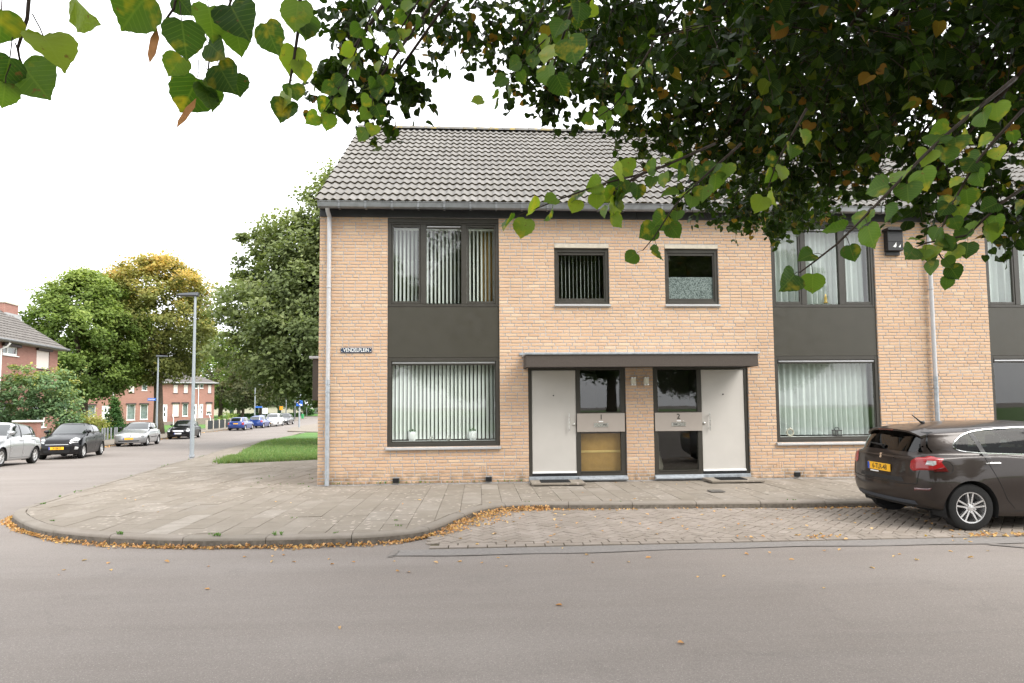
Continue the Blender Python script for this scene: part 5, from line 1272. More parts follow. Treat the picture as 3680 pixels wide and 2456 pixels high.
# --- cars across the side street
def heading(a, b): return math.atan2(b[1]-a[1], b[0]-a[0])
M['silver'] = mk_paint('silver_paint', (.36,.37,.38), .5); M['blackpaint'] = mk_paint('black_paint', (.004,.0045,.006), .0, .35); M['bluepaint'] = mk_paint('blue_paint', (.012,.045,.22), .3); M['whitepaint'] = mk_paint('white_paint', (.62,.63,.63), .2); M['darkpaint'] = mk_paint('dark_grey_paint', (.03,.032,.036), .3)
def park(label, rearL, rz, mat, P, facing, **k):
    """rearL: ground point of the street-side wheel at the rear axle"""
    d = Vector((math.cos(rz), math.sin(rz))); left = Vector((-d.y, d.x)); side_ = 1 if facing == 'us' else -1
    c = Vector(rearL[:2])+d*(P['wb']/2)-left*side_*(P['W']-.1); z = terr(c.y)+.003
    sl = (terr(c.y+2)-terr(c.y-2))/4
    r_, _b = car(label, (c.x, c.y, z), rz, mat, P, **k); r_.rotation_euler = (-math.asin(max(-1, min(1, sl*math.cos(rz))))*-1, -math.atan(sl*math.sin(rz)), rz); return r_
polo = PP(wr=.303, W=.841, H=1.46, wb=2.47)
park('silver hatchback cut off at the left edge, parked in front of the black hatchback', (-13.05,11.3), rad(-75), M['silver'], polo, 'us', rim='six', ftext=None)
kia = PP(W=.80, H=1.48, wb=2.385, fo=.66, ro=.55, hood=.80, xc=1.02, xt=.20, xe=-1.45, xg=-1.62, belt=.92, beltr=1.0, side=[(.80,.985),(.6,1.10),(.14,1.36),(-.35,1.40),(-.95,1.36),(-1.25,1.24),(-1.30,1.10),(-.8,1.03)], seams=[[(.70,.93),(.72,.60),(.66,.28)],[(-.20,.94),(-.22,.55),(-.22,.28)],[(-1.1,.97),(-.98,.72),(-.82,.42),(-.80,.28)],[(.66,.27),(-.82,.27)]],
    head=[(14,.64),(40,.66),(64,.76),(66,.86),(40,.82),(14,.73)], fog=[(30,.40),(44,.40),(46,.51),(32,.52)], grille=[(.36,.615),(.36,.675)], gtrim=[(.40,.60),(.40,.612)], intake=[(.42,.26),(.46,.38)], screen=[(.68,1.03),(.55,1.39)], fplate=.46)
park('black hatchback parked behind the silver one at the left edge', (-14.35,17.3), rad(-74), M['blackpaint'], kia, 'us', rim='six', ftext='X-SBI-X')
seat_ = PP(W=.85, H=1.44, wb=2.46, fo=.82, ro=.66, hood=.72, badge=[(.085,.585),(.085,.69)], grille=[(.10,.57),(.11,.70)], intake=[(.52,.30),(.56,.36)], mirrormat='black', strip=[(.55,.52),(-.78,.53)], head=[(20,.585),(40,.60),(60,.67),(56,.73),(34,.69),(18,.63)], handles=[(-.22,.83)], pillars=[(-.32,-.38)], seams=[[(.70,.93),(.72,.60),(.66,.28)],[(-.36,.94),(-.40,.55),(-.42,.28)],[(.66,.27),(-.42,.27)]])
park('silver three-door hatchback with a dark oval grille, between the black hatchbacks', (-17.75,28.8), rad(-76), M['silver'], seat_, 'us', rim='cap', ftext='')
corsa = PP(W=.86, H=1.488, wb=2.51, fo=.83, ro=.65, hood=.78, badge=[(.05,.615),(.05,.685)], grille=[(.40,.60),(.42,.61)], gtrim=[(.40,.612),(.36,.69)], intake=[(.50,.27),(.56,.40)], head=[(22,.60),(44,.60),(66,.78),(62,.84),(36,.78),(24,.72)], screen=[(.70,1.02),(.56,1.40)])
park('black hatchback with a wide chrome grille parked behind the lamp post', (-20.25,40.1), rad(-78), M['blackpaint'], corsa, 'us', rim='five', ftext='', fmat='whiteplate')
astra = PP(W=.855, H=1.425, wb=2.606, fo=.85, ro=.72, hood=.74, tail=[(28,.62),(60,.62),(66,.84),(58,.92),(36,.92),(26,.86)], rplate=.74)
park('blue hatchback seen from behind, first of the far row of parked cars', (-21.9,54.3), rad(95), M['bluepaint'], astra, 'away', rim='cap', rtext='', ftext=None)
park('blue hatchback with a red patch on its rear corner, second of the far row', (-22.1,60.3), rad(94), M['bluepaint'], PP(H=1.50), 'away', rim='five', rtext=None, ftext=None)
mpv = PP(W=.88, H=1.62, wb=2.7, fo=.85, ro=.75, hood=.86, belt=.98, beltr=1.05, hr=1.58, xc=1.15, xt=.45, xe=-1.85, xg=-2.02, side=[(.9,1.05),(.6,1.25),(.3,1.46),(-.35,1.53),(-1.2,1.50),(-1.6,1.40),(-1.7,1.15),(-.8,1.09)], pillars=[(-.20,-.26),(-1.12,-1.08)], screen=[(.70,1.10),(.58,1.53)], rearglass=[(.66,1.1),(.55,1.5)], head=[(20,.68),(44,.70),(64,.84),(60,.93),(36,.88),(20,.8)])
park('white people carrier facing the camera, third of the far row', (-22.3,68.0), rad(-86), M['whitepaint'], mpv, 'us', rim='five', ftext='')
park('dark grey car at the far end of the row of parked cars', (-22.7,73.6), rad(-87), M['darkpaint'], PP(H=1.55), 'us', rim='five', ftext='')
# ------------------------------------------------------------------ background: trees
def mk_foliage(name, stops, transl=.3):
    m, t, b, o = newmat(name); a = N(t, 'ShaderNodeAttribute'); a.attribute_name = 'rnd'; c = ramp(t, a.outputs['Fac'], stops)
    t.links.new(c, b.inputs['Base Color']); b.inputs['Roughness'].default_value = .6; b.inputs['Specular IOR Level'].default_value = .25
    tl = N(t, 'ShaderNodeBsdfTranslucent'); t.links.new(mixc(t, 1., c, (1.2,1.3,.6), 'MULTIPLY'), tl.inputs[0])
    mxs = N(t, 'ShaderNodeMixShader'); mxs.inputs[0].default_value = transl
    t.links.new(b.outputs[0], mxs.inputs[1]); t.links.new(tl.outputs[0], mxs.inputs[2]); t.links.new(mxs.outputs[0], o.inputs[0]); return m
M['bark'] = basic('grey_brown_bark', (.085,.068,.050), .95, .35, 9, spec=.1, bmp=.8, bscale=22)
F = {}
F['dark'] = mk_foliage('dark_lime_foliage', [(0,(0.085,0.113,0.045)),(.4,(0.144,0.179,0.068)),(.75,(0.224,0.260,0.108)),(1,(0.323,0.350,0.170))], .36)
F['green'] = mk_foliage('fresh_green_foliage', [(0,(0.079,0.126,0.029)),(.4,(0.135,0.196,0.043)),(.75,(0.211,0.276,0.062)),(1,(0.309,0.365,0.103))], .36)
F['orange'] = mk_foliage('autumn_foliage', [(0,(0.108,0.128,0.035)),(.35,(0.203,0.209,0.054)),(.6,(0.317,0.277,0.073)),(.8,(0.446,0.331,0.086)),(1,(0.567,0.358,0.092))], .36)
F['brown'] = mk_foliage('dull_brown_foliage', [(0,(0.049,0.068,0.026)),(.5,(0.101,0.107,0.049)),(1,(0.194,0.171,0.081))])
F['pale'] = mk_foliage('hazy_green_foliage', [(0,(0.118,0.180,0.082)),(.5,(0.180,0.260,0.126)),(1,(0.288,0.360,0.180))])
F['shrub'] = mk_foliage('blue_green_shrub', [(0,(0.084,0.150,0.072)),(.5,(0.150,0.240,0.114)),(.85,(0.240,0.324,0.132)),(1,(0.408,0.384,0.096))])
F['yellow'] = mk_foliage('yellow_shrub', [(0,(.12,.15,.03)),(.6,(.26,.27,.06)),(1,(.42,.40,.14))])
F['hedge'] = mk_foliage('brown_hedge', [(0,(.04,.028,.018)),(1,(.09,.06,.04))])
F['conifer'] = mk_foliage('conifer_green', [(0,(0.025,0.070,0.017)),(.6,(0.049,0.119,0.028)),(1,(0.112,0.196,0.049))])
def leaf_card(mb, p, s, nrm):
    a = nrm.orthogonal().normalized(); b = nrm.cross(a); t = R.random()*6.283; u = a*math.cos(t)+b*math.sin(t); v = nrm.cross(u)
    k = s*.62; q = nrm*(s*.18)
    mb.add([p-u*s, p-v*k-q, p+u*s, p+v*k-q], [(0,1,2),(0,2,3)])
def crown(mb, c, rx, ry, z0, z1, ncl, per, ls, shape, colf, rs, cl=.13, surf=.6):
    hgt = z1-z0; cents = []; off = [rs.random()*6.28 for _ in range(6)]
    for i in range(ncl):
        h = rs.random()
        if shape == 'oval': rr = math.sqrt(max(0, 1-(2*h-1)**2))**.8
        elif shape == 'vase': rr = (math.sin(math.pi*min(1, h*.93+.07))**.62)*(1.02-.1*h)
        elif shape == 'pyr': rr = min(1, (h/.22+.12))**.5*(1.04-h)**.55
        elif shape == 'cone': rr = max(.03, (1-h)**.85)
        else: rr = math.sqrt(max(0, 1-(2*h-.85)**2*.9 if h < .92 else .35))
        a = rs.random()*6.283; k = (1-(rs.random()**2)*surf) if rs.random() < .75 else rs.random()**.5
        rr *= (1+.12*math.sin(a*3+off[0]+h*4)+.08*math.sin(a*5+off[1]-h*7)+.06*math.sin(h*16+off[2]))
        p = Vector((c[0]+math.cos(a)*rx*rr*k, c[1]+math.sin(a)*ry*rr*k, z0+hgt*h)); cents.append((p, h, Vector((math.cos(a), math.sin(a), (h-.4)*1.3)).normalized()))
    for (p, h, out) in cents:
        r0 = cl*hgt*(.6+.7*rs.random()); tone = colf(h, rs)
        for j in range(per):
            d = Vector((rs.gauss(0,1), rs.gauss(0,1), rs.gauss(0,.75)))
            q = p+d*r0*.42; up = (out*.6+Vector((rs.gauss(0,.6), rs.gauss(0,.6), .8+rs.gauss(0,.5)))).normalized()
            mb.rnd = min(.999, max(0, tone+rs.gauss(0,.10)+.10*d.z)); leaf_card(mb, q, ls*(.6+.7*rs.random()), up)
    return cents
def tree(label, base, height, rx, ry, z0, mat, ncl=160, per=60, ls=.16, shape='round', trunk=.25, seed=1, colf=None, group='trees along the side street', lean=(0,0), name='street_tree', cl=.13, limbs=8, cc=None, lobes=None):
    rs = random.Random(seed); t_ = thing(name, label, 'tree', base, group=group); bx_, by_, bz_ = base
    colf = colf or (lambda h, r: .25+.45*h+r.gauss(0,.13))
    cx_, cy_ = cc or (bx_+lean[0], by_+lean[1])
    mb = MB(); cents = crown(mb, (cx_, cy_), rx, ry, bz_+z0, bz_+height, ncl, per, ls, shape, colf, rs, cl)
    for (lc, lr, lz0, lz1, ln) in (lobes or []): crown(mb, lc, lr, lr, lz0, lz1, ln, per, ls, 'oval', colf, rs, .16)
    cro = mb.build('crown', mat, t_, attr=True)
    tz = bz_+z0+(height-z0)*.22; mb = MB()
    pts = [(bx_+lean[0]*k/5*.6+rs.gauss(0,.03), by_+lean[1]*k/5*.6, bz_-.15+(tz-bz_+.15)*k/5) for k in range(6)]
    mb.tube(pts, [trunk*1.35, trunk*1.05, trunk*.98, trunk*.92, trunk*.85, trunk*.75], 10); tr = mb.build('trunk', M['bark'], t_, smooth=True)
    for k in range(limbs):
        p, h, o_ = cents[rs.randrange(len(cents))]; s = Vector(pts[-1 if k % 2 else -2]); e = s.lerp(p, .85); m = s.lerp(e, .5)+Vector((0,0,(e-s).length*.12)); mb = MB(); mb.tube([s, m, e], [trunk*.5, trunk*.32, trunk*.12], 6); mb.build('limb', M['bark'], t_, smooth=True)
    return t_
def tcopy(src, loc, label, rz=0, sc=1.0, group=None):
    c = src.copy(); COL.objects.link(c); c['label'] = label; b0 = Vector(src['_base']); c.location = loc; c.rotation_euler = (0,0,rz); c.scale = (sc,)*3; c['_base'] = tuple(loc)
    if group: c['group'] = group
    for ch in src.children:
        k = ch.copy(); COL.objects.link(k); k.parent = c; k.matrix_parent_inverse = ch.matrix_parent_inverse.copy()
        for g in ch.children:
            q = g.copy(); COL.objects.link(q); q.parent = k; q.matrix_parent_inverse = g.matrix_parent_inverse.copy()
    return c
gz = lambda y: terr(y)+.15
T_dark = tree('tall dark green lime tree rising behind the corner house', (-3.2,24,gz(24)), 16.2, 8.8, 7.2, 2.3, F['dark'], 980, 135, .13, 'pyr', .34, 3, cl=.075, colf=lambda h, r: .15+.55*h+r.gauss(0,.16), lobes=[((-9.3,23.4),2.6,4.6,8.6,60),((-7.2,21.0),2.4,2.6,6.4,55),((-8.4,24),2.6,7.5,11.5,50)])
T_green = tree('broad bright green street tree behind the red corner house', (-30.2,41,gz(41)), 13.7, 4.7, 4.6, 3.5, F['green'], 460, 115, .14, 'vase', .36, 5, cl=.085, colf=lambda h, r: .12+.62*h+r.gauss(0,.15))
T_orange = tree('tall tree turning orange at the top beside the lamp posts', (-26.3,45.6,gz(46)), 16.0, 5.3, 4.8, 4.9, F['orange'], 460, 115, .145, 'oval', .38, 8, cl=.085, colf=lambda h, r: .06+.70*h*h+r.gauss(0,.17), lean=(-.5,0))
tree('green tree beyond the red brick row, left of the dull brown tree', (-38.5,88,gz(88)), 14.0, 5.2, 5, 2.5, F['green'], 150, 60, .22, 'round', .3, 11, colf=lambda h, r: .1+.45*h+r.gauss(0,.13))
T_br = tree('dull brownish tree in the park by the bend', (-37.5,103,gz(103)), 12.2, 6.6, 6, 2.5, F['brown'], 170, 60, .25, 'round', .32, 12)
tree('dark leaning tree in front of the dull brown tree', (-33.8,84,gz(84)), 9.5, 3.8, 4, 2.4, F['brown'], 110, 50, .22, 'round', .22, 13, lean=(1.2,0))
T_pale = tree('pale green park tree right of the dull brown tree', (-37.0,122,gz(122)), 12.0, 5.2, 5, 2.0, F['pale'], 140, 60, .26, 'oval', .3, 14)
tree('hazy green park tree beside the house edge, far down the road', (-36.0,146,gz(146)), 13.5, 7.0, 6, 2.0, F['pale'], 150, 60, .30, 'round', .3, 15)
for i, (x, y, s_, lab) in enumerate([(-52,120,1.15,'hazy green tree behind the red brick row, near the lamp'),(-66,100,1.2,'pale tree top showing above the red brick row'),(-60,62,1.12,'hazy pale tree behind the chimney of the red corner house'),(-50,150,1.2,'pale tree behind the low white building'),(-28,160,1.1,'pale tree at the end of the road'),(-14,150,1.2,'pale tree at the far end of the road behind the house edge')]):
    tcopy(T_pale, (x, y, gz(y)), lab, rz=i*1.3, sc=s_, group='trees along the side street')
tcopy(T_br, (-45,112,gz(112)), 'dull brown tree farther back in the park', 2.1, 1.05, 'trees along the side street')
# trees of the park behind the camera (mirrored in the windows)
for i, (x, y, s_) in enumerate([(-6,-34,1.0),(4,-38,.95),(13,-33,1.05),(23,-36,1.0),(-16,-38,1.1)]):
    tcopy((T_green, T_dark)[i % 2], (x, y, -.1), ['leafy park tree behind the camera, mirrored in the left window','park tree behind the camera, mirrored in the small window','park tree behind the camera, mirrored in the right windows','park tree at the far right behind the camera','park tree at the far left behind the camera'][i], i*1.1, s_, 'park trees mirrored in the windows')
mb = MB(); mb.quad((-60,-90,-.02),(80,-90,-.02),(80,-20,-.02),(-60,-20,-.02)); tag(mb.build('park_grass', M['lawn']), 'park lawn behind the camera, mirrored in the windows', 'lawn', kind='structure')
# ------------------------------------------------------------------ shrubs and hedges of the gardens
def shrub(name, label, cat, c, rx, ry, z0, z1, mat, ncl, per, ls, shape='round', seed=1, colf=None, cl=.16):
    rs = random.Random(seed); mb = MB(); colf = colf or (lambda h, r: .2+.5*h+r.gauss(0,.15))
    t_ = thing(name, label, cat, (c[0], c[1], z0)); crown(mb, c, rx, ry, z0, z1, ncl, per, ls, shape, colf, rs, cl); mb.build('foliage', mat, t_, attr=True)
    mb = MB()
    for k in range(4): mb.tube([(c[0]+rs.gauss(0,.08), c[1]+rs.gauss(0,.08), z0-.15), (c[0]+rs.gauss(0,rx*.3), c[1]+rs.gauss(0,ry*.3), z0+(z1-z0)*.6)], [.04,.015], 5)
    mb.build('stem', M['bark'], t_); return t_
# climber-covered garden arch
ar = thing('garden_arch', 'garden arch overgrown with a blue-green climber at the left edge', 'arch', (-21.6,23.6,terr(23)))
rs = random.Random(21); mb = MB()
for (c, rx, z0, z1, n) in [((-22.6,23.8),1.9,.7,3.1,80),((-21.0,23.6),1.6,1.0,3.35,70),((-20.0,23.4),.7,-.7,2.4,50),((-23.6,24.2),1.0,-.7,2.2,45),((-22.0,23.4),1.2,1.6,3.6,30)]:
    crown(mb, c, rx, rx*.75, z0, z1, n, 45, .085, 'round', lambda h, r: .15+.55*h+r.gauss(0,.18), rs, .17)
for k in range(26):
    a = nrand(0,6.28); p = Vector((-21.5+math.cos(a)*nrand(.3,2.2), 23.6+math.sin(a)*.8, nrand(2.4,3.2))); d = Vector((math.cos(a)*.5, math.sin(a)*.3, nrand(.2,.7)))
    for j in range(9): mb.rnd = .75+nrand(0,.25); leaf_card(mb, p+d*j*.13+Vector((nrand(-.05,.05),)*3), .075, Vector((nrand(-1,1), nrand(-1,1), 1)).normalized())
mb.build('climber', F['shrub'], ar, attr=True)
mb = MB(); mb.tube([(-20.3,23.5,-1.1),(-20.2,23.5,1.8),(-20.9,23.5,2.3),(-21.8,23.5,1.9),(-21.9,23.5,-1.1)], .04, 6); mb.build('frame', M['bark'], ar)
shrub('conifer', 'small dark conical conifer in front of the red brick row', 'conifer', (-26.2,38.6), .95, .9, terr(38), 2.0, F['conifer'], 150, 45, .075, 'cone', 31, cl=.11)
for i, (x, y, r_, h, m_, lab) in enumerate([(-25.4,35.2,.9,.55,'yellow','yellow flowering shrub behind the row of low posts'),(-26.6,36.4,.8,.9,'yellow','yellow-green shrub beside the conical conifer'),(-20.6,20.6,.6,.15,'yellow','low yellow-green shrub under the garden arch'),(-27.6,35.6,1.0,1.1,'green','green shrub in front of the brown hedge'),(-23.4,22.0,.9,.3,'shrub','pale shrub at the left edge under the garden arch'),(-25.6,33.4,.8,.1,'green','low green shrub behind the black hatchback'),(-27.0,52.5,.6,-.3,'yellow','small yellow shrub by the garden steps'),(-27.2,63.5,1.0,-.45,'yellow','round clipped yellow shrub by the dark fence'),(-28.8,67,1.6,.3,'green','green shrub at the end of the red brick row')]):
    shrub('shrub', lab, 'shrub', (x, y), r_, r_*.9, terr(y)+.02, terr(y)+.02+max(.8, h-terr(y)), F[m_], 36, 45, .07, 'round', 40+i, cl=.24)
mb = MB(); rs = random.Random(77)
for k in range(2600): mb.rnd = R.random(); leaf_card(mb, Vector((nrand(-32,-27.6), 37.2+nrand(-.4,.4)-(.0), nrand(terr(37)+.1, .35))), .07, Vector((nrand(-1,1), nrand(-1,.2), nrand(0,1))).normalized())
mb.box(-31.9, -27.7, 36.9, 37.5, terr(37)-.1, .25); tag(mb.build('hedge', F['hedge'], None, attr=True), 'clipped dark brown hedge in front of the red brick row', 'hedge')
# ------------------------------------------------------------------ red brick houses
def mk_redbrick():
    m, t, b, o = newmat('red_brickwork'); tc = N(t, 'ShaderNodeTexCoord'); sx = N(t, 'ShaderNodeSeparateXYZ'); t.links.new(tc.outputs['Object'], sx.inputs[0]); cb = N(t, 'ShaderNodeCombineXYZ')
    t.links.new(mth(t, 'ADD', sx.outputs[0], sx.outputs[1]), cb.inputs[0]); t.links.new(sx.outputs[2], cb.inputs[1])
    br = N(t, 'ShaderNodeTexBrick'); br.inputs['Scale'].default_value = 1; br.inputs['Brick Width'].default_value = .22; br.inputs['Row Height'].default_value = .066; br.inputs['Mortar Size'].default_value = .007
    br.inputs['Color1'].default_value = (.25,.118,.092,1); br.inputs['Color2'].default_value = (.31,.15,.118,1); br.inputs['Mortar'].default_value = (.30,.21,.18,1); t.links.new(cb.outputs[0], br.inputs['Vector'])
    c = mixc(t, mapr(t, noise(t, .8, 4, .6, wpos(t)), .4, .7, 0, .5), br.outputs[0], (.35,.19,.155)); t.links.new(c, b.inputs['Base Color']); b.inputs['Roughness'].default_value = .9; b.inputs['Specular IOR Level'].default_value = .2; return m
M['redbrick'] = mk_redbrick()
def mk_darkroof():
    m, t, b, o = newmat('dark_roof_tile'); p = wpos(t); c = ramp(t, noise(t, 5, 5, .7, p), [(.3,(.095,.085,.080)),(.55,(.14,.128,.118)),(.75,(.22,.205,.19))]); t.links.new(c, b.inputs['Base Color']); b.inputs['Roughness'].default_value = .9; return m
M['darkroof'] = mk_darkroof()
M['shutter'] = basic('cream_roller_shutter', (.66,.58,.53), .6, .03, 4); M['shutterbox'] = basic('dark_shutter_box', (.05,.035,.035), .6, .1, 6); M['curtaing'] = basic('grey_net_curtain', (.22,.255,.245), .9, .25, 3)
def red_house(label, origin, ang, length, z0, ze, depth, ridge_in, rise, items, tiles=True, chim=None):
    t_ = thing('red_brick_house', label, 'house', origin, rad(ang), 'red brick houses across the side street', local=True)
    h = ze-z0; zo = origin[2]
    holes = [(a, b, c-zo, d-zo) for k, a, b, c, d in items]
    mb = MB(); wall_holes(mb, -length, 0, z0-zo, ze-zo, holes, 0, .25); mb.quad((0,0,z0-zo),(0,depth,z0-zo),(0,depth,ze-zo),(0,0,ze-zo)); mb.quad((-length,depth,z0-zo),(-length,0,z0-zo),(-length,0,ze-zo),(-length,depth,ze-zo)); mb.quad((0,depth,z0-zo),(-length,depth,z0-zo),(-length,depth,ze-zo),(0,depth,ze-zo)); mb.build('wall', M['redbrick'], t_)
    mb = MB(); mb.box(-length+.1, -.1, .5, .6, z0-zo, ze-zo); mb.build('interior_wall', M['rimdark'], t_)
    e = .42; zr = ze-zo; A, B_ = (-length-e, -e, zr), (e, -e, zr); C_, D = (e, depth+e, zr), (-length-e, depth+e, zr); E_, G_ = (-length+ridge_in, depth/2, zr+rise), (-ridge_in, depth/2, zr+rise)
    mb = MB(); mb.quad(A, B_, G_, E_); mb.add([B_, C_, G_], [(0,1,2)]); mb.quad(C_, D, E_, G_); mb.add([D, A, E_], [(0,1,2)]); rf = mb.build('roof', M['darkroof'], t_)
    if tiles:   # tile courses as real steps
        n = 22 if rise > 2.5 else 12
        for k in range(n):
            f0, f1 = k/n, (k+1)/n; mb = MB(); lerp = lambda p, q, f: Vector(p).lerp(Vector(q), f)
            up = Vector((0,-.5,.86)); 
            a, b = lerp(A, E_, f0)+up*.055, lerp(B_, G_, f0)+up*.055; c, d = lerp(B_, G_, f1)+up*.02, lerp(A, E_, f1)+up*.02; mw = max(8, int((b-a).length/.3)) if tiles == 'wavy' else 1
            vs = []
            for j in range(mw*2+1):
                q = j/(mw*2); w_ = up*(.022 if j % 2 else 0)*(1 if tiles == 'wavy' else 0); vs += [a.lerp(b, q)-up*.05, a.lerp(b, q)+w_, d.lerp(c, q)+w_]
            mb.add(vs, [f_ for j in range(mw*2) for f_ in ((3*j, 3*j+3, 3*j+4, 3*j+1), (3*j+1, 3*j+4, 3*j+5, 3*j+2))]); mb.build('tile_course', M['darkroof'], rf)
    mb = MB(); mb.tube([(-length-e, -e-.04, zr+.0), (e+.05, -e-.04, zr+.0)], .075, 8); mb.tube([(e+.04, -e, zr), (e+.04, depth+e, zr)], .075, 8); mb.build('gutter', M['zinc'], t_)
    mb = MB(); mb.box(-length-e+.05, e-.05, -e+.02, depth+e-.05, zr-.10, zr-.02); mb.build('soffit', M['room'], t_)
    for k, a, b, c, d in items:
        c, d = c-zo, d-zo; mb = MB(); w_ = .07
        if k in ('win', 'half'):
            mb.box(a, a+w_, .06, .12, c, d); mb.box(b-w_, b, .06, .12, c, d); mb.box(a+w_, b-w_, .06, .12, c, c+w_*1.3); mb.box(a+w_, b-w_, .06, .12, d-w_, d); o = mb.build('window', M['white'], t_)
            mb = MB(); mb.quad((a+w_,.09,c+w_*1.3),(b-w_,.09,c+w_*1.3),(b-w_,.09,d-w_),(a+w_,.09,d-w_)); mb.build('pane', M['darkglass'], o) if k == 'win' and d < zo+2.6 and False else mb.build('pane', M['glass'], o)
            mb = MB(); mb.box(a+.02, b-.02, .25, .27, c, d); mb.build('net_curtain', M['curtaing'], o)
            if k == 'half': mb = MB(); mb.box(a+.005, b-.005, .03, .055, c+(d-c)*.28, d); mb.build('roller_shutter', M['shutter'], o)
        elif k == 'split':
            mb.box(a, a+.06, .05, .12, c, d); mb.box(b-.06, b, .05, .12, c, d); mb.box(a+.06, b-.06, .05, .12, c, c+.12); mb.box(a+.06, b-.06, .05, .12, d-.06, d); mb.box(a+(b-a)*.38-.05, a+(b-a)*.38+.05, .05, .12, c+.12, d-.06); o = mb.build('window', M['white'], t_)
            mb = MB(); mb.quad((a+.06,.09,c+.12),(b-.06,.09,c+.12),(b-.06,.09,d-.06),(a+.06,.09,d-.06)); mb.build('pane', M['glass'], o)
            mb = MB(); mb.box(a, b, .25, .27, c, d); mb.build('net_curtain', M['curtaing'], o)
        elif k == 'shut':
            mb.box(a+.03, b-.03, .03, .06, c+.02, d-.02); o = mb.build('shuttered_window', M['shutter'], t_)
            mb = MB(); mb.box(a, a+.03, .02, .1, c, d); mb.box(b-.03, b, .02, .1, c, d); mb.build('guide_rail', M['shutterbox'], o)
        elif k == 'door':
            mb.box(a, b, .05, .1, c, d); o = mb.build('door', M['white'], t_)
            for q in (.30, .62): mb = MB(); mb.box(a+(b-a)*.38, a+(b-a)*.62, .035, .0495, c+(d-c)*q, c+(d-c)*(q+.22)); mb.build('door_pane', M['darkglass'], o)
        if k in ('win', 'shut', 'split', 'half'):
            mb = MB(); mb.cbox(a-.10, b+.10, -.16, .0, d-.01, d+.17, .02); mb.build('shutter_box', M['shutterbox'], o); mb = MB(); mb.box(a-.04, b+.04, -.06, .02, c-.05, c-.001); mb.build('sill', M['shutterbox'] if k == 'shut' else M['white'], o)
    if chim:
        x0, x1, y0, y1, zt = chim; mb = MB(); mb.cbox(x0, x1, y0, y1, zr+.5, zt-zo, .02); o = mb.build('chimney', M['redbrick'], t_); mb = MB(); mb.box(x0-.05, x1+.05, y0-.05, y1+.05, zt-zo+.001, zt-zo+.09); mb.build('chimney_cap', M['lintel'], o); mb = MB(); mb.box(x0-.06, x1+.06, y0-.16, y0-.02, zr+rise*.80, zr+rise*.92); mb.box(x1+.02, x1+.30, y0-.10, y1, zr+rise*.62, zr+rise*.80); mb.build('lead_flashing', M['sillzinc'], o)
    return t_
rh1 = red_house('red brick house with hipped roof and chimney at the left edge', (-25.06,30.2,-1.0), 99.2, 15, -1.1, 5.22, 5.0, 1.5, 2.35,
    [('shut',-2.51,-1.00,3.81,4.97),('split',-5.98,-4.50,4.42,4.93),('win',-2.9,-1.2,.1,1.5),('win',-6.6,-5.0,.1,1.5),('win',-10.5,-8.9,3.8,4.95)], tiles='wavy', chim=(-1.95,-.45,2.15,2.95,8.0))
mb = MB(); mb.tube([(-6.15,-.45,6.05),(-6.15,-.30,5.85),(-6.3,-.08,5.7),(-6.3,-.08,-.1)], .055, 8); mb.build('downpipe', M['white'], rh1)
row2 = red_house('long red brick row with white doors and shutters behind the trees', (-33.08,72.84,-.9), 30.3, 30, -1.3, 4.33, 8.0, 3.2, 1.75,
    [('shut',-4.91,-4.37,2.97,4.10),('shut',-3.70,-3.18,2.97,4.10),('win',-2.46,-2.02,3.60,4.10),('win',-1.78,-1.35,3.62,4.2),('shut',-.80,-.36,2.95,4.10),
     ('door',-6.15,-5.53,-.75,1.50),('shut',-4.96,-4.19,-.15,1.60),('win',-3.79,-3.14,-.12,1.60),('door',-2.51,-2.10,-.47,1.52),('door',-1.76,-1.32,-.37,1.52),('half',-.92,-.30,.04,1.60),
     ('win',-14.35,-13.31,.05,1.45),('door',-12.64,-11.87,-.70,1.40),('win',-10.03,-9.11,-.48,1.52),('win',-8.57,-7.72,-.44,1.52),('shut',-9.89,-9.26,3.0,4.10),('win',-8.46,-7.87,3.3,4.05),('shut',-7.0,-6.4,3.0,4.1),('shut',-12.6,-12.0,3.0,4.1),('win',-14.2,-13.5,3.0,4.05),('win',-18.5,-17.4,0,1.5),('door',-16.8,-16.0,-.7,1.4),('shut',-18.4,-17.5,3.0,4.1)], tiles=True)
for x in (-1.93, -6.4, -11.5, -15.9):
    mb = MB(); mb.tube([(x,-.08,5.1),(x,-.08,-.3)], .05, 6); mb.build('downpipe', M['white'], row2)
# steps with railings at the doors of the row
for i, x in enumerate((-5.84, -1.55)):
    mb = MB(); mb.box(x-1.1, x+1.3, -1.5, -.02, -.4, .12 if i == 0 else .5); mb.box(x-1.1, x+1.3, -2.0, -1.501, -.4, -.15); st = mb.build('doorstep', M['farslab'], row2)
    for s in (-.9, .9): mb = MB(); mb.tube([(x+s,-2.0,-.3),(x+s,-2.0,.5),(x+s,-.2,1.1)], .04, 6); mb.build('railing', M['white'], st)
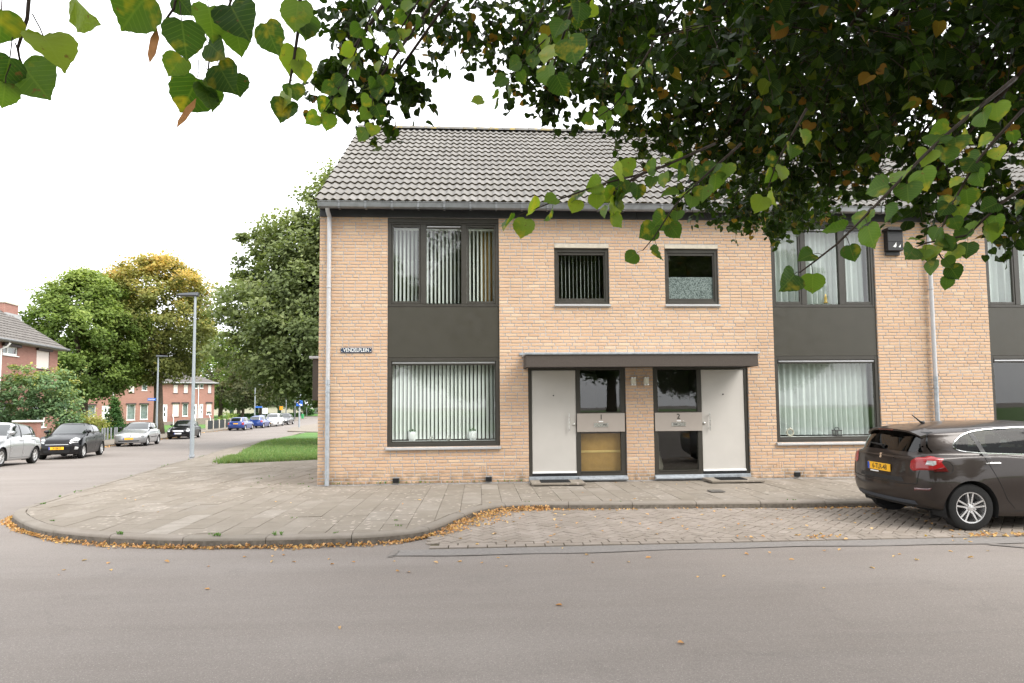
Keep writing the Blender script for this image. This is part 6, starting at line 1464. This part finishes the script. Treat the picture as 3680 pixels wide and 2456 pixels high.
# low brick garden wall at the left, fence panels, posts
mb = MB(); mb.box(-21.0,-19.9,21.2,21.5,-1.2,.62); gw = mb.build('garden_wall', M['redbrick']); tag(gw, 'low red brick garden wall with pale cap under the arch', 'wall')
mb = MB(); mb.cbox(-21.1,-19.8,21.1,21.6,.621,.72,.02); mb.build('wall_cap', M['white'], gw)
for i, (x, y) in enumerate([(-23.9,33.3),(-24.1,33.9),(-24.25,34.5),(-24.36,35.1),(-24.5,35.8),(-24.7,36.4)]):
    mb = MB(); mb.lathe([(0,terr(y)+1.0),(.05,terr(y)+.98),(.06,terr(y)+.9),(.06,terr(y)+.05)], (x,y,0), 'Z', 8)
    tag(mb.build('garden_post', basic('grey_post', (.22,.23,.25), .6, .1, 8) if i == 0 else bpy.data.materials['grey_post']), ['low grey garden post nearest the black hatchback','second grey garden post from the black hatchback','third grey garden post from the black hatchback','third grey garden post from the silver hatchback','second grey garden post from the silver hatchback','low grey garden post nearest the conical conifer'][i], 'post', 'low grey garden posts')
fe = thing('panel_fence', 'dark panel fence with pale posts in front of the far houses', 'fence', (-26.2,58,terr(58)))
M['fencedark'] = basic('dark_fence_panel', (.03,.035,.035), .7, .2, 8)
for k in range(6):
    y = 54.6+k*1.55; x = -26.0-.02*k; z = terr(y)+.1
    mb = MB(); mb.box(x-.08, x+.08, y-.08, y+.08, z, z+1.05); mb.build('post', M['lintel'], fe)
    mb = MB(); mb.box(x-.03, x+.03, y+.09, y+1.44, z+.06, z+.95); mb.build('panel', M['fencedark'], fe)
# ------------------------------------------------------------------ street lamps and signs
M['lamphead'] = basic('dark_lamp_head', (.06,.065,.075), .4, .1, 10); M['pole'] = basic('grey_lamp_pole', (.29,.32,.345), .45, .08, 4, metal=.2)
def led_lamp(label, x, y, H_, arm=(-.6, 0), r0=.066, sign=None):
    z = kerbtop(y) if x > -12 else terr(y)+.12
    t_ = thing('street_lamp', label, 'street lamp', (x, y, z), group='flat-headed street lamps')
    mb = MB(); mb.tube([(x,y,z-.05),(x,y,z+1.2),(x,y,z+1.201),(x,y,z+H_)], [r0*1.15, r0*1.15, r0, r0*.62], 14); mb.build('pole', M['pole'], t_, smooth=True)
    d = Vector((arm[0], arm[1], 0)); n = d.length; d.normalize(); s = Vector((-d.y, d.x, 0)); mb = MB(); vs = []; m = 10
    for k in range(m+1):
        q = k/m; wd = .15*math.sin(math.pi*min(1, .16+q*.80))**.5; c = Vector((x,y,z+H_))+d*(q*(n+.12)-.12); zz = .06*(1-q)+.03
        vs += [c+s*wd+Vector((0,0,0)), c+s*wd*.6+Vector((0,0,zz+.03)), c-s*wd*.6+Vector((0,0,zz+.03)), c-s*wd, c-s*wd*.5-Vector((0,0,.03)), c+s*wd*.5-Vector((0,0,.03))]
    mb.add(vs, [(6*k+j, 6*k+(j+1) % 6, 6*k+6+(j+1) % 6, 6*k+6+j) for k in range(m) for j in range(6)]+[(0,1,2,3,4,5), tuple(6*m+j for j in range(6))[::-1]]); mb.build('lamp_head', M['lamphead'], t_); autosmooth(t_.children[-1], 30)
    mb = MB(); mb.tube([(x,y,z+.02),(x,y,z+.10)], r0*1.5, 12); mb.build('base_collar', M['galv'], t_); return t_
led_lamp('tall grey street lamp on the pavement corner, nearest of the street lamps', -7.80, 12.0, 6.15, (-.62, -.05))
lb = led_lamp('grey street lamp with a blue street name plate behind the silver three-door', -21.55, 36.0, 6.25, (.75, -.1), .075)
led_lamp('grey street lamp behind the far row of parked cars', -29.5, 78.0, 5.5, (1.15, 0), .09)
M['bluesign'] = basic('blue_sign', (.03,.14,.55), .45, .05, 10); M['orangesign'] = basic('orange_sign', (.75,.30,.02), .5, .05, 10)
s1 = thing('street_name_plate', 'blue street name plate on the lamp behind the silver three-door', 'sign', (-21.8,35.9,1.78)); mb = MB(); mb.cbox(-22.2,-21.60,35.88,35.92,1.78,1.98,.005); mb.build('plate', M['bluesign'], s1); mb = MB()
for k in range(6): mb.box(-22.14+k*.085, -22.10+k*.085, 35.872, 35.879, 1.84, 1.92)
tag(mb.build('lettering', M['letter'], s1), kind='stuff')
s2 = thing('street_name_plate', 'blue street name plate on a post behind the far parked cars', 'sign', (-28.9,77.8,-1.3)); mb = MB(); mb.cbox(-29.35,-28.4,77.78,77.84,.88,1.10,.005); mb.build('plate', M['bluesign'], s2); mb = MB(); mb.tube([(-28.42,77.9,-1.3),(-28.42,77.9,1.15)], .04, 8); mb.build('post', M['pole'], s2)
s3 = thing('white_sign_board', 'white rectangular sign board on a post behind the far parked cars', 'sign', (-27.9,77.6,-1.3)); mb = MB(); mb.cbox(-28.25,-27.55,77.58,77.63,.0,.85,.005); mb.build('board', M['white'], s3); mb = MB(); mb.tube([(-27.9,77.66,-1.3),(-27.9,77.66,.9)], .04, 8); mb.build('post', M['pole'], s3)
sp = thing('parking_zone_sign', 'grey post with a blue parking zone sign beside the house edge', 'sign post', (-17.23,57.8,terr(57.8)))
mb = MB(); mb.tube([(-17.23,57.8,terr(57.8)),(-17.2,57.8,1.0),(-17.14,57.8,3.7),(-17.12,57.8,6.6)], [.10,.09,.08,.07], 10); mb.build('post', M['pole'], sp)
mb = MB(); mb.cbox(-17.52,-16.83,57.62,57.68,1.18,1.82,.006); pl_ = mb.build('panel', M['bluesign'], sp)
mb = MB(); mb.lathe([(0,57.60),(.15,57.60),(.15,57.615)], (-17.32,0,1.62), 'Y', 20); mb.build('red_ring', M['redlens'], pl_)
mb = MB(); mb.lathe([(0,57.59),(.11,57.59),(.11,57.599)], (-17.32,0,1.62), 'Y', 20); mb.build('disc', M['white'], pl_)
mb = MB(); mb.add([(-17.30,57.61,1.42),(-17.22,57.61,1.48),(-16.86,57.61,1.35),(-16.86,57.61,1.20),(-17.0,57.61,1.22)], [(0,1,2,3,4)][::-1]); mb.build('white_mark', M['white'], pl_)
mb = MB(); mb.add([(-17.36,57.585,1.60),(-17.31,57.585,1.56),(-17.28,57.585,1.64),(-17.33,57.585,1.68)], [(0,1,2,3)]); mb.build('symbol', M['darkred'], pl_)
def curved_lamp(label, x, y, H_):
    z = terr(y)+.1; t_ = thing('curved_street_lamp', label, 'street lamp', (x,y,z), group='curved street lamps by the bend')
    mb = MB(); mb.tube([(x,y,z),(x,y,z+H_*.86),(x+.08,y,z+H_*.95),(x+.35,y,z+H_*.99),(x+.75,y,z+H_*1.02)], [.085,.07,.065,.06,.055], 8); mb.build('pole', M['pole'], t_, smooth=True)
    mb = MB(); mb.cbox(x+.7, x+1.35, y-.13, y+.13, z+H_*1.0, z+H_*1.045, .03); mb.build('lamp_head', M['pole'], t_); return t_
curved_lamp('curved street lamp with drooping head, nearest of the three by the bend', -27.07, 84.5, 4.85); curved_lamp('middle one of the three curved street lamps by the bend', -28.4, 93.5, 4.3); curved_lamp('farthest curved street lamp at the end of the road', -33.3, 118, 4.2)
for i, (x, y, zt) in enumerate([(-27.0,82,1.05),(-38.0,133,.45)]):
    t_ = thing('orange_sign', ['orange temporary road sign on a post by the bend','orange temporary road sign farther down the road'][i], 'sign', (x,y,terr(y)), group='orange temporary signs')
    mb = MB(); mb.tube([(x,y,terr(y)),(x,y,zt)], .04, 6); mb.build('post', M['pole'], t_); mb = MB(); mb.cbox(x-.25,x+.25,y-.08,y-.04,zt-.55,zt,.006); mb.build('panel', M['orangesign'], t_)
# low white building and hedge at the end of the road
wb_ = thing('low_white_building', 'long low pale building behind the park trees', 'building', (-50,140,-1.4)); mb = MB(); mb.box(-62,-41.4,140,150,-1.6,.75); mb.build('wall', M['lintel'], wb_); mb = MB(); mb.box(-62.3,-41.1,139.7,150.3,.751,.95); mb.build('roof', M['canopyfascia'], wb_)
for x in (-58,-52,-46.5): mb = MB(); mb.box(x, x+.9, 139.94, 139.99, -1.3, .55); mb.build('window', M['darkglass'], wb_)
wc = thing('white_rendered_building', 'bright white low building at the end of the road', 'building', (-34,152,-1.4)); mb = MB(); mb.box(-41,-22,152,160,-1.6,1.0); mb.build('wall', M['white'], wc); mb = MB(); mb.box(-41.3,-21.7,151.7,160.3,1.001,1.2); mb.build('roof', basic('pinkish_roof', (.45,.30,.26), .8, .1, 3), wc)
mb = MB()
for k in range(2600): mb.rnd = R.random()*.5; leaf_card(mb, Vector((nrand(-47,-33.0), 112+nrand(-.5,.5), nrand(-1.3,-.45))), .16, Vector((nrand(-1,1), nrand(-1,.2), nrand(0,1))).normalized())
mb.box(-47,-33,111.6,112.4,-1.4,-.5); tag(mb.build('hedge', F['conifer'], None, attr=True), 'low dark clipped hedge across the park in front of the pale building', 'hedge')
shrub('shrub', 'dark green bush at the end of the road', 'shrub', (-36.2,128), 1.8, 1.6, -1.3, .9, F['conifer'], 50, 40, .14, 'round', 91, cl=.2)
mb = MB(); mb.cbox(-29.2,-28.8,100,100.3,-1.3,-.45,.03); mb.tube([(-29,100.15,-1.35),(-29,100.15,-1.3)], .1, 8); tag(mb.build('litter_bin', basic('green_bin', (.04,.28,.10), .5, .1, 8)), 'small green litter bin on the park grass', 'bin')
# ------------------------------------------------------------------ the lime tree over the street (world coordinates, metres)
MASS = [
    ((4.008, -5.602, 5.446), 0.72),
    ((3.57, -5.93, 4.636), 0.26),
    ((3.313, -6.119, 4.683), 0.35),
    ((4.739, -6.398, 4.629), 0.85),
    ((4.587, -5.969, 4.302), 0.38),
    ((5.149, -5.789, 4.102), 0.48),
    ((5.725, -6.643, 4.427), 1.1),
    ((6.053, -5.634, 4.011), 0.75),
    ((6.355, -7.258, 4.035), 0.95),
    ((7.15, -6.905, 4.087), 0.5),
    ((6.538, -6.174, 4.195), 0.6),
    ((6.055, -4.632, 4.027), 0.42),
    ((7.019, -3.688, 4.094), 0.42),
    ((7.203, -4.196, 4.037), 0.38),
    ((2.921, -6.021, 5.105), 0.38),
    ((2.489, -6.479, 4.78), 0.32),
    ((2.159, -6.84, 4.42), 0.32),
    ((2.033, -7.012, 4.038), 0.22),
    ((2.228, -7.202, 3.677), 0.13),
    ((2.398, -7.122, 3.852), 0.13),
    ((1.937, -6.999, 3.911), 0.1),
    ((6.014, -7.579, 2.99), 0.14),
    ((6.564, -7.416, 3.092), 0.15),
    ((6.715, -7.408, 2.816), 0.14),
    ((5.091, -5.559, 3.67), 0.22),
    ((6.484, -6.631, 3.475), 0.26),
    ((6.212, -8.038, 3.779), 0.6),
    ((5.216, -7.978, 3.735), 0.6),
    ((4.473, -8.132, 3.665), 0.5),
    ((3.911, -7.33, 4.213), 0.5),
    ((3.704, -6.117, 4.267), 0.1),
    ((4.131, -6.336, 4.161), 0.14),
]
SPRAY = [
    ([(3.885, -9.133, 2.478), (3.606, -9.258, 2.322), (3.412, -9.343, 2.24), (3.255, -9.38, 2.172), (3.106, -9.417, 2.1)], 0.062, 20),
    ([(3.985, -9.139, 2.477), (3.78, -9.216, 2.292), (3.683, -9.255, 2.196), (3.59, -9.293, 2.066), (3.551, -9.288, 2.021)], 0.066, 14),
    ([(3.56, -9.304, 2.295), (3.453, -9.294, 2.228), (3.437, -9.29, 2.167)], 0.062, 7),
    ([(4.32, -9.95, 2.294), (4.018, -10.07, 2.078), (3.821, -10.15, 1.917), (3.691, -10.186, 1.805), (3.616, -10.179, 1.749)], 0.046, 22),
    ([(4.706, -9.577, 2.41), (4.569, -9.56, 2.259), (4.485, -9.548, 2.121), (4.429, -9.536, 1.984), (4.47, -9.534, 1.9)], 0.054, 20),
    ([(4.705, -9.563, 2.161), (4.609, -9.553, 2.093), (4.526, -9.543, 2.01), (4.429, -9.537, 1.997), (4.367, -9.532, 1.977)], 0.055, 14),
    ([(3.265, -9.711, 2.682), (3.227, -9.702, 2.559), (3.19, -9.693, 2.448)], 0.07, 5),
    ([(3.643, -8.482, 3.589), (3.267, -8.246, 3.36), (3.107, -8.129, 3.227), (3.035, -8.121, 3.156)], 0.075, 16),
    ([(2.552, -8.423, 3.642), (2.42, -8.4, 3.381), (2.309, -8.378, 3.12), (2.199, -8.362, 2.946)], 0.075, 18),
    ([(2.77, -8.435, 3.64), (2.55, -8.402, 3.293), (2.462, -8.384, 3.075), (2.439, -8.371, 2.879)], 0.075, 18),
    ([(2.532, -9.864, 2.57), (2.527, -9.856, 2.439), (2.509, -9.848, 2.33), (2.492, -9.842, 2.232)], 0.06, 2),
    ([(4.292, -9.066, 2.658), (4.168, -9.046, 2.432), (4.133, -9.038, 2.327)], 0.07, 8),
    ([(3.86, -8.476, 3.282), (3.684, -8.45, 3.0), (3.574, -8.438, 2.913)], 0.07, 10),
]
BRACT = [
    ((2.502, -10.454, 2.049), (2.491, -10.45, 1.996)),
    ((2.536, -10.401, 1.97), (2.505, -10.396, 1.924)),
]
NEAR = [
    ((2.523, -10.706, 1.877), (2.555, -10.705, 1.837)),
    ((2.554, -10.71, 1.917), (2.586, -10.709, 1.876)),
    ((2.486, -10.682, 1.859), (2.519, -10.682, 1.816)),
    ((2.488, -10.702, 1.855), (2.481, -10.7, 1.82)),
    ((2.483, -10.7, 1.829), (2.479, -10.698, 1.799)),
    ((2.48, -10.705, 1.904), (2.478, -10.702, 1.865)),
    ((2.499, -10.475, 2.082), (2.447, -10.469, 2.025)),
    ((2.548, -10.476, 2.045), (2.557, -10.473, 1.985)),
    ((2.531, -10.458, 2.096), (2.556, -10.457, 2.062)),
    ((2.569, -10.44, 2.091), (2.58, -10.437, 2.034)),
    ((2.603, -10.442, 2.092), (2.636, -10.44, 2.031)),
    ((2.528, -10.433, 2.017), (2.503, -10.43, 1.983)),
    ((2.56, -10.417, 2.048), (2.596, -10.417, 2.015)),
    ((2.594, -10.401, 2.086), (2.601, -10.398, 2.036)),
    ((2.532, -10.392, 2.006), (2.503, -10.387, 1.94)),
    ((2.537, -10.382, 2.002), (2.554, -10.381, 1.954)),
    ((2.55, -10.384, 2.015), (2.586, -10.385, 1.991)),
    ((2.582, -10.376, 2.022), (2.595, -10.374, 1.978)),
    ((2.571, -10.406, 2.021), (2.597, -10.404, 1.97)),
    ((2.549, -10.147, 2.256), (2.575, -10.145, 2.188)),
    ((2.541, -9.908, 2.468), (2.526, -9.902, 2.379)),
    ((2.541, -9.858, 2.467), (2.548, -9.854, 2.388)),
    ((2.516, -9.852, 2.385), (2.498, -9.846, 2.309)),
    ((2.526, -9.85, 2.351), (2.547, -9.848, 2.29)),
    ((2.498, -9.843, 2.25), (2.472, -9.838, 2.185)),
    ((2.51, -9.846, 2.293), (2.525, -9.844, 2.237)),
    ((3.181, -9.644, 2.476), (3.186, -9.64, 2.397)),
    ((3.218, -9.796, 2.461), (3.241, -9.792, 2.374)),
]
TWIG = [
    [(2.495, -10.688, 1.956), (2.491, -10.685, 1.909), (2.481, -10.683, 1.877), (2.483, -10.682, 1.863)],
    [(2.537, -10.634, 2.009), (2.532, -10.689, 1.937)],
    [(2.541, -10.461, 2.14), (2.527, -10.457, 2.076), (2.508, -10.454, 2.05)],
    [(2.622, -10.446, 2.154), (2.603, -10.442, 2.102), (2.556, -10.405, 2.027), (2.548, -10.393, 2.002)],
]
def mk_limeleaf(name, use_obj):
    m, t, b, o = newmat(name)
    a = N(t, 'ShaderNodeAttribute'); a.attribute_name = 'rnd'; oi = N(t, 'ShaderNodeObjectInfo')
    r = mth(t, 'FRACT', mth(t, 'ADD', a.outputs['Fac'], oi.outputs['Random'])) if use_obj else a.outputs['Fac']
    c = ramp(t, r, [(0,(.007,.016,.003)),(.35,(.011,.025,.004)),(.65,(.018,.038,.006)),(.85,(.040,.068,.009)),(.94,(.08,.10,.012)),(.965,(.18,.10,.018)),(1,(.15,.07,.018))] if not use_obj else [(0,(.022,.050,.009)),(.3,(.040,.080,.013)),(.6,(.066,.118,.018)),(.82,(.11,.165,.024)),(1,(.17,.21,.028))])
    uv = N(t, 'ShaderNodeUVMap'); sx = N(t, 'ShaderNodeSeparateXYZ'); t.links.new(uv.outputs[0], sx.inputs[0])
    av = mth(t, 'ABSOLUTE', sx.outputs[1]); vein = mth(t, 'FRACT', mth(t, 'MULTIPLY', mth(t, 'SUBTRACT', sx.outputs[0], mth(t, 'MULTIPLY', av, .55)), 8.))
    vn = mth(t, 'MAXIMUM', mapr(t, mth(t, 'ABSOLUTE', mth(t, 'SUBTRACT', vein, .5)), .03, .10, 1, 0), mapr(t, av, .012, .035, 1, 0))
    c2 = mixc(t, mth(t, 'MULTIPLY', vn, .16), c, (.20,.26,.05))
    p = N(t, 'ShaderNodeTexCoord').outputs['Object']; po = wpos(t)
    if use_obj:   # yellowing patches and brown specks of autumn leaves
        c2 = mixc(t, mth(t, 'MULTIPLY', mapr(t, noise(t, 22, 3, .6, po), .56, .70), .55), c2, (.33,.24,.02))
        c2 = mixc(t, mth(t, 'MULTIPLY', mapr(t, noise(t, 95, 3, .6, po), .66, .72), .8), c2, (.10,.05,.02))
    t.links.new(c2, b.inputs['Base Color']); b.inputs['Roughness'].default_value = .45; b.inputs['Specular IOR Level'].default_value = .18 if use_obj else .08
    bump(t, b, vn, .15, .002)
    tl = N(t, 'ShaderNodeBsdfTranslucent'); t.links.new(mixc(t, 1., c2, (1.9,2.1,.75), 'MULTIPLY'), tl.inputs[0])
    mxs = N(t, 'ShaderNodeMixShader'); mxs.inputs[0].default_value = .40 if use_obj else .30
    t.links.new(b.outputs[0], mxs.inputs[1]); t.links.new(tl.outputs[0], mxs.inputs[2]); t.links.new(mxs.outputs[0], o.inputs[0]); return m
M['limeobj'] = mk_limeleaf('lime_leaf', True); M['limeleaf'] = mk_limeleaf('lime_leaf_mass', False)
M['twig'] = basic('dark_twig', (.035,.025,.018), .8, .2, 30, spec=.2)
def leaf_shape(n, serr):
    """half outline of a heart shaped lime leaf: (along 0..1, half width)"""
    H = [(0,0),(-.075,.12),(-.065,.27),(.0,.41),(.11,.51),(.25,.56),(.40,.555),(.55,.49),(.69,.37),(.80,.235),(.88,.12),(.945,.045),(1.0,0)]
    pts = []
    if serr or True:
        for k in range(n+1):
            f = k/n*(len(H)-1); i = min(len(H)-2, int(f)); q = f-i; x = H[i][0]+(H[i+1][0]-H[i][0])*q; wdt = H[i][1]+(H[i+1][1]-H[i][1])*q
            if serr and 0 < k < n: wdt *= 1+(.03 if k % 2 else -.025); x += .008 if k % 2 else 0
            pts.append((x, wdt))
        return pts
    for k in range(n+1):
        u = k/n; wdt = .50*(math.sin(math.pi*min(1, u**.60))**.80)*(1-.30*u**3)
        if u > .88: wdt = .50*.30*(1-u)/.12*.8
        if serr and 0 < k < n: wdt *= 1+(.05 if k % 2 else -.03)
        x = u-.07*(1-u)**6*1.0 if u > 0 else .0
        if 0 < u < .18: x = u-.10*math.sin(math.pi*u/.18)
        pts.append((x, wdt if u not in (0, 1) else 0))
    return pts
def leaf_verts(n, serr, fold, curl, rs):
    pts = leaf_shape(n, serr); vs = []; fs = []; uv = []
    for (x, w_) in pts:
        z = -curl*x*x
        tw = rs.gauss(0, .02)
        vs += [(x, w_, z+w_*fold+tw), (max(0, x) if x > 0 else 0, 0, -curl*max(0, x)**2), (x, -w_, z+w_*fold-tw)]; uv += [(x, w_), (x, 0), (x, -w_)]
    for k in range(n): a = 3*k; fs += [(a, a+3, a+4, a+1), (a+1, a+4, a+5, a+2)]
    return vs, fs, uv
rs = random.Random(5)
LEAFV = [leaf_verts(18, True, rs.uniform(.05,.45), rs.uniform(-.05,.35), rs) for k in range(8)]
LEAFL = [leaf_verts(6, False, rs.uniform(.0,.5), rs.uniform(-.1,.4), rs) for k in range(8)]
def leaf_mesh(v):
    mb = MB(); mb.add(v[0], v[1]); mb.uv = v[2]; me = mb.mesh('leaf', smooth=True, attr=True); me.materials.append(M['limeobj']); return me
LEAFM = [leaf_mesh(v) for v in LEAFV]
lime = thing('lime_tree', 'large lime tree overhanging the street, its leafy branches fill the top of the picture', 'tree', (6.9,-14.2,-.1))
def frame_m(d, nrm):
    x = d.normalized(); z = (nrm-x*nrm.dot(x)).normalized(); y = z.cross(x); return Matrix((x, y, z)).transposed()
def leaf_obj(par, base, d, nrm, size):
    o = mobj('leaf', rs.choice(LEAFM), None, par); m4 = frame_m(d, nrm).to_4x4() @ Matrix.Diagonal((size, size*rs.uniform(.92,1.06), size, 1)); m4.translation = base; o.matrix_world = m4; 
    o.matrix_parent_inverse = Matrix.Translation(-Vector(lime['_base'])) if False else o.matrix_parent_inverse
    o.location, o.rotation_euler, o.scale = m4.to_translation(), m4.to_euler(), m4.to_scale(); return o
nleaf = 0
def to_cam(p): return (CAM-p).normalized()
# near twigs with explicit leaves
for i, tw in enumerate(TWIG):
    mb = MB(); mb.tube([Vector(p) for p in tw], [.0022,.0019,.0015,.001][:len(tw)], 6); o = mb.build('twig', M['twig'], lime, smooth=True)
    if i == 0: twig0 = o
for a, b in NEAR:
    a, b = Vector(a), Vector(b); d = b-a; n_ = (to_cam(a)+Vector((rs.gauss(0,.35), rs.gauss(0,.2), rs.gauss(0,.35)))).normalized()
    o = leaf_obj(twig0, a, d+to_cam(a)*d.length*rs.uniform(-.35,.35), n_, d.length*.86)
    mb = MB(); s = a-d*.28+Vector((rs.gauss(0,.004), 0, .012)); mb.tube([s, a-d*.1+Vector((0,0,.004)), a], .0007, 4); mb.build('petiole', M['twig'], lime); nleaf += 1
# dry bracts hanging among the leaves
M['bract'] = basic('dry_bract', (.36,.16,.05), .7, .25, 60)
for p0, p1 in BRACT:
    p0, p1 = Vector(p0), Vector(p1); mb = MB(); s_ = Vector((.007,0,0)); m_ = p0.lerp(p1, .5)+Vector((.003,.004,0)); mb.add([p0, p0.lerp(p1,.3)+s_, p0.lerp(p1,.75)+s_*.9, p1, p0.lerp(p1,.75)-s_*.8, p0.lerp(p1,.3)-s_*.9], [(0,1,2,3,4,5)]); mb.build('dry_bract', M['bract'], lime)
# drooping sprays
for poly, ll, cnt in SPRAY:
    P3 = catmull([Vector(p) for p in poly], .03); L_ = len(P3)
    mb = MB(); mb.tube(P3[::2]+[P3[-1]], [.0045*(1-k/(len(P3[::2])+1))+.0012 for k in range(len(P3[::2])+1)], 6); par = mb.build('twig', M['twig'], lime, smooth=True)
    for k in range(cnt):
        f = .12+.88*(k+.5)/cnt; p = P3[min(L_-1, int(f*L_))]; t_ = (P3[min(L_-1, int(f*L_)+1)]-P3[max(0, min(L_-1, int(f*L_))-1)]).normalized()
        sd = 1 if k % 2 else -1; side = t_.cross(to_cam(p)).normalized()*sd
        d = (t_*.55+side*rs.uniform(.2,.8)+Vector((0,0,-rs.uniform(.3,1.0)))+to_cam(p)*rs.gauss(0,.25)).normalized()
        n_ = (to_cam(p)*rs.uniform(.2,1)+Vector((rs.gauss(0,.5), rs.gauss(0,.3), rs.uniform(.0,.9)))).normalized()
        pet = p+d*ll*.35+side*.006; mb = MB(); mb.tube([p, p.lerp(pet,.5)+Vector((0,0,.003)), pet], .0008, 4)
        if poly[0] is not None and nleaf < 296: leaf_obj(par, pet, d+Vector((rs.gauss(0,.2),)*3), n_, ll*rs.uniform(.75,1.15)); nleaf += 1
        mb.build('petiole', M['twig'], par)
# leafy masses of the crown
def mass_leaf(mb, base, d, nrm, size, tone):
    v = rs.choice(LEAFL); F3 = frame_m(d, nrm); mb.rnd = tone
    vs = [base+F3 @ Vector((q[0]*size, q[1]*size, q[2]*size)) for q in v[0]]; mb.add(vs, v[1]); mb.uv += v[2]
mb = MB(); mb.uv = []; br = MB()
hub = Vector((6.6,-12.6,5.2))
def lime_tone(): 
    r_ = rs.random(); return min(.93, max(0, rs.gauss(.45,.27))) if r_ < .955 else rs.uniform(.95,1)
for (c, r_) in MASS:
    c = Vector(c); nst = max(14, int(235*r_**1.9)); br.tube([hub.lerp(c, .35)+Vector((0,0,.35)), hub.lerp(c, .7)+Vector((0,0,.25)), c], [.045*min(1,r_)+.01, .03*min(1,r_)+.006, .010], 6)
    for k in range(nst):
        d0 = Vector((rs.gauss(0,1), rs.gauss(0,1), rs.gauss(0,.9))).normalized(); q = c+d0*r_*rs.random()**.45
        tip = q+(d0*.5+Vector((rs.gauss(0,.4), rs.gauss(0,.4), -.75))).normalized()*rs.uniform(.18,.34)
        br.tube([c.lerp(q, .55), q, tip], [.004,.003,.0015], 4, cap=False)
        for j in range(9):
            f = j/8; p = q.lerp(tip, f)+Vector((rs.gauss(0,.03), rs.gauss(0,.03), rs.gauss(0,.02)))
            dd = Vector((rs.gauss(0,.6), rs.gauss(0,.6), -.55+rs.gauss(0,.3))).normalized(); nn = Vector((rs.gauss(0,.6), rs.gauss(0,.6)-.25, .75)).normalized()
            mass_leaf(mb, p, dd, nn, rs.uniform(.048,.082), lime_tone())
lf = mb.build('leaves', M['limeleaf'], lime, attr=True); tag(lf, kind='stuff')
# upper and rear crown (above and behind the camera)
up = MB(); n_up = 0; up.uv = []
while n_up < 26000:
    d0 = Vector((rs.gauss(0,1), rs.gauss(0,1), rs.gauss(0,1))).normalized(); k = rs.random()**.4
    p = Vector((6.9+d0.x*6.3*k, -12.6+d0.y*6.2*k, 8.3+d0.z*4.6*k))
    e = p-CAM; fwd = e.dot(_f)
    if p.z < 4.6 and p.x < 3.5: continue
    if fwd > .3 and e.dot(_u)/fwd < .58 and p.z < 8.2: 
        if e.dot(_u)/fwd < .42 or rs.random() < .5: continue
    n_up += 1; s_ = rs.uniform(.12,.20); F3 = frame_m(Vector((rs.gauss(0,1), rs.gauss(0,1), -.4)), Vector((rs.gauss(0,.6), rs.gauss(0,.6), 1))); up.rnd = lime_tone()
    up.add([p+F3 @ Vector(q)*s_ for q in ((0,0,0),(.35,.45,.05),(1,0,-.1),(.35,-.45,.05))], [(0,3,2,1)]); up.uv += [(0,0),(.35,.45),(1,0),(.35,-.45)]
tag(up.build('upper_leaves', M['limeleaf'], lime, attr=True), kind='stuff')
tag(br.build('branchlets', M['twig'], lime, smooth=True), kind='stuff')
mb = MB(); mb.tube([(6.95,-14.3,-.25),(6.9,-14.2,.4),(6.85,-14.0,1.8),(6.75,-13.6,3.4),(6.6,-12.8,5.0)], [.42,.31,.27,.24,.18], 14); mb.build('trunk', M['bark'], lime, smooth=True)
for e in ((3.0,-10.0,6.4),(9.5,-8.5,6.8),(11,-14,7.5),(4,-16.5,7.5),(7,-13,11),(2.2,-10.8,4.4),(6.5,-7.5,5.6)):
    e = Vector(e); s = Vector((6.65,-13.0,4.6)); mb = MB(); mb.tube([s, s.lerp(e,.5)+Vector((0,0,.5)), e], [.13,.075,.02], 8); mb.build('limb', M['bark'], lime, smooth=True)
mb = MB(); mb.tube([(2.2,-10.8,4.4),(2.3,-10.75,3.2),(2.6,-10.72,2.35)], [.02,.010,.003], 6); mb.build('limb', M['bark'], lime, smooth=True)
for o in bpy.data.objects:
    for k in ('_local', '_base'):
        if k in o: del o[k]
